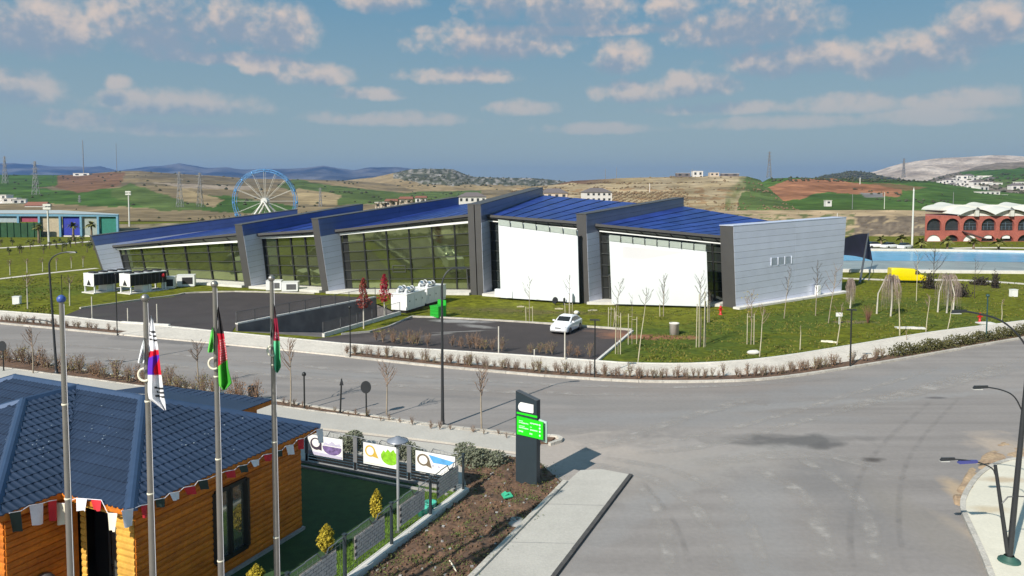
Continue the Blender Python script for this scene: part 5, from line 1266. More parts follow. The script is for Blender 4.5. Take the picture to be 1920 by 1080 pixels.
# ================================================================== STREET FURNITURE
m_lamp = mat('lamp_charcoal', (.045, .048, .052), .45, .4, var=.08); m_lampd = mat('post_dark', (.02, .022, .022), .5, .2)
m_led = mat('lamp_lens', (.55, .55, .52), .3)
def arm_curve(p, d, reach, rise, n=8): return [p + d * (reach * (1 - math.cos(t * math.pi / 2)) if False else reach * t) + up_z * (rise * math.sin(t * math.pi / 2)) for t in (k / n for k in range(n + 1))]
def lamp_head(mb, p, d, L=.7, w=.28):
    x = Vector((-d.y, d.x, 0)); z = up_z
    vs = [p + d * a + x * b * w / 2 + z * c for a, b, c in ((0, -.5, -.03), (0, .5, -.03), (L, 1, -.05), (L, -1, -.05), (0, -.4, .06), (0, .4, .06), (L * .9, .7, .05), (L * .9, -.7, .05))]
    mb.add(vs, [(0, 3, 2, 1), (4, 5, 6, 7), (0, 1, 5, 4), (1, 2, 6, 5), (2, 3, 7, 6), (3, 0, 4, 7)])
def street_lamp(base, H, d, reach, label, low=None, lean=Vector((0, 0, 0)), r0=.10, rise=.5):
    d = Vector(d).normalized(); root = empty('street_lamp', base, label, 'street lamp', 'charcoal street lamps')
    top = base + up_z * (H - rise) + lean
    mb = MB(); mb.tube([base, base + up_z * .9 + lean * .1, base + (top - base) * .5, top], [r0, r0 * .9, r0 * .72, r0 * .6], 10); mb.build('pole', m_lamp, root)
    pts = [top - up_z * .8] + [top + up_z * .05] + [top + d * (reach * (1 - math.cos(t))) * .9 + up_z * (rise * math.sin(t)) for t in (math.pi / 2 * k / 8 for k in range(1, 9))]
    mb = MB(); mb.tube(pts, [r0 * .55] * 3 + [r0 * .45] * (len(pts) - 3), 8); mb.build('arm', m_lamp, root)
    mb = MB(); lamp_head(mb, pts[-1] - d * .1, d, .75); h = mb.build('head', m_lamp, root)
    mb = MB(); e = pts[-1] + d * .35 - up_z * .055; mb.box(e, (.3, .16, .02), math.atan2(d.y, d.x)); mb.build('lens', m_led, h)
    mb = MB(); mb.lathe(base, [(r0 * 2.2, 0), (r0 * 2.2, .04), (r0 * 1.1, .06), (r0 * 1.05, .3)], 12); mb.build('base', m_lamp, root)
    if low:
        zl_, dl, rl = low; dl = Vector(dl).normalized(); p = base + (top - base) * (zl_ / H)
        mb = MB(); q = [p - up_z * .5] + [p + dl * (rl * (1 - math.cos(t))) + up_z * (.35 * math.sin(t) - .3) for t in (math.pi / 2 * k / 7 for k in range(0, 8))]
        mb.tube(q, r0 * .42, 7); mb.build('low_arm', m_lamp, root)
        mb = MB(); lamp_head(mb, q[-1], dl, .5, .2); mb.build('low_head', m_lamp, root)
    return root
p = G(830, 797, .1); street_lamp(p, zat(p, 507), (.95, .3, 0), .8, 'tall charcoal street lamp with curved arm on the near kerb before the gensets', rise=1.0)
p = G(106, 700, .1); street_lamp(p, zat(p, 476), (1, .1, 0), 1.35, 'charcoal street lamp with one high and one low arm, at the left', low=(4.2, (-1, 0, 0), 1.35), rise=.9, lean=Vector((-.25, 0, 0)))
# leaning double lamp on the plaza
p = G(1892, 1052, .13); r = empty('street_lamp', p, 'leaning charcoal lamp with V-shaped twin poles on the pale plaza', 'street lamp', 'charcoal street lamps')
tp = at(1932, 640, p.y - .2)
mb = MB(); mb.tube([p, p.lerp(tp, .5), tp], [.10, .085, .06], 12); mb.build('pole', m_lamp, r)
t2 = at(1866, 872, p.y + .1); mb = MB(); mb.tube([p + Vector((-.06, 0, .3)), t2], [.075, .055], 10); mb.build('side_pole', m_lamp, r)
def arc(name, pts_px, Y, rad, head=True, col=None):
    pts = smooth_line([at(x, y, Y) for x, y in pts_px], 2); mb = MB(); mb.tube(pts, rad, 8); mb.build(name, m_lamp, r)
    if head:
        d = (pts[-1] - pts[-2]).normalized(); d2 = Vector((d.x, 0.001, 0)).normalized(); mb = MB(); lamp_head(mb, pts[-1], d2, .5, .1); h = mb.build('head', col or m_lamp, r)
        mb = MB(); mb.box(pts[-1] + d2 * .35 - up_z * .065, (.3, .14, .02)); mb.build('lens', m_led, h)
arc('arm', [(1931, 660), (1908, 625), (1875, 598), (1835, 588), (1812, 584)], p.y - .2, .032)
arc('arm', [(1917, 772), (1903, 742), (1880, 731), (1852, 726)], p.y - .1, .024)
arc('arm', [(1866, 890), (1862, 878), (1840, 868), (1815, 863), (1790, 861)], p.y + .1, .024)
mb = MB(); c = at(1832, 866, p.y + .1); lamp_head(mb, c, Vector((-1, 0, 0)), .65, .2); mb.build('blue_head', mat('blue_lens', (.06, .065, .22), .3), r)
mb = MB(); mb.lathe(p, [(0, .06), (.34, .06), (.36, 0)], 14); mb.lathe(p, [(.28, .06), (.2, .14), (.16, .2)], 14); mb.build('base', mat('green_base', (.03, .09, .07), .6), r)
mb = MB(); q = p.lerp(tp, .30); mb.tube([q + Vector((-.45, 0, -.25)), q + Vector((-.25, 0, -.02)), q + Vector((.1, 0, .0)), q + Vector((.9, 0, -.05))], .022, 6); mb.build('tie_rod', m_rail, r)

def post(px, yb, yt, rad, m, name, lab, cat, cap=None, group=None, z=0.1, lean=0.):
    p = G(px, yb, z); h = zat(p, yt) - z; r = empty(name, p, lab, cat, group)
    mb = MB(); mb.tube([p, p + Vector((lean, 0, h))], [rad, rad * .9], 8); mb.build('pole', m, r)
    if cap == 'ball': mb = MB(); mb.lathe(p + Vector((lean, 0, h)), [(0, -.02), (rad * 2.4, 0), (rad * 2.6, .1), (rad * 1.2, .2), (0, .22)], 10); mb.build('head', m, r)
    if cap == 'arm': mb = MB(); lamp_head(mb, p + Vector((lean - .35, 0, h)), Vector((1, 0, 0)), .7, .24); mb.build('head', m, r)
    if cap == 'disc':
        mb = MB(); c = p + Vector((lean, -.06, h - .32)); n = 20
        ring = [c + Vector((.30 * math.cos(t), -.012, .36 * math.sin(t))) for t in (2 * math.pi * k / n for k in range(n))]; mb.slab(ring, (0, -1, 0), .02); mb.build('sign_plate', m_lamp, r)
    if cap == 'tri': mb = MB(); c = p + Vector((lean, -.05, h)); mb.slab([c + Vector((-.12, 0, -.35)), c + Vector((.12, .02, -.35)), c + Vector((.02, 0, .1))], (0, -1, 0), .02); mb.build('sign_plate', m_lamp, r)
    mb = MB(); mb.lathe(p, [(rad * 2, 0), (rad * 2, .03), (rad, .05)], 8); mb.build('base', m, r)
    return r
G1 = 'slim posts along the road and lawn'
post(1594, 688, 581, .06, m_lampd, 'light_post', 'dark slim light post by the far kerb in front of the first weeping tree', 'light post', 'arm', G1)
post(1115, 709, 600, .05, m_lampd, 'light_post', 'dark slim light post by the right end of the car park', 'light post', 'arm', G1)
post(657, 669, 578, .05, m_lampd, 'light_post', 'dark slim light post beside the ramp end of the planting bed', 'light post', 'ball', G1)
post(220, 629, 515, .045, m_lampd, 'light_post', 'thin dark light post behind the left kerb end', 'light post', 'ball', G1)
post(1849, 640, 556, .06, mat('green_post', (.02, .06, .06), .5), 'light_post', 'dark green light post beside the hydrant on the right lawn', 'light post', 'ball', G1)
post(118, 600, 515, .035, m_lampd, 'light_post', 'thin black post before the left air handling unit', 'light post', None, G1)
post(571, 765, 704, .05, m_lampd, 'sign_post', 'dark post with sign edge-on, left of the arrow-shaped one', 'sign post', 'ball', 'dark sign posts on the near kerb')
post(638, 774, 711, .05, m_lampd, 'sign_post', 'dark post with arrow-shaped sign top, middle of three', 'sign post', 'tri', 'dark sign posts on the near kerb', lean=.1)
post(687, 781, 715, .045, m_lampd, 'sign_post', 'dark round road sign seen from behind, beside the bare tree', 'sign post', 'disc', 'dark sign posts on the near kerb')
post(7, 695, 640, .045, m_lampd, 'sign_post', 'dark round road sign at the left edge of the picture', 'sign post', 'disc', 'dark sign posts on the near kerb')
m_pale = mat('whitewashed_wood', (.50, .47, .41), .9, var=.15, scale=4)
for (px, yb, yt, lab) in ((240, 606, 578, 'short white post on the left kerb between the light post and the flag'), (295, 610, 570, 'short white post beside the white flag'), (173, 597, 556, 'short white post left of the thin light post'), (935, 664, 612, 'short white post in the middle of the bare hedge'), (1059, 676, 622, 'short white post right in front of the parked car'), (1002, 668, 655, 'stub of a white post left of the parked car')):
    post(px, yb, yt, .055, m_pale, 'bollard', lab, 'post', None, 'white posts', .02)
# black cabinet on legs by the near kerb
p = G(475, 752, .1); r = empty('control_cabinet', p, 'small black cabinet on two legs by the near kerb', 'cabinet')
mb = MB(); mb.box(p + up_z * .62, (.48, .42, .52), .1); mb.build('body', m_black, r)
for s in (-1, 1): mb = MB(); mb.beam(p + Vector((.18 * s, 0, 0)), p + Vector((.18 * s, 0, .36)), .05); mb.build('leg', m_black, r)
mb = MB(); mb.box(p + up_z * .9, (.54, .48, .04), .1); mb.build('lid', m_lampd, r)

# ================================================================== TREES AND PLANTS
m_sap = mat('sapling_bark', (.30, .25, .19), .95, var=.2, scale=5); m_twg = mat('bare_twig', (.23, .16, .12), .95, var=.25, scale=4); m_dtw = mat('dark_twig', (.055, .042, .035), .95, var=.2)
m_stake = mat('pale_stake', (.44, .40, .28), .9, var=.15, scale=4)
def bare_tree(px, yb, yt, lab, lean=0., n=10, trunk_frac=.5, m=m_sap, mt=m_twg, stakes=(), r0=.045, spread=.35, name='sapling', group='young bare trees on the lawn', leaves=None, z=0.):
    p = G(px, yb, z); H = zat(p, yt) - z; r = empty(name, p, lab, 'tree', group); rnd = random.Random(int(px * 7 + yb))
    top = p + Vector((lean, 0, H)); w = [p, p.lerp(top, .35) + Vector((rnd.uniform(-.04, .04), 0, 0)), p.lerp(top, .7) + Vector((rnd.uniform(-.06, .06), 0, 0)), top]
    mb = MB(); mb.tube(w, [r0, r0 * .85, r0 * .5, r0 * .12], 7); mb.build('trunk', m, r)
    mb = MB(); ends = []
    for k in range(n):
        t = lerp(trunk_frac, .95, (k + rnd.random()) / n); a = p.lerp(top, t); an = rnd.random() * 6.283; L = H * spread * (1.15 - t) * rnd.uniform(.6, 1.3) + .15
        e = a + Vector((math.cos(an) * L * .55, math.sin(an) * L * .55, L * .85)); mdl = a.lerp(e, .5) + Vector((math.cos(an) * L * .07, math.sin(an) * L * .07, -L * .04))
        mb.tube([a, mdl, e], [r0 * .5, r0 * .36, r0 * .16], 5); ends += [mdl, e]
        for _ in range(2):
            b_ = mdl.lerp(e, rnd.random()); an2 = an + rnd.uniform(-1.2, 1.2); f = b_ + Vector((math.cos(an2), math.sin(an2), 1.1)) * L * .22; mb.tube([b_, f], [r0 * .28, r0 * .12], 4); ends.append(f)
    mb.build('crown', mt, r)
    if leaves:
        mb = MB(); leaf_cloud(mb, lambda: rnd.choice(ends) + Vector((rnd.gauss(0, .12), rnd.gauss(0, .12), rnd.gauss(0, .12))), leaves[1], .05); mb.build('leaves', leaves[0], r)
    for (dx, hh) in stakes:
        q = p + Vector((dx, rnd.uniform(-.3, .1), 0)); mb = MB(); mb.tube([q, q + Vector((rnd.uniform(-.05, .05), 0, hh))], .04, 6); mb.build('stake', m_stake, r)
        mb = MB(); mb.beam(q + up_z * hh * .9, zz(p, z) + up_z * hh * .9, .05, .03); mb.build('tie', m_stake, r)
    return r
S3 = ((-.35, 1.5), (.3, 1.55))
bare_tree(993, 603, 520, 'bare sapling with two stakes before the left end of the first white screen', n=7, stakes=S3, mt=m_dtw, r0=.04)
bare_tree(1067, 594, 516, 'bare sapling behind the parked car with three stakes', n=6, stakes=((-.4, 1.4), (.05, 1.5), (.3, 1.4)), mt=m_dtw)
bare_tree(1150, 613, 523, 'leaning bare sapling with stakes in front of the second white screen\'s left edge', lean=.75, n=8, stakes=((-.5, 1.9), (-.25, 1.9), (.1, 1.8)), mt=m_dtw, trunk_frac=.55)
bare_tree(1185, 645, 552, 'thin sapling between two tall stakes beside the car park corner', n=5, stakes=((-.35, 2.6), (.4, 2.3)), mt=m_dtw, r0=.03)
bare_tree(1159, 664, 560, 'thin sapling with two stakes on the car park\'s corner kerb', n=5, stakes=((-.2, 3.4), (.18, 3.3)), r0=.03, mt=m_dtw)
bare_tree(1196, 681, 540, 'slim sapling leaning over the red earth, nearest the pavement', lean=.62, n=7, r0=.045, m=m_stake, mt=m_dtw, trunk_frac=.75)
bare_tree(1244, 593, 514, 'bushy bare sapling in the middle of the second white screen', n=22, trunk_frac=.25, mt=m_dtw, spread=.3, stakes=((-.4, 1.3),))
bare_tree(1313, 650, 515, 'bare sapling inside a ring of tall stakes near the second screen\'s right edge', n=14, mt=m_dtw, trunk_frac=.6, stakes=((-.4, 3.6), (-.15, 4.4), (.25, 4.6), (.4, 3.8)))
bare_tree(1330, 604, 545, 'low bare sapling at the corner of the silver end wall', n=10, mt=m_dtw, trunk_frac=.3, stakes=((-.2, 2.2),))
bare_tree(1408, 646, 547, 'sapling with a few yellow leaves and stakes before the silver wall', n=14, trunk_frac=.45, stakes=((-.3, 2.6), (.25, 2.6)), leaves=(m_gold, 90))
bare_tree(1424, 669, 572, 'pale sapling nearest the pavement below the silver wall', lean=.3, n=8, trunk_frac=.6, m=m_stake)
bare_tree(1470, 597, 498, 'dark bare sapling leaning right against the silver wall', lean=.55, n=12, mt=m_dtw, trunk_frac=.4, spread=.2)
bare_tree(1529, 592, 492, 'bare sapling with open branches before the middle of the silver wall', lean=.1, n=14, mt=m_dtw, trunk_frac=.4)
bare_tree(1553, 606, 497, 'bare sapling leaning towards the far corner of the silver wall', lean=.75, n=9, mt=m_twg, trunk_frac=.5)
bare_tree(1500, 657, 611, 'lone pale stake of a cut sapling on the lawn', n=2, trunk_frac=.8, m=m_stake, r0=.05, spread=.1)
bare_tree(1569, 647, 570, 'pale leaning sapling with a small white board on its stem', lean=.35, n=6, trunk_frac=.7, m=m_stake)
bare_tree(1687, 629, 545, 'pale slim trunk leaning left in front of the second weeping tree', lean=-.25, n=6, trunk_frac=.8, m=m_stake, r0=.06)
bare_tree(1736, 622, 553, 'pale sapling between the two large weeping trees', lean=.3, n=8, trunk_frac=.65, m=m_stake)
bare_tree(1777, 617, 553, 'pale leaning sapling in front of the third weeping tree', lean=.5, n=6, trunk_frac=.75, m=m_stake)
bare_tree(1718, 565, 468, 'slim sapling in front of the yellow van', n=8, trunk_frac=.5, m=m_stake)
bare_tree(1878, 602, 562, 'short pale sapling near the right edge of the lawn', n=4, trunk_frac=.8, m=m_stake)
bare_tree(1750, 540, 462, 'dark bare tree before the pool, left of the black mounds', n=16, mt=m_dtw, trunk_frac=.3, spread=.5, m=m_dtw)
bare_tree(1827, 560, 480, 'tall dark stem before the pool near the long footpath', n=5, mt=m_dtw, m=m_dtw, r0=.04)
bare_tree(1700, 640, 618, 'small dead shoot on the lawn behind the dark hedge', n=5, trunk_frac=.2, r0=.03)
for (px, yb, yt, lab) in ((62, 700, 616, 'bare street tree on the near kerb at the far left'), (372, 722, 643, 'bare street tree behind the black and red flag'), (545, 763, 640, 'bare street tree between the last flagpole and the sign posts'), (725, 777, 682, 'bare street tree right of the round road sign'), (903, 806, 690, 'bare street tree left of the totem sign')):
    bare_tree(px, yb, yt, lab, n=14, trunk_frac=.55, r0=.05, spread=.5, group='bare street trees', z=.1, name='street_tree')
for i, (px, yb, yt, lab) in enumerate(((19, 516, 488, 'first from the left edge'), (51, 511, 486, 'second from the left edge'), (80, 509, 484, 'third from the left edge'), (106, 507, 484, 'just right of the lamp'), (134, 503, 482, 'second right of the lamp'), (156, 501, 481, 'nearest the hall'), (52, 579, 515, 'tall, beside the white box'), (131, 573, 518, 'tall, left of the air handling unit'))):
    bare_tree(px, yb, yt, 'whitewashed young tree on the left lawn, ' + lab, n=9, trunk_frac=.6, m=m_pale, r0=.07, spread=.5, group='whitewashed trees on the left lawn')
# red-leaved small trees by the ramp
m_rl = mat('maroon_leaf', (.22, .035, .025), .85, var=.4, scale=5); m_rl2 = mat('crimson_leaf', (.34, .012, .035), .85, var=.35, scale=5)
for (px, yb, yt, m, lab, nn) in ((682, 616, 521, m_rl, 'slender tree with brownish red leaves on the lawn wedge by the ramp', 900), (721, 599, 514, m_rl2, 'slender tree with bright crimson leaves beside the first genset', 900)):
    p = G(px, yb); H = zat(p, yt); r = empty('red_tree', p, lab, 'tree', 'red-leaved trees by the ramp')
    mb = MB(); mb.tube([p, p + up_z * H * .6, p + up_z * H], [.07, .05, .015], 7); mb.build('trunk', m_pale, r)
    mb = MB(); 
    def fn():
        t = random.random(); a = random.random() * 6.283; rr_ = (.75 * (1 - t) ** .8 * (.35 + .65 * min(1, t * 5)) + .05) * math.sqrt(random.random()) * (1 + .3 * math.sin(a * 2 + t * 9)); return p + Vector((math.cos(a) * rr_, math.sin(a) * rr_, H * (.40 + .6 * t)))
    leaf_cloud(mb, fn, nn, .09); mb.build('crown', m, r)
# weeping trees
m_weep = mat('weeping_twig', (.30, .235, .205), .95, var=.3, scale=3)
for (px, yb, yt, w, trunks, lab) in ((1594, 578, 522, .55, ((0, 0),), 'small weeping tree behind the slim light post'), (1670, 593, 515, 1.0, ((0, 0), (-.7, 1.5)), 'weeping tree with long hanging twigs, middle of the three'), (1775, 587, 513, 1.3, ((0, 0), (-.6, .6), (.35, -.5)), 'broad weeping tree with domed crown, right of the van')):
    p = G(px, yb); H = zat(p, yt); r = empty('weeping_tree', p, lab, 'tree', 'weeping trees on the lawn'); rnd = random.Random(px)
    for (dx, dy) in trunks:
        mb = MB(); q = p + Vector((dx, dy, 0)); mb.tube([q, q + Vector((.1, 0, H * .5)), p + Vector((dx * .4, dy * .4, H * .92))], [.09, .07, .04], 7); mb.build('trunk', m_pale, r)
    mb = MB()
    for k in range(95):
        a = rnd.random() * 6.283; R_ = w * rnd.uniform(.25, 1.0); t0 = p + Vector((0, 0, H * rnd.uniform(.82, .95))); pk = p + Vector((math.cos(a) * R_ * .6, math.sin(a) * R_ * .6, H * rnd.uniform(.9, 1.02))); lo_ = H * rnd.uniform(.12, .55)
        e = p + Vector((math.cos(a) * R_ * (1.05 - .35 * rnd.random()), math.sin(a) * R_ * 1.0, lo_)); md = p + Vector((math.cos(a) * R_, math.sin(a) * R_, H * .7))
        mb.tube([t0, pk, md, e], [.022, .016, .011, .005], 4, caps=False)
    mb.build('crown', m_weep, r)
# bare hedge plants in the beds: a few built kinds, copied
KINDS_ = []
for v in range(5):
    r = empty('hedge_shrub', (0, 0, 0), None, 'shrub'); rnd = random.Random(40 + v); mb = MB()
    for k in range(16):
        a = rnd.random() * 6.283; L = rnd.uniform(.45, 1.0); s = rnd.uniform(.05, .42); e = Vector((math.cos(a) * s, math.sin(a) * s, L)); mb.tube([(0, 0, 0), e * .5 + Vector((0, 0, .05)), e], [.016, .012, .005], 4, caps=False)
        for _ in range(3): b_ = e * rnd.uniform(.4, 1); mb.tube([b_, b_ + Vector((rnd.gauss(0, .1), rnd.gauss(0, .1), rnd.uniform(.08, .25)))], [.008, .003], 3, caps=False)
    mb.build('stems', m_twg, r); mb = MB(); m = (mat('rust_leaf', (.25, .13, .06), .9, var=.4, scale=6), mat('olive_leaf', (.20, .17, .06), .9, var=.4, scale=6), mat('brown_leaf', (.19, .12, .075), .9, var=.4, scale=6))[v % 3]
    leaf_cloud(mb, lambda: Vector((rnd.gauss(0, .17), rnd.gauss(0, .17), rnd.uniform(.12, .85))), 60 if v % 2 else 110, .04); mb.build('leaves', m, r); KINDS_.append(r)
used = []
def bed_plants(line, off, step, x0, x1, label, group, smin=.7, smax=1.1, gap=0.):
    pts = offset_line(resample(line, step), off)
    for p in pts:
        px, py = rowof(p.x, p.y, 0)
        if not (x0 < px < x1) or random.random() < gap: continue
        k = random.randrange(5); src = KINDS_[k]; o = src if k not in used else copy_tree(src); used.append(k)
        o.location = (p.x + random.uniform(-.2, .2), p.y + random.uniform(-.25, .25), .12); o.rotation_euler = (0, 0, random.random() * 6.28); s = random.uniform(smin, smax); o.scale = (s, s, s * random.uniform(.85, 1.2)); tag(o, label, 'shrub', group)
for (x0_, x1_, w_) in ((648, 760, 'beside the ramp-end light post'), (760, 850, 'behind the tall street lamp'), (850, 960, 'below the white car park stain'), (960, 1060, 'in front of the parked car'), (1060, 1130, 'by the car park light post'), (1130, 1230, 'below the staked saplings'), (1230, 1340, 'below the concrete pipe'), (1340, 1450, 'below the silver wall corner'), (1450, 1560, 'below the silver wall'), (1560, 1655, 'next to the dark hedge')):
    bed_plants(FAR_BED, -.75, .34, x0_, x1_, 'bare twiggy shrub in the far kerb bed ' + w_, 'twiggy shrubs of the far kerb ' + w_, .55, .95, .06)
for (x0_, x1_, w_) in ((-20, 60, 'at the left edge'), (60, 120, 'behind the two-armed street lamp'), (120, 175, 'right of the leftmost flagpole'), (175, 222, 'next to the thin dark light post')):
    bed_plants(FAR_BED, -.75, .6, x0_, x1_, 'bare twiggy shrub in the far kerb bed ' + w_, 'twiggy shrubs of the far kerb ' + w_, .5, .8, .1)
for (x0_, x1_, w_) in ((-20, 60, 'by the left edge round sign'), (60, 118, 'beside the two-armed street lamp'), (118, 200, 'just right of the leftmost flagpole'), (200, 272, 'left of the white flag'), (272, 340, 'right of the white flag'), (340, 402, 'left of the black and red flag'), (402, 480, 'left of the black cabinet')):
    bed_plants(NEAR_BED, .85, .75, x0_, x1_, 'ragged brown shrub in the near kerb bed ' + w_, 'ragged shrubs ' + w_, .9, 1.35)
bed_plants(NEAR_BED, .5, 1.7, 520, 1010, 'low dead shrub in the near kerb\'s narrow bed', 'low dead shrubs on the near kerb', .3, .5, .3)
# second row of dead hedge at the car park's edge
for (x0_, x1_, w_) in ((700, 780, 'left end'), (780, 835, 'left of the street lamp'), (835, 900, 'right of the street lamp'), (900, 960, 'around the left white post'), (960, 1040, 'before the parked car'), (1040, 1110, 'right end')):
    bed_plants([G(680, 641), G(960, 662), G(1110, 673)], 0, .55, x0_, x1_, 'rusty dead hedge plant at the car park front, ' + w_, 'dead hedge plants at the car park, ' + w_, .85, 1.25, .15)
# clipped dark hedge on the right of the far kerb
hp = [p for p in offset_line(FAR_BED, -.75) if 1668 < rowof(p.x, p.y, 0)[0] < 1990]
mb = MB(); Lh = resample(hp, .25)
def hf():
    c = random.choice(Lh); return zz(c, .1) + Vector((random.gauss(0, .28), random.gauss(0, .28), random.uniform(0, .75) * (1 + .25 * math.sin(c.x * 2.1))))
leaf_cloud(mb, hf, 9000, .075)
hr = empty('hedge', zz(hp[0], 0), 'low dark olive hedge along the right end of the far kerb', 'hedge'); mb.build('foliage', mat('hedge_leaf', (.075, .072, .022), .9, var=.45, scale=2.5), hr)
mb = MB(); [mb.tube([zz(c, .1), zz(c, .55) + Vector((random.gauss(0, .1), random.gauss(0, .1), 0))], .015, 4) for c in Lh[::2]]; mb.build('stems', m_twg, hr)
# reddish bare bush on the lawn
p = G(1627, 606); r = empty('bare_bush', p, 'reddish bare bush on a patch of bare earth in the right lawn', 'bush'); mb = MB()
for k in range(40): a = random.random() * 6.28; e = p + Vector((math.cos(a) * random.uniform(.1, .7), math.sin(a) * .5, random.uniform(.8, 1.9))); mb.tube([p, p.lerp(e, .5) + up_z * .15, e], [.02, .012, .005], 4)
mb.build('stems', mat('red_twig', (.19, .09, .06), .9, var=.2), r)

# ================================================================== VEHICLES
def ring_loft(mb, secs, n=12, mi=0):
    """secs: (x, z_low, z_high, half_width, roundness) rounded-box rings lofted along x"""
    rings = []
    for (x, zl_, zh, hw, rd) in secs:
        pts = []
        for cx, cz, a0 in ((hw - rd, zh - rd, 0), (-hw + rd, zh - rd, 90), (-hw + rd, zl_ + rd, 180), (hw - rd, zl_ + rd, 270)):
            for k in range(4):
                t = R(a0 + 30 * k); pts.append(Vector((x, cx + rd * math.cos(t), cz + rd * math.sin(t))))
        rings.append(pts)
    m = len(rings[0]); vs = [p for r_ in rings for p in r_]
    mb.add(vs, [(i * m + j, i * m + (j + 1) % m, (i + 1) * m + (j + 1) % m, (i + 1) * m + j) for i in range(len(rings) - 1) for j in range(m)], mi, True)
    mb.add(rings[0], [tuple(range(m - 1, -1, -1))], mi); mb.add(rings[-1], [tuple(range(m))], mi)
def wheel(root, x, y, r=.31, w=.2):
    mb = MB(); s = 1 if y > 0 else -1; n = 20
    prof = [(0, -w / 2), (r * .62, -w / 2), (r, -w / 2), (r, w / 2), (r * .62, w / 2)]
    vs = [Vector((x + rr_ * math.cos(2 * math.pi * k / n), y + s * yy, r + rr_ * math.sin(2 * math.pi * k / n))) for rr_, yy in prof for k in range(n)]
    mb.add(vs, [(i * n + k, i * n + (k + 1) % n, (i + 1) * n + (k + 1) % n, (i + 1) * n + k) for i in range(len(prof) - 1) for k in range(n)], 0, False); o = mb.build('wheel', m_black, root)
    mb = MB(); mb.add([Vector((x + r * .62 * math.cos(2 * math.pi * k / n), y + s * (w / 2 - .01), r + r * .62 * math.sin(2 * math.pi * k / n))) for k in range(n)], [tuple(range(n))]); mb.build('rim', m_rail, o)
m_carw = mat('white_car_paint', (.80, .81, .83), .25, var=.01, coat=.6); m_carg = mat('car_glass', (.015, .018, .02), .06, var=.05); m_lightg = mat('headlight_glass', (.45, .46, .48), .15)
def finish(root, loc, heading, s=1.):
    root.location = loc; root.rotation_euler = (0, 0, heading); root.scale = (s, s, s); ORG[root.name] = Vector(loc)
car = empty('parked_car', (0, 0, 0), 'white saloon car parked on the dark car park', 'car')
mb = MB(); ring_loft(mb, [(2.16, .42, .62, .62, .08), (2.10, .26, .70, .76, .12), (1.9, .2, .78, .83, .14), (1.3, .18, .90, .86, .14), (.95, .18, .96, .87, .14), (0, .18, .98, .87, .14), (-1.2, .18, .98, .87, .14), (-1.7, .2, .97, .86, .14), (-2.1, .26, .92, .8, .14), (-2.2, .4, .86, .72, .1)]); body = mb.build('body', m_carw, car)
cab = MB(); b0 = [(1.05, .78), (-1.75, .76)]; 
def cabin(x0b, x1b, x0t, x1t, zb, zt, hb, ht):
    return [Vector((x0b, -hb, zb)), Vector((x0b, hb, zb)), Vector((x1b, hb, zb)), Vector((x1b, -hb, zb)), Vector((x0t, -ht, zt)), Vector((x0t, ht, zt)), Vector((x1t, ht, zt)), Vector((x1t, -ht, zt))]
ring_loft(cab, [(1.1, .9, .97, .76, .03), (.75, .9, 1.16, .74, .06), (.3, .9, 1.40, .68, .12), (.0, .9, 1.45, .67, .13), (-.7, .9, 1.46, .67, .13), (-1.05, .9, 1.40, .68, .12), (-1.5, .9, 1.18, .72, .08), (-1.85, .9, .98, .74, .03)]); cab.build('cabin', m_carw, car)
def glassq(name, pts):
    mb = MB(); mb.add([Vector(p) for p in pts], [tuple(range(len(pts)))]); mb.build(name, m_carg, car)
glassq('windscreen', [(1.02, -.62, 1.01), (1.02, .62, 1.01), (.36, .56, 1.395), (.36, -.56, 1.395)])
glassq('rear_window', [(-1.74, .6, 1.07), (-1.74, -.6, 1.07), (-1.12, -.56, 1.40), (-1.12, .56, 1.40)])
for s in (-1, 1):
    glassq('side_window', [(.72, s * .775, 1.03), (-.28, s * .775, 1.03), (-.28, s * .70, 1.36), (.22, s * .70, 1.34)][::s]); glassq('side_window', [(-.36, s * .775, 1.03), (-1.3, s * .77, 1.04), (-.98, s * .70, 1.33), (-.36, s * .70, 1.36)][::s])
    mb = MB(); mb.box((1.98, s * .60, .66), (.22, .3, .14), s * -.35); mb.build('headlight', m_lightg, car)
    mb = MB(); mb.box((.72, s * .95, 1.04), (.12, .2, .13)); mb.build('mirror', m_carw, car)
    for x in (1.32, -1.3): wheel(car, x, s * .80)
mb = MB(); mb.box((2.15, 0, .62), (.05, .55, .10)); mb.build('grille', m_rail, car)
mb = MB(); mb.box((2.17, 0, .42), (.04, .5, .11)); mb.build('number_plate', m_lilac if False else m_whitec, car)
fr0 = G(1046, 628, .04); finish(car, fr0 + Vector((.42, .90, 0)) * 2.15, math.atan2(-.90, -.42))
# yellow delivery van
m_yv = mat('yellow_van_paint', (.72, .58, .0), .3, var=.03, coat=.4)
van = empty('delivery_van', (0, 0, 0), 'bright yellow panel van parked on the path beyond the lawn', 'van')
mb = MB(); ring_loft(mb, [(2.75, .5, .85, .72, .1), (2.65, .35, 1.05, .88, .12), (2.2, .32, 1.22, .96, .14), (1.75, .32, 1.35, .98, .12), (1.15, .3, 2.0, .96, .16), (.8, .3, 2.22, .95, .18), (-1.2, .3, 2.28, .95, .18), (-2.55, .3, 2.25, .95, .16), (-2.62, .36, 2.15, .92, .14)]); mb.build('body', m_yv, van)
mb = MB(); mb.add([Vector(p) for p in ((1.86, -.74, 1.42), (1.86, .74, 1.42), (1.22, .70, 2.02), (1.22, -.70, 2.02))], [(0, 1, 2, 3)]); 
for v in mb.v: v += Vector((.05, 0, .05))
mb.build('windscreen', m_carg, van)
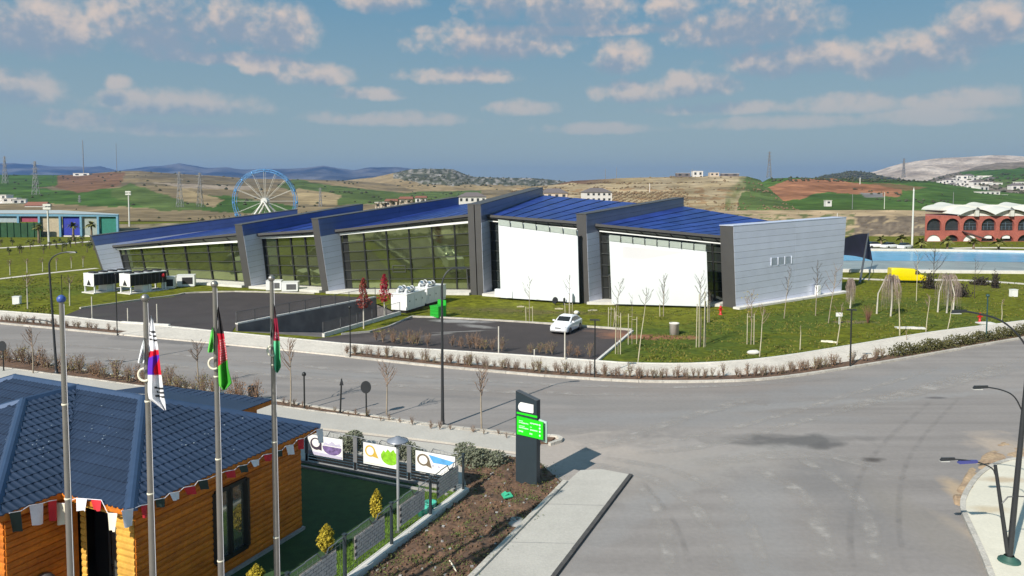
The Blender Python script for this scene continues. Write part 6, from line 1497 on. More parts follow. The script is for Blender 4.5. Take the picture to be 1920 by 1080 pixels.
for s in (-1, 1):
    mb = MB(); mb.add([Vector(p) for p in ((1.62, s * .995, 1.36), (.85, s * .985, 1.36), (.9, s * .975, 1.95), (1.18, s * .975, 1.93))][::-s], [(0, 1, 2, 3)]); mb.build('side_window', m_carg, van)
    mb = MB(); mb.box((-.6, s * .965, 1.0), (2.6, .03, .06)); mb.build('side_rail', m_yv, van)
    mb = MB(); mb.box((2.62, s * .72, .92), (.18, .3, .2)); mb.build('headlight', m_lightg, van)
    for x in (1.75, -1.65): wheel(van, x, s * .86, .34, .22)
finish(van, G(1700, 529, .04), R(-8), .88)
# ================================================================== PLANT AND EQUIPMENT BY THE HALL
m_unit = mat('white_enamel', (.76, .77, .76), .4, var=.03, scale=1); m_louv = mat('louvre_black', (.02, .019, .021), .6); m_silver = mat('polished_steel', (.70, .72, .74), .18, .9, var=.05)
def genset(px, py, lab, L=4.4, w=1.75, h=1.65, th=None):
    p = G(px, py); th = R(38) if th is None else th; u = Vector((math.sin(th), math.cos(th), 0)); n = Vector((u.y, -u.x, 0)); r = empty('generator', p, lab, 'generator', 'white generators by the ramp')
    # p = near bottom corner between the end face and the right-hand side
    def B(s0, s1, t0, t1, z0, z1, nm, m, par=None):
        mb = MB(); q = [p + u * s + n * -t for s, t in ((s0, t0), (s1, t0), (s1, t1), (s0, t1))]; mb.prism([(v.x, v.y) for v in q], z0, z1); return mb.build(nm, m, par or r)
    B(0, L, 0, w, .32, .32 + h, 'casing', m_unit); B(.15, L - .15, .15, w - .15, 0, .32, 'skid', m_black); B(-.06, L + .06, -.06, w + .06, .325 + h, .40 + h, 'roof', m_unit)
    for k in range(3): B(.25 + k * 1.4, 1.45 + k * 1.4, -.03, -.002, .55, h + .1, 'door', m_unit)
    for k in range(3): B(.5 + k * 1.35, .62 + k * 1.35, -.05, -.035, 1.15, 1.3, 'handle', m_black)
    for k in range(2):
        c = p + u * (L * .45) - n * (w * (.24 + .52 * k)) + up_z * (.4 + h + .34); mb = MB(); a = Vector((u.x, u.y, 0))
        mb.tube([c - a * 1.0, c - a * .8, c + a * .3, c + a * .45], [.2, .32, .32, .12], 14); s_ = mb.build('muffler', m_silver, r)
        for q in (-.6, .1): mb = MB(); mb.tube([c + a * (q - .05), c + a * (q + .05)], .345, 14); mb.build('strap', m_unit, s_)
        mb = MB(); mb.tube([c - a * .95, c - a * 1.15 - up_z * .08, c - a * 1.2 - up_z * .4], .13, 10); mb.build('exhaust_pipe', m_unit, s_)
    return r
genset(763, 588, 'white generator container with two silver mufflers, nearer the ramp', L=3.9, w=1.9, th=R(22))
genset(801, 575, 'white generator container with two silver mufflers, behind the green skip', L=4.2, w=1.9, th=R(24))
p = G(822, 598); r = empty('green_skip', p, 'bright green metal waste skip at the corner of the car park', 'skip'); th = R(38); u = Vector((math.sin(th), math.cos(th), 0)); n = Vector((u.y, -u.x, 0)); m_gs = mat('green_skip_paint', (.02, .36, .03), .5, var=.12)
def S_(s0, s1, t0, t1, z0, z1, nm, tb=0.):
    mb = MB(); q = [p + u * s - n * t for s, t in ((s0, t0), (s1, t0), (s1, t1), (s0, t1))]; mb.prism([(v.x, v.y) for v in q], z0, z1); return mb.build(nm, m_gs, r)
S_(0, 1.15, 0, 1.15, .12, 1.15, 'bin_body'); S_(-.04, 1.19, -.04, 1.19, 1.152, 1.24, 'rim'); S_(1.1, 1.2, .0, 1.15, 1.245, 1.75, 'lid')
for z in (.4, .75, 1.0): S_(-.05, -.002, .05, 1.1, z, z + .07, 'rib')
S_(.1, 1.05, .1, 1.05, 0, .118, 'foot')
def chiller(px, py, lab, L=5., w=2.2, h=2.4, th=R(30)):
    p = G(px, py); u = Vector((math.sin(th), math.cos(th), 0)); n = Vector((u.y, -u.x, 0)); r = empty('air_handling_unit', p, lab, 'air unit', 'white air handling units on the lawn')
    def B(s0, s1, t0, t1, z0, z1, nm, m):
        mb = MB(); q = [p + u * s - n * t for s, t in ((s0, t0), (s1, t0), (s1, t1), (s0, t1))]; mb.prism([(v.x, v.y) for v in q], z0, z1); mb.add([Vector((v.x, v.y, z0)) for v in q], [(3, 2, 1, 0)]); return mb.build(nm, m, r)
    B(-.2, L + .2, -.2, w + .2, 0, .12, 'slab', m_conc_w)
    for s in (.05, L - .2, L * .5):
        for t in (.02, w - .16): B(s, s + .14, t, t + .14, .12, 1.0, 'leg', m_unit)
    B(0, L, .06, w - .06, 1.0, h, 'core', m_louv); B(-.02, L + .02, -.03, w + .03, h, h + .1, 'roof', m_unit)
    # white end plate with a triangular opening
    mb = MB(); e = p - u * .02; P_ = lambda t, z: e - n * t + up_z * z; mb.add([P_(0, 1.0), P_(w * .28, 1.0), P_(w * .5, 1.75), P_(w * .5, h), P_(0, h)], [(0, 1, 2, 3, 4)]); mb.add([P_(w, 1.0), P_(w, h), P_(w * .5, h), P_(w * .5, 1.75), P_(w * .72, 1.0)], [(0, 1, 2, 3, 4)]); mb.build('end_plate', m_unit, r)
    B(-.04, .0, .0, w, .9, .998, 'end_rail', m_unit)
    for k in range(4): B(.3 + k * L / 4, .9 + k * L / 4, .5, w - .5, h + .1, h + .28, 'fan', m_louv)
    for k in range(9): B(.08 + k * L / 9, .12 + k * L / 9, .03, .058, 1.02, h - .02, 'louvre', m_rail)
    B(L * .35, L * .6, .2, w - .2, .12, .95, 'pump_box', m_unit)
    return r
chiller(177, 551, 'white air handling unit on legs with triangular opening, leftmost')
chiller(245, 552, 'white air handling unit on legs with triangular opening, beside the thin light post')
def equip(name, px, py, w, d, h, m, lab, cat, rz=-.3, group=None, extra=None):
    p = G(px, py); r = empty(name, p, lab, cat, group); mb = MB(); mb.box(p + up_z * (h / 2 + .08), (w, d, h), rz); mb.build('casing', m, r); mb = MB(); mb.box(p + up_z * .04, (w * .9, d * .9, .08), rz); mb.build('skid', m_conc, r)
    mb = MB(); mb.box(p + up_z * (h + .095), (w * 1.03, d * 1.03, .03), rz); mb.build('lid', m, r)
    q = p + Matrix.Rotation(rz, 3, 'Z') @ Vector((w * .1, -d / 2 - .012, h * .55)); mb = MB(); mb.box(q, (w * .6, .02, h * .6), rz); mb.build('grille', m_louv if extra else m_rail, r)
    return r
equip('condenser_unit', 515, 544, 1.9, 1.3, 1.2, m_unit, 'white condenser box on the left beside the glazed narrow bay', 'air unit', .1)
equip('condenser_unit', 545, 546, 2.0, 1.3, 1.15, m_unit, 'white condenser box on the right beside the glazed narrow bay', 'air unit', .1)
equip('condenser_unit', 317, 541, 1.6, 1.1, 1.5, m_unit, 'small white condenser near the red balloons before the left bay', 'air unit', .2, None, 1)
equip('condenser_unit', 350, 537, 2.2, 1.1, 1.5, m_unit, 'white condenser with dark grille furthest along before the left bay', 'air unit', .2, None, 1)
p = G(305, 544); r = empty('valve_stand', p, 'pipe stand with two red valve caps before the left glazed bay', 'valve'); mb = MB(); mb.tube([p, p + up_z * 1.6], .06, 8); mb.tube([p + up_z * 1.6, p + Vector((-.6, 0, 1.75))], .06, 8); mb.build('pipe', m_unit, r)
for dx in (-.55, .1): mb = MB(); mb.lathe(p + Vector((dx, 0, 1.75)), [(0, -.1), (.2, 0), (.24, .2), (.15, .42), (0, .45)], 10); mb.build('cap', m_red, r)
for (px, py, lab) in ((1351, 590, 'small red hydrant at the corner of the silver wall'), (1837, 604, 'red hydrant on the right lawn by the dark green post')):
    p = G(px, py); r = empty('hydrant', p, lab, 'hydrant', 'red hydrants'); mr_ = mat('hydrant_red', (.50, .02, .02), .4); mb = MB(); mb.lathe(p, [(.2, 0), (.2, .06), (.11, .08), (.11, .7), (.15, .72), (.15, .8), (.08, .92), (0, .95)], 12); mb.build('body', mr_, r)
    mb = MB(); mb.tube([p + Vector((-.24, 0, .55)), p + Vector((.24, 0, .55))], .07, 8); mb.build('outlet', mr_, r)
p = G(1264, 627); mb = MB(); mb.lathe(p, [(0, .02), (.42, .0), (.42, .95), (.46, .97), (.46, 1.05), (.34, 1.05), (.33, .9), (0, .9)], 18); tag(mb.build('concrete_pipe', m_conc_w, None, p), 'upright grey concrete pipe standing on the red earth', 'pipe')
for (px, py, w, d, h, rz, lab) in ((1413, 664, 1.1, .5, .35, .2, 'pale boulder on the lawn near the lowest sapling'), (1081, 589, .6, .5, .4, .4, 'round pale stone behind the parked car')):
    p = G(px, py); mb = MB(); n = 12; vs = []
    for j in range(7):
        ph = math.pi * j / 6
        for k in range(n): t = 2 * math.pi * k / n; q = Vector((math.sin(ph) * math.cos(t), math.sin(ph) * math.sin(t), math.cos(ph))); q *= 1 + .25 * noise.noise(q * 2 + Vector((px, 0, 0))); vs.append(p + Vector((q.x * w / 2, q.y * d / 2, h * .4 + q.z * h * .55)))
    mb.add(vs, [(j * n + k, (j + 1) * n + k, (j + 1) * n + (k + 1) % n, j * n + (k + 1) % n) for j in range(6) for k in range(n)], 0, True); tag(mb.build('boulder', m_conc_w, None, p), lab, 'stone')
for (px, py, w, d, rz, m, lab) in ((1555, 642, 1.3, .3, -.5, m_cream, 'pale plank lying on the lawn by the leaning sapling'), (1707, 616, 2.6, .7, -.12, m_conc_w, 'long pale slab lying on the lawn between pale saplings'), (1848, 607, 1.5, .9, 0, m_conc_w, 'pale slab at the foot of the dark green post'), (1111, 583, 1.0, .25, .3, m_stake, 'pale plank lying behind the parked car'), (1048, 580, .9, .25, -.1, m_stake, 'short plank lying left behind the parked car'), (976, 576, .8, .25, .1, m_stake, 'short plank lying before the first white screen')):
    p = G(px, py); mb = MB(); mb.box(p + up_z * .06, (w, d, .1), rz); mb.box(p + up_z * .13, (w * .4, d * .8, .04), rz + .1); tag(mb.build('plank', m, None, p), lab, 'slab')
p = G(1573, 608); mb = MB(); mb.box(p + up_z * .95, (.6, .12, .36), .1); mb.beam(p, p + up_z * .8, .05); tag(mb.build('notice_board', m_white, None, p), 'small white board fixed low on a leaning sapling', 'sign')
for (px, py, lab) in ((1900, 556, 'white box standing on the right lawn'), (32, 570, 'white box standing on the left lawn')):
    p = G(px, py); r = empty('meter_cabinet', p, lab, 'cabinet'); mb = MB(); mb.box(p + up_z * .42, (.75, .5, .84), .1); mb.build('body', m_unit, r); mb = MB(); mb.box(p + up_z * .87, (.82, .56, .05), .1); mb.build('lid', m_unit, r)
# satellite-like dark disc and bin before the first screen
p = G(1042, 572); r = empty('floodlight', p, 'round black floodlight on the grass between the two screens', 'floodlight'); mb = MB(); mb.tube([p + Vector((0, 0, .5)), p + Vector((-.12, -.1, .55))], [.36, .4], 16); mb.build('lamp', m_black, r); mb = MB(); mb.beam(p, p + up_z * .3, .06); mb.build('stand', m_black, r)
p = G(1058, 572); mb = MB(); mb.tube([p, p + up_z * .75], .13, 10); mb.tube([p + up_z * .75, p + up_z * .85], [.13, .02], 10); tag(mb.build('pipe_stub', m_lamp, None, p), 'blue-grey pipe stub beside the round black floodlight', 'pipe')

# ================================================================== DISTANT THINGS
# ---- sail canopy by the pool
a = at(1628, 438, 122); b = at(1579, 448, 112); c = at(1636, 489, 118); d_ = at(1573, 478, 110)
m_sail = mat('navy_sail', (.012, .010, .030), .8, var=.3, scale=.6); root = empty('shade_sail', G(1612, 530), 'navy shade sail stretched from a leaning white post by the pool', 'canopy')
vs = []; n = 10
for j in range(n + 1):
    for i in range(n + 1):
        u, v = i / n, j / n; p = d_.lerp(c, u).lerp(b.lerp(a, u), v); p.z -= .8 * math.sin(math.pi * u) * math.sin(math.pi * v) - .25 * math.sin(math.pi * u); vs.append(p)
mb = MB(); mb.add(vs, [(j * (n + 1) + i, j * (n + 1) + i + 1, (j + 1) * (n + 1) + i + 1, (j + 1) * (n + 1) + i) for j in range(n) for i in range(n)], 0, True); mb.build('fabric', m_sail, root)
q = G(1612, 531); mb = MB(); mb.tube([q, zz(a, a.z)], [.16, .12], 10); mb.build('post', m_rail, root); q = G(1628, 527); mb = MB(); mb.tube([q, c], .05, 8); mb.build('stay', m_rail, root)
mb = MB(); q = G(1560, 520); mb.tube([q, b], .1, 8); mb.build('post', m_rail, root)
# ---- brick arcade building
m_brick = mat('red_brick', (.34, .10, .075), .9, var=.18, scale=.5, grit=.15, gscale=3); m_arch = mat('dark_arch_glass', (.03, .035, .04), .15, var=.2, scale=.6); m_vault = mat('white_vault', (.58, .58, .53), .7, var=.05, scale=.4); m_lime = mat('pale_plaster', (.66, .62, .58), .8, var=.08)  # arch openings get a near-black glossy fill
BD = 186.; bx0 = at(1735, 405, BD).x; mpp = BD / FPX; br = empty('arcade_building', (bx0, BD, 0), 'red brick two-storey arcade with scalloped white vault roof beyond the pool', 'building')
zt_ = zat((0, BD), 405); zm = zat((0, BD), 435); NA = 9; aw = 34.2 * mpp; W = aw * NA + 2
def arch_loop(cx, z0, w, h, n=12): return [(cx - w / 2, z0)] + [(cx - w / 2 * math.cos(math.pi * k / n), z0 + h - w * .5 + w * .5 * math.sin(math.pi * k / n)) for k in range(n + 1)] + [(cx + w / 2, z0)]
ups = []; los = []; mb = MB(); sk = bx0 / BD
def V3(x, z, y=0.): return Vector((bx0 + x + (y * sk if y > 1 else 0), BD + y, z))
def arcade(za, zb_, z0, hh, keep):
    """one storey of brickwork: piers, spandrels and arch soffits"""
    x_prev = 0.
    for k in range(NA):
        cx = 2.3 + aw * k; l = arch_loop(cx, z0, aw * .80, hh); keep.append((cx, l)); xa, xb = l[0][0], l[-1][0]
        mb.add([V3(x_prev, za), V3(xa, za), V3(xa, zb_), V3(x_prev, zb_)], [(0, 1, 2, 3)]); x_prev = xb
        for p, q in zip(l[1:-1], l[2:]):
            if abs(q[0] - p[0]) > 1e-6: mb.add([V3(p[0], p[1]), V3(q[0], q[1]), V3(q[0], zb_), V3(p[0], zb_)], [(0, 1, 2, 3)])
        if z0 > za: mb.add([V3(xa, za), V3(xb, za), V3(xb, z0), V3(xa, z0)], [(0, 1, 2, 3)])
        ring = l + [l[0]]
        for p, q in zip(ring, ring[1:]): mb.add([V3(p[0], p[1]), V3(q[0], q[1]), V3(q[0], q[1], .9), V3(p[0], p[1], .9)], [(0, 1, 2, 3)])
    mb.add([V3(x_prev, za), V3(W, za), V3(W, zb_), V3(x_prev, zb_)], [(0, 1, 2, 3)])
arcade(0., zm, .05, zm - .75, los); arcade(zm, zt_, zm + .35, zt_ - zm - .95, ups)
mb.add([V3(0, 0), V3(0, 0, 18), V3(0, zt_, 18), V3(0, zt_)], [(0, 1, 2, 3)]); mb.add([V3(0, zt_), V3(W, zt_), V3(W, zt_, 18), V3(0, zt_, 18)], [(0, 1, 2, 3)]); mb.build('wall', m_brick, br)
for k in range(NA):
    cx, l = ups[k]; mb = MB(); mb.add([Vector((bx0 + x, BD + .7, z)) for x, z in l], [tuple(range(len(l)))]); wn_ = mb.build('arch_window', m_arch, br)
    mb = MB()
    for x in (-aw * .2, 0, aw * .2): mb.beam((bx0 + cx + x, BD + .62, zm + .4), (bx0 + cx + x, BD + .62, zm + 2.4 - abs(x)), .09)
    for z in (.9, 1.7): mb.beam((bx0 + cx - aw * .38, BD + .62, zm + .35 + z), (bx0 + cx + aw * .38, BD + .62, zm + .35 + z), .08)
    if k > 1: mb.build('glazing_bars', mat('bar_blue', (.10, .14, .18), .4), wn_)
    cx, l2 = los[k]; mb = MB(); mb.add([Vector((bx0 + x, BD + (.25 if k in (0, 2) else .8), z)) for x, z in l2], [tuple(range(len(l2)))]); mb.build('arch_panel', m_white if k in (0, 2) else m_arch, br)
    if k in (3, 4): mb = MB(); mb.box((bx0 + cx, BD + .3, zm - 1.2), (aw * .42, .1, .9)); mb.build('sign_board', m_white, br)
    mb = MB(); mb.beam((bx0 + cx - aw * .38, BD + .3, zm + .75), (bx0 + cx + aw * .38, BD + .3, zm + .75), .06); mb.build('balustrade', m_rail, br)
for k in range(5):
    # scalloped vaults: one shallow barrel per double bay
    x0_ = bx0 + 8.0 + k * aw * 2 * .96; x1_ = x0_ + aw * 2 * .96; vs = []; n = 14
    for j in range(2):
        for i in range(n + 1):
            u = i / n; s = math.sin(math.pi * u); vs.append(Vector((lerp(x0_, x1_, u), BD - 1.2 + j * 16, zt_ + .35 + 1.35 * s + j * 1.1 * (.4 + s))))
    mb = MB(); mb.add(vs, [(i, i + 1, n + 2 + i, n + 1 + i) for i in range(n)], 0, True); vt = mb.build('vault', m_vault, br)
    mb = MB(); mb.add([Vector((lerp(x0_, x1_, i / n), BD - .1, zt_ + .02)) for i in range(n + 1)] + [Vector((lerp(x0_, x1_, i / n), BD - .1, zt_ + .2 + 1.3 * math.sin(math.pi * i / n))) for i in range(n, -1, -1)], [tuple(range(2 * n + 2))]); mb.build('tympanum', m_lime, vt)
    mb = MB(); mb.box(((x0_ + x1_) / 2, BD - .5, zt_ + .7), (.9, .9, 1.5)); mb.build('bracket', m_vault, vt)
    mb = MB(); n2 = 12; cxm = (x0_ + x1_) / 2; mb.add([Vector((cxm + 5.2 * math.cos(math.pi * i / n2), BD + 6 + jj * 9, zt_ + 1.2 + 1.5 * math.sin(math.pi * i / n2))) for jj in range(2) for i in range(n2 + 1)], [(i, i + 1, n2 + 2 + i, n2 + 1 + i) for i in range(n2)] + [tuple(range(n2 + 1))], 0, False); mb.build('rear_vault', m_vault, vt)
mb = MB(); sx = bx0 + 9.2; mb.slab([Vector((sx, BD - .8, zm + .3)), Vector((sx + 4.4, BD - 3, zm - 1.4)), Vector((sx + 4.4, BD - 1.5, zm - 1.4)), Vector((sx, BD, zm + .3))], (0, 0, 1), .25); mb.build('stair', mat('stair_dark', (.10, .05, .05), .8), br)
# ---- sports hall with coloured bays
SD = 205.; root = empty('sports_hall', at(0, 450, SD), 'low sports hall with pale roof and red, blue and teal wall panels', 'building')
def SX(px): return at(px, 440, SD).x
zb = zat((0, SD), 449); m_steel = mat('pale_blue_steel', (.14, .30, .42), .5, .2); m_rf = mat('pale_roof', (.42, .47, .47), .6, var=.06)
def spanel(nm, x0, x1, y0, y1, m, off=0.):
    mb = MB(); z0, z1 = zat((0, SD), y1), zat((0, SD), y0); mb.box(((SX(x0) + SX(x1)) / 2, SD - off, (z0 + z1) / 2), (SX(x1) - SX(x0), .3, z1 - z0)); return mb.build(nm, m, root)
m_gm = mat('green_mesh', (.02, .07, .03), .9, var=.25, scale=.6)
spanel('panel', -240, 38, 403, 417, mat('grey_panel', (.30, .36, .38), .7, var=.1), .0); spanel('panel', 40, 76, 403, 416, mat('rose_panel', (.30, .05, .09), .7, var=.15)); spanel('panel', 78, 90, 405, 449, mat('beige_panel', (.40, .34, .24), .7, var=.15)); spanel('panel', 91, 114, 404, 449, mat('beige_panel', (.4, .34, .24)))
spanel('panel', 119, 153, 404, 441, mat('royal_blue_panel', (.015, .03, .32), .6, var=.2)); spanel('panel', 157, 185, 405, 449, mat('stone_panel', (.28, .32, .30), .7, var=.15)); spanel('panel', 189, 221, 406, 440, mat('teal_panel', (.012, .16, .12), .6, var=.15))
spanel('base_wall', 119, 222, 441.5, 449, m_lime, .1)
spanel('mesh_screen', -240, 90, 417, 446, m_gm, 3.)
for k in range(9): mb = MB(); x = SX(-10 + 12.5 * k); mb.beam((x, SD - 3.2, 0), (x, SD - 3.2, zat((0, SD), 416)), .25); mb.build('mesh_post', m_gm, root)
for px in (38, 77, 116, 155, 187, 223): mb = MB(); x = SX(px); mb.beam((x, SD - .5, 0), (x, SD - .5, zat((0, SD), 402)), .55); mb.build('column', m_steel, root)
mb = MB(); mb.beam((SX(-240), SD - .5, zat((0, SD), 402)), (SX(224), SD - .5, zat((0, SD), 404)), .6); mb.build('eaves_beam', m_steel, root)
SK = SX(224) / SD
q = [Vector((SX(-240), SD - 1, zat((0, SD), 400))), Vector((SX(120), SD - 1, zat((0, SD), 400))), Vector((SX(224), SD - 1, zat((0, SD), 403))), Vector((SX(224) + 30 * SK, SD + 30, zat((0, SD + 30), 401))), Vector((SX(100) + 30 * SK, SD + 30, zat((0, SD + 30), 394))), Vector((SX(-240) + 30 * SK, SD + 30, zat((0, SD + 30), 394)))]
mb = MB(); mb.add(q, [(0, 1, 4, 5), (1, 2, 3, 4)]); mb.build('roof', m_rf, root); mb = MB(); mb.slab([Vector((SX(224), SD, 0)), Vector((SX(224) + 30 * SK, SD + 30, 0)), q[3], Vector((SX(224), SD, q[2].z))], (1, 0, 0), .3); mb.build('side_wall', m_rf, root)
# ---- ferris wheel
FD = 245.; hub = at(497, 377, FD); Rw = 59.5 * FD / FPX; root = empty('ferris_wheel', (hub.x, FD, 0), 'blue ferris wheel with white spokes standing behind the hall', 'ferris wheel')
m_fb = mat('wheel_blue', (.09, .26, .52), .5, .1); m_fw = mat('wheel_white', (.60, .60, .57), .5)
NW = 32
def cp(k, r, y): return hub + Vector((r * math.cos(2 * math.pi * k / NW), y, r * math.sin(2 * math.pi * k / NW)))
for y in (-.9, .9):
    mb = MB(); mb.tube([cp(k, Rw, y) for k in range(NW + 1)], .10, 6, caps=False); mb.build('rim', m_fb, root); mb = MB(); mb.tube([cp(k, Rw * .93, y) for k in range(NW + 1)], .09, 6, caps=False); mb.build('inner_rim', m_fb, root)
mb = MB()
for k in range(NW):
    mb.beam(cp(k, Rw, -.9), cp(k + .5, Rw * .93, -.9), .07); mb.beam(cp(k + .5, Rw * .93, -.9), cp(k + 1, Rw, -.9), .07); mb.beam(cp(k, Rw, -.9), cp(k, Rw, .9), .07)
o = mb.build('rim_lacing', m_fb, root); o['kind'] = 'stuff'
for k in range(0, NW, 2):
    mb = MB(); mb.beam(hub + Vector((0, -.5, 0)), cp(k, Rw * .93, -.9), .075); mb.beam(hub + Vector((0, .5, 0)), cp(k, Rw * .93, .9), .05); o = mb.build('spoke', m_fw, root)
    c = cp(k, Rw, 0) - up_z * .55; g = MB(); g.lathe(c, [(0, .5), (.35, .42), (.46, 0), (.4, -.4), (0, -.48)], 10); g.build('gondola', mat('gondola_blue', (.10, .28, .55), .35), root)
mb = MB(); mb.tube([hub + Vector((0, -1.3, 0)), hub + Vector((0, 1.3, 0))], 1.05, 16); mb.build('hub', m_fw, root)
for s in (-1, 1):
    for y in (-1.6, 1.6): mb = MB(); mb.tube([hub + Vector((0, y, 0)), Vector((hub.x + s * 6.2, FD + y * 1.8, -.5))], .32, 8); mb.build('leg', m_fw, root)
# ---- lattice pylons and masts
m_lat = mat('lattice_steel', (.25, .25, .26), .6, .4)
def pylon(px, yb, yt, D, lab, w=None, arms=3):
    p = at(px, yb, D); H = at(px, yt, D).z - p.z; w = w or H * .16; r = empty('lattice_pylon', p, lab, 'pylon', 'lattice pylons on the hills'); t = max(.09, D * .00022)
    mb = MB(); lv = 7
    def c(k, s): f = 1 - .86 * (k / lv) ** .8; return [p + Vector((a * w / 2 * f, b * w / 2 * f, H * k / lv)) for a, b in ((-1, -1), (1, -1), (1, 1), (-1, 1))][s]
    for s in range(4):
        for k in range(lv): mb.beam(c(k, s), c(k + 1, s), t * 1.5)
        for k in range(lv): mb.beam(c(k, s), c(k + 1, (s + 1) % 4), t); mb.beam(c(k, (s + 1) % 4), c(k + 1, s), t)
    mb.build('lattice_body', m_lat, r)
    for k in range(arms):
        z = H * (.70 + .12 * k); L = w * (.62 - .08 * k); a = MB(); q = p + up_z * z; a.beam(q + Vector((-L, 0, 0)), q + Vector((L, 0, 0)), t * 1.3); a.beam(q + Vector((-L, 0, 0)), q + up_z * H * .06, t); a.beam(q + Vector((L, 0, 0)), q + up_z * H * .06, t); a.build('cross_arm', m_lat, r)
for (px, yb, yt, D, lab) in ((10, 345, 293, 900, 'lattice pylon on the skyline at the left edge'), (68, 385, 302, 600, 'tall lattice pylon above the left houses'), (338, 408, 322, 420, 'lattice pylon left of the ferris wheel, first of a pair'), (376, 408, 324, 430, 'lattice pylon left of the ferris wheel, second of a pair'), (601, 398, 352, 460, 'lattice pylon just right of the ferris wheel'), (1442, 333, 284, 880, 'lattice pylon on the skyline above the silver wall'), (1694, 333, 297, 1500, 'lattice pylon before the chalk ridge'), (150, 400, 366, 480, 'small lattice pylon behind the sports hall')):
    pylon(px, yb, yt, D, lab)
def mast(px, yb, yt, D, rad, m, lab, head=None):
    p = at(px, yb, D); h = at(px, yt, D).z - p.z; r = empty('mast', p, lab, 'mast', 'slim masts'); mb = MB(); mb.tube([p, p + up_z * h], [rad, rad * .7], 8); mb.build('shaft', m, r)
    if head == 'flood':
        for k in range(2): mb = MB(); mb.box(p + Vector((0, -.2, h - .3 - k * .8)), (1.8, .4, .5)); mb.build('floodlight', m, r)
    else: mb = MB(); mb.lathe(p + up_z * h, [(rad, 0), (rad * .4, rad * 2), (0, rad * 4)], 6); mb.build('tip', m, r)
for a in ((157, 330, 265, 1400, .9, m_lat, 'radio mast on the brown hill above the sports hall'), (219, 323, 270, 1400, .5, m_lat, 'thin radio mast right of the other on the brown hill'), (1710, 466, 358, 165, .22, m_vault, 'tall white mast beside the pool'), (1612, 362, 336, 760, .6, m_vault, 'pale mast on the red earth field'), (1658, 392, 362, 430, .2, m_vault, 'pale mast at the edge of the green field'), (1787, 392, 362, 430, .2, m_lat, 'grey mast behind the arcade building'), (1598, 392, 366, 430, .2, m_lat, 'grey mast in the green field left of the pool'), (1218, 372, 346, 560, .35, m_lime, 'pale pole on the dry slope'), (1135, 337, 318, 900, .35, m_lat, 'left one of two thin masts on the dry ridge'), (1156, 336, 315, 900, .35, m_lat, 'right one of two thin masts on the dry ridge'), (1298, 331, 318, 900, .35, m_lat, 'short mast beside the white shed on the ridge'), (1569, 441, 402, 200, .12, m_lime, 'slim pale mast at the foot of the bank')): mast(*a)
mast(243, 432, 358, 250, .28, m_vault, 'white floodlight mast between the sports hall and the hall roof', 'flood'); mast(92, 466, 382, 175, .24, m_vault, 'white floodlight mast in front of the sports hall', 'flood')
# ---- palms
m_palm = mat('palm_frond', (.17, .17, .045), .8, var=.35, scale=2); m_ptr = mat('palm_trunk', (.20, .15, .10), .95, var=.2)
def palm(px, yb, yt, D, lab, w=1.6):
    p = at(px, yb, D); H = at(px, yt, D).z - p.z; r = empty('palm_tree', p, lab, 'palm', 'small palm trees'); mb = MB(); c = p + up_z * H * .72; mb.tube([p, c], [.28, .2], 8); mb.build('trunk', m_ptr, r); rnd = random.Random(px); mb = MB()
    for k in range(46):
        a = rnd.random() * 6.283; el = rnd.uniform(-.1, 1.4); L = w * rnd.uniform(.8, 1.2); d = Vector((math.cos(a) * math.cos(el), math.sin(a) * math.cos(el), math.sin(el))); s = Vector((-math.sin(a), math.cos(a), 0)); prev = c
        pts = [c + d * L * t - up_z * L * .45 * t * t for t in (0, .35, .7, 1.)]
        for i in range(3): wa, wb = (.08, .3, .26, .05)[i], (.08, .3, .26, .05)[i + 1]; mb.add([pts[i] - s * wa, pts[i] + s * wa, pts[i + 1] + s * wb, pts[i + 1] - s * wb], [(0, 1, 2, 3)])
    mb.build('crown', m_palm, r)
for (px, yb, yt, D, lab) in ((138, 452, 412, 180, 'palm in front of the blue panel of the sports hall'), (172, 450, 410, 180, 'palm in front of the grey panel of the sports hall'), (73, 456, 416, 175, 'palm in front of the green mesh of the sports hall'), (1652, 470, 440, 166, 'palm left of the white mast by the pool'), (1727, 472, 446, 163, 'palm beside the left end of the arcade building'), (1776, 470, 444, 163, 'palm under the second arch of the arcade building'), (1825, 474, 446, 160, 'palm under the third arch of the arcade building'), (1872, 474, 447, 160, 'palm under the fourth arch of the arcade building'), (1690, 466, 440, 168, 'palm right behind the white mast by the pool')): palm(px, yb, yt, D, lab)
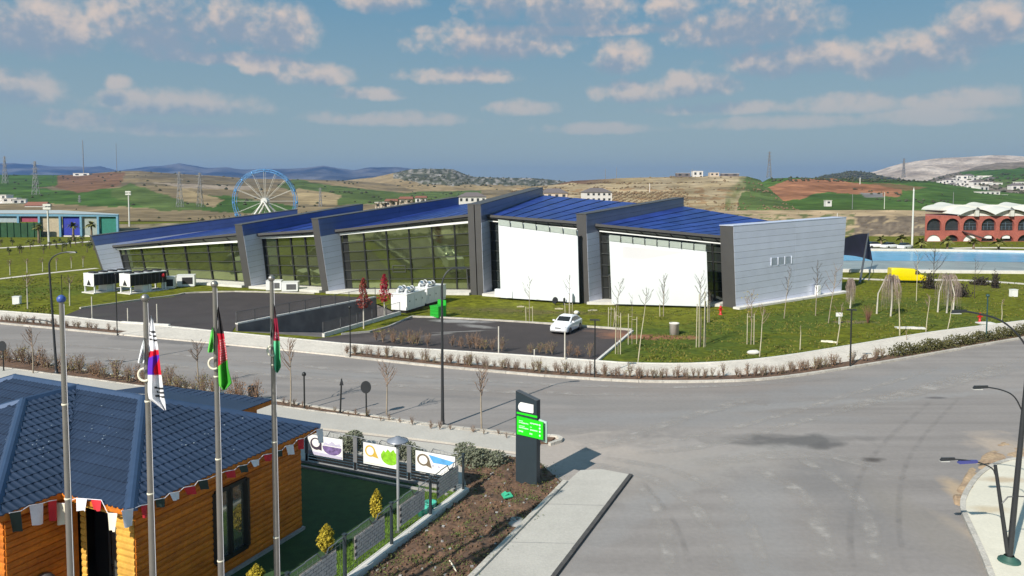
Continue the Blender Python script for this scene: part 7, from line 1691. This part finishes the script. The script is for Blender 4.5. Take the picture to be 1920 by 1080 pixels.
# ---- houses
m_hw = mat('house_white', (.62, .60, .57), .8, var=.08); m_hc = mat('house_cream', (.50, .42, .34), .8, var=.1); m_hr = mat('house_roof', (.14, .12, .12), .8, var=.15); m_hrd = mat('house_roof_red', (.22, .09, .06), .8, var=.15); m_win = mat('house_window', (.04, .045, .05), .3)
def hbox(px, yb, D, w, h, dpt, lab, m=None, roof='flat', nwin=3, floors=1, rz=0., group='white houses on the far slopes', name='house'):
    p = at(px, yb, D); r = empty(name, p, lab, 'house', group); mb = MB(); mb.box(p + up_z * (h / 2 - .5), (w, dpt, h + 1), rz); mb.build('wall', m or m_hw, r); rot = Matrix.Rotation(rz, 3, 'Z')
    if roof == 'hip':
        o = .5; e = [p + rot @ Vector((x * (w / 2 + o), y * (dpt / 2 + o), h)) for x, y in ((-1, -1), (1, -1), (1, 1), (-1, 1))]; t = [p + rot @ Vector((x * w * .22, 0, h + w * .16)) for x in (-1, 1)]
        mb = MB(); mb.add(e + t, [(0, 1, 5, 4), (1, 2, 5), (2, 3, 4, 5), (3, 0, 4), (3, 2, 1, 0)]); mb.build('roof', m_hr, r)
    elif roof == 'red':
        o = .5; e = [p + rot @ Vector((x * (w / 2 + o), y * (dpt / 2 + o), h)) for x, y in ((-1, -1), (1, -1), (1, 1), (-1, 1))]; t = [p + rot @ Vector((x * w * .5, 0, h + w * .18)) for x in (-1, 1)]; mb = MB(); mb.add(e + t, [(0, 1, 5, 4), (1, 2, 5), (2, 3, 4, 5), (3, 0, 4)]); mb.build('roof', m_hrd, r)
    else: mb = MB(); mb.box(p + up_z * (h + .12), (w + .5, dpt + .5, .24), rz); mb.build('roof', m_lime, r)
    for fl in range(floors):
        for k in range(nwin):
            q = p + rot @ Vector((w * ((k + .5) / nwin - .5), -dpt / 2 - .03, h * (fl + .58) / floors)); mb = MB(); mb.box(q, (w / nwin * .42, .06, h / floors * .42), rz); mb.build('window', m_win, r)
    return r
hbox(1118, 379, 420, 15, 5.6, 11, 'white two-storey house with dark hip roof behind the blue roof', roof='hip', nwin=5, floors=2, group=None, rz=.15)
hbox(1038, 373, 400, 15, 3.2, 9, 'long low house with grey roof beside the two-storey one', m_hc, 'hip', 4, group=None, rz=-.1)
hbox(885, 382, 380, 14, 3.6, 8, 'long white house just above the tallest fin', roof='hip', nwin=5, group=None, rz=.1)
for (px, yb, w, lab, m, rf_) in ((735, 388, 5.5, 'cream house at the left of the tree group behind the hall', m_hc, 'red'), (762, 384, 6, 'tan house in the middle of the tree group', m_hc, 'red'), (790, 382, 5, 'small cream house at the right of the tree group', m_hw, 'red'), (716, 391, 5.5, 'pinkish house lowest in the tree group', m_hc, 'flat')): hbox(px, yb, 350, w, 2.8, 5, lab, m, rf_, 2, group='houses among trees behind the hall')
for (px, yb, w, h, lab, m) in ((1280, 332, 16, 4.5, 'dark low shed on the ridge', m_hr), (1307, 332, 12, 7, 'white shed on the ridge beside a mast', m_hw), (1338, 331, 11, 4.5, 'cream shed on the ridge', m_hc), (1368, 331, 20, 3.4, 'long dark shed at the right end of the ridge', m_hr)): hbox(px, yb, 890, w, h, 8, lab, m, 'flat', 2, group=None, name='shed')
VIL = [(1778, 345, 12, 5), (1790, 341, 11, 5), (1803, 338, 14, 6), (1816, 336, 13, 5), (1830, 340, 14, 5), (1845, 338, 18, 6), (1858, 343, 13, 5), (1812, 346, 12, 5), (1798, 349, 10, 4), (1828, 350, 12, 5), (1848, 350, 12, 5), (1866, 352, 12, 5), (1784, 353, 9, 4), (1898, 349, 15, 6), (1912, 352, 12, 6), (1905, 358, 13, 5), (1822, 358, 11, 5), (1840, 360, 10, 5), (1793, 360, 9, 4), (1765, 346, 9, 4), (1870, 345, 10, 4)]
for i, (px, yb, w, h) in enumerate(VIL): hbox(px, yb, 1080 + (352 - yb) * 22, w * 1.35, h * 1.4, 8, 'small white village house ' + ('at the upper left' if px < 1812 and yb < 347 else 'at the lower left' if px < 1815 else 'in the upper middle' if px < 1866 and yb < 345 else 'in the lower middle' if px < 1868 else 'at the right') + ' of the hillside village', roof='flat' if i % 3 else 'hip', nwin=2, group='white houses of the hillside village', rz=.3 * math.sin(i * 2.3))
for (px, yb, w, h, lab) in ((1850, 373, 20, 7, 'large white two-storey house in front of the village'), (1874, 375, 10, 5, 'white annex right of the large village house'), (1913, 383, 16, 7, 'white house at the right edge above the arcade roof'), (1796, 371, 9, 4, 'small pale house lowest at the left of the village'), (1909, 333, 18, 6, 'white building on the green field at the right edge')): hbox(px, yb, 720 if yb > 340 else 1700, w if yb > 340 else w * 2, h, 9, lab, nwin=4, floors=2 if h > 6 else 1, group=None, rz=.1)
for i, (px, yb, w, h) in enumerate(((8, 374, 12, 4), (22, 380, 14, 4), (38, 384, 12, 5), (52, 389, 14, 4), (12, 390, 14, 4), (30, 395, 14, 4), (70, 394, 16, 5), (4, 384, 10, 4))): hbox(px, yb, 480, w * .6, h * .7, 7, 'grey-white house of the settlement behind the sports hall', m_lime if i % 2 else m_hw, 'flat', 2, group='settlement behind the sports hall', rz=.2 * i)
hbox(72, 398, 440, 12, 4, 6, 'house with a dark red roof at the left settlement', m_hw, 'red', 3, group=None)
hbox(155, 331, 1400, 30, 6, 10, 'small white station beside the radio masts', nwin=2, group=None); hbox(1552, 384, 460, 3.6, 2.6, 3, 'white hut in the green field', nwin=1, group=None, name='hut')
# ---- distant trees
m_tr = mat('dark_tree', (.05, .062, .025), .9, var=.4, scale=.4); m_tr2 = mat('olive_tree', (.085, .085, .035), .9, var=.4, scale=.4)
def far_tree(px, yb, yt, D, lab, w=.6, m=None, group='trees behind the hall', n=160):
    p = at(px, yb, D); H = at(px, yt, D).z - p.z; r = empty('tree', p, lab, 'tree', group); mb = MB(); mb.tube([p - up_z * .3, p + up_z * H * .6], [H * .05, H * .02], 6); mb.build('trunk', m_bark, r); rnd = random.Random(int(px * 3 + yb)); mb = MB(); lobes = [(Vector((rnd.gauss(0, .22) * w * H, rnd.gauss(0, .2) * w * H, H * rnd.uniform(.4, .82))), H * w * rnd.uniform(.16, .30)) for _ in range(6)]
    def fn():
        c, rr_ = rnd.choice(lobes); d = Vector((rnd.gauss(0, 1), rnd.gauss(0, 1), rnd.gauss(0, 1))).normalized(); return p + c + d * rr_ * rnd.random() ** .4
    st_ = random.getstate(); leaf_cloud(mb, fn, n, H * .055); random.setstate(st_); mb.build('crown', m or m_tr, r)
for i in range(26):
    px = 705 + i * 4.2 + random.uniform(-3, 3); far_tree(px, 389 - (px - 705) * .05, 376 - (px - 705) * .06 + random.uniform(-2, 3), 338 + random.uniform(-8, 22), 'small dark tree among the houses behind the hall', .7, m_tr if i % 2 else m_tr2, 'trees among the houses behind the hall', 110)
for i in range(34):
    px = 395 + i * 9 + random.uniform(-3, 3); far_tree(px, 414 - i * .35, 402 - i * .3 + random.uniform(-2, 3), 300 + i * 2, 'small dark tree behind the left roofs, ' + ('left of the ferris wheel' if px < 440 else 'below the ferris wheel' if px < 555 else 'right of the ferris wheel'), .45, m_tr, 'tree line behind the left roofs', 70)
for i in range(22):
    px = 4 + i * 10 + random.uniform(-4, 4); yb = 462 + random.uniform(-4, 16); far_tree(px, yb, yb - random.uniform(12, 24), 18200 / (yb - 355), 'bushy tree before the sports hall, ' + ('at the left edge' if px < 60 else 'near the floodlight mast' if px < 120 else 'before the blue panel' if px < 165 else 'near the hall roof'), .7, m_tr if i % 3 else m_tr2, 'trees before the sports hall', 130)
for i in range(16):
    px = 1640 + i * 18 + random.uniform(-6, 6); yb = 462 + random.uniform(-2, 4); far_tree(px, yb, yb - random.uniform(6, 12), 18200 / (yb - 355), 'low shrub on the green strip between arcade and pool', .9, m_tr2, 'shrubs before the arcade', 80)
for i in range(40):
    px = random.uniform(1600, 1735); yb = random.uniform(408, 434); far_tree(px, yb, yb - random.uniform(2.5, 5), lerp(330, 225, (yb - 396) / 40), 'scrubby bush on the cut earth bank behind the pool', 1.1, mat('dry_bush', (.12, .09, .06), .9, var=.3, scale=.5), 'bushes on the earth bank', 50)
for i in range(30):
    px = random.uniform(1765, 1920); yb = random.uniform(338, 376); far_tree(px, yb, yb - random.uniform(3, 6), 1060 + (352 - yb) * 22, 'dark tree between the village houses', .8, m_tr, 'trees in the hillside village', 60)
# parked white cars by the pool, far off
for i, (px, py) in enumerate(((1640, 465), (1668, 466), (1697, 467))):
    r = empty('far_car', (0, 0, 0), 'white car parked beyond the pool left of the white mast', 'car', 'cars parked beyond the pool'); mb = MB(); ring_loft(mb, [(2.1, .35, .7, .75, .1), (1.6, .2, .85, .85, .14), (.8, .2, .95, .86, .14), (-1.6, .2, .95, .86, .14), (-2.1, .3, .85, .78, .1)]); mb.build('body', m_carw, r); mb = MB(); ring_loft(mb, [(1., .8, .95, .75, .05), (.3, .8, 1.4, .68, .12), (-.9, .8, 1.42, .68, .12), (-1.7, .8, .98, .74, .05)]); mb.build('cabin', m_carg, r)
    for s in (-1, 1):
        for x in (1.3, -1.3): wheel(r, x, s * .8)
    finish(r, G(px, py), .15 + .25 * i); r['label'] = ('white car nearest the sail beyond the pool', 'white car in the middle of the three beyond the pool', 'white car nearest the white mast beyond the pool')[i]
# dark canvas mounds near the path on the right
for (px, py, w, h, lab) in ((1742, 541, 2.3, 2.0, 'dark ragged mound left of the broad weeping tree'), (1838, 534, 2.6, 1.1, 'low black mound by the far path'), (1866, 540, .9, 1.9, 'upright dark wrapped shrub by the far path'), (1800, 556, 2.4, 1.6, 'dark brush pile right under the broad weeping tree')):
    p = G(px, py); r = empty('brush_pile', p, lab, 'brush pile', 'dark mounds by the far path'); mb = MB(); leaf_cloud(mb, lambda: p + Vector((random.gauss(0, w * .2), random.gauss(0, w * .2), abs(random.gauss(0, h * .4)))), 700, .12); mb.build('brush', mat('dark_brush', (.035, .028, .022), .9, var=.3), r)['kind'] = 'stuff'
    mb = MB(); [mb.tube([p + Vector((random.gauss(0, w * .2), random.gauss(0, w * .2), 0)), p + Vector((random.gauss(0, w * .3), random.gauss(0, w * .2), h))], .03, 4) for _ in range(10)]; mb.build('sticks', m_dtw, r)

# ================================================================== SCRUB ON THE HILLS
m_scr = mat('scrub_leaf', (.05, .055, .028), .95, var=.4, scale=.05); m_scr2 = mat('dry_scrub', (.16, .11, .06), .95, var=.3, scale=.05)
def scrub(idx, n, smin, smax, keep, m, lab):
    vs, nv, nb2 = HILLV[idx]; rnd = random.Random(idx + n); mb = MB(); c = 0; tries = 0; mm = nv + nb2 + 1
    while c < n and tries < n * 30:
        tries += 1; i = rnd.randrange(len(vs) - mm - 1); j = i % mm
        if j >= nv: continue
        p = vs[i].lerp(vs[i + mm], rnd.random()).lerp(vs[i + 1], rnd.random() * .5); q = rowof(p.x, p.y, p.z)
        if not keep(q[0], q[1], p, rnd): continue
        s = rnd.uniform(smin, smax) * max(.4, min(1., p.y / 800)); k = [Vector((s * rnd.uniform(.7, 1.3), 0, s * .3)), Vector((-s * rnd.uniform(.7, 1.3), 0, s * .3)), Vector((0, s, s * .3)), Vector((0, -s, s * .3)), Vector((0, 0, s * rnd.uniform(.8, 1.3))), Vector((0, 0, -s * .4))]
        mb.add([p + v for v in k], [(0, 2, 4), (2, 1, 4), (1, 3, 4), (3, 0, 4), (2, 0, 5), (1, 2, 5), (3, 1, 5), (0, 3, 5)]); c += 1
    o = mb.build('scrub', m); tag(o, lab, 'scrub', kind='stuff')
def hedgy(px, py, p, rnd): return nz2(p.x, p.y, 70., 3.) > .32 or (rnd.random() < .05)
scrub(1, 420, 1.0, 2.6, hedgy, m_scr, 'scattered scrub and hedgerows on the left hill')
scrub(2, 260, 1.2, 3.2, lambda px, py, p, rnd: px > 740 and py < 352, m_scr, 'dark scrub covering the rocky knoll')
scrub(3, 1100, .6, 1.3, lambda px, py, p, rnd: 1140 < px < 1290 and 360 < py < 388 and (int(px / 6 + py / 3) % 2 == 0), m_scr2, 'rows of dry plants on the terraced slope')
scrub(3, 500, .6, 1.8, hedgy, m_scr2, 'dry tufts over the terraced slope')
scrub(4, 350, 1., 2.4, lambda px, py, p, rnd: py < 341 or nz2(p.x, p.y, 60., 8.) > .42, m_scr, 'scattered scrub on the red and green hill')
scrub(5, 900, 1.5, 3.6, lambda px, py, p, rnd: py > 326 and nz2(p.x, p.y, 90., 2.) > -.1, m_scr, 'scrub and trees round the hillside village')
scrub(7, 500, 2.5, 5., lambda px, py, p, rnd: py < 336, m_scr, 'wooded top of the dark shoulder before the chalk ridge')
scrub(8, 500, .25, .7, lambda px, py, p, rnd: nz2(p.x, p.y, 10., 2.) > .05, m_scr2, 'dry tufts on the cut earth bank')

# ================================================================== LAWN TUFTS
tf = MB(); rnd = random.Random(5)
ROADL = [(p.x, p.y) for p in lo]
def on_lawn(px, py): return far_upper(px) - 3 > py and not (560 < px < 1190 and py > 590) and not (100 < px < 760 and 545 < py)
c = 0
while c < 7000:
    px = rnd.choice((rnd.uniform(-30, 200), rnd.uniform(830, 1950), rnd.uniform(1100, 1950))); py = rnd.uniform(520, 690)
    if not on_lawn(px, py): continue
    p = G(px, py)
    if 830 < px < 1380 and py < 582: continue
    if 1380 <= px < 1590 and py < 582 - (px - 1380) * .155: continue
    if nz2(p.x, p.y, 3.5, 2.) < -.08: continue
    c += 1; h = rnd.uniform(.06, .16); mi = rnd.randrange(3)
    for _ in range(2):
        a = rnd.random() * 6.28; q = p + Vector((rnd.gauss(0, .1), rnd.gauss(0, .1), 0)); d = Vector((math.cos(a), math.sin(a), 0)) * rnd.uniform(.04, .09); tf.add([q - d, q + d, q + Vector((rnd.gauss(0, .05), rnd.gauss(0, .05), h))], [(0, 1, 2)], mi)
o = tf.build('lawn_tufts', [mat('tuft_green', (.10, .125, .014), .95, var=.2), mat('tuft_dark', (.06, .085, .012), .95, var=.2), mat('tuft_dry', (.17, .15, .03), .95, var=.2)]); tag(o, 'uneven tufts of grass over the lawns round the hall', 'grass', kind='stuff')
# ================================================================== AIR
hz = bpy.data.materials.new('haze'); hz.use_nodes = True; hn = hz.node_tree
for n in list(hn.nodes):
    if n.type == 'BSDF_PRINCIPLED': hn.nodes.remove(n)
pvn = hn.nodes.new('ShaderNodeVolumePrincipled'); pvn.inputs['Color'].default_value = (.22, .46, 1., 1); pvn.inputs['Density'].default_value = 7.0e-5; pvn.inputs['Anisotropy'].default_value = .2
hn.links.new(pvn.outputs[0], next(n for n in hn.nodes if n.type == 'OUTPUT_MATERIAL').inputs['Volume'])
hb = MB(); hb.box((0, 5600, 175), (26000, 12800, 360)); ho = hb.build('haze', hz); ho['kind'] = 'stuff'
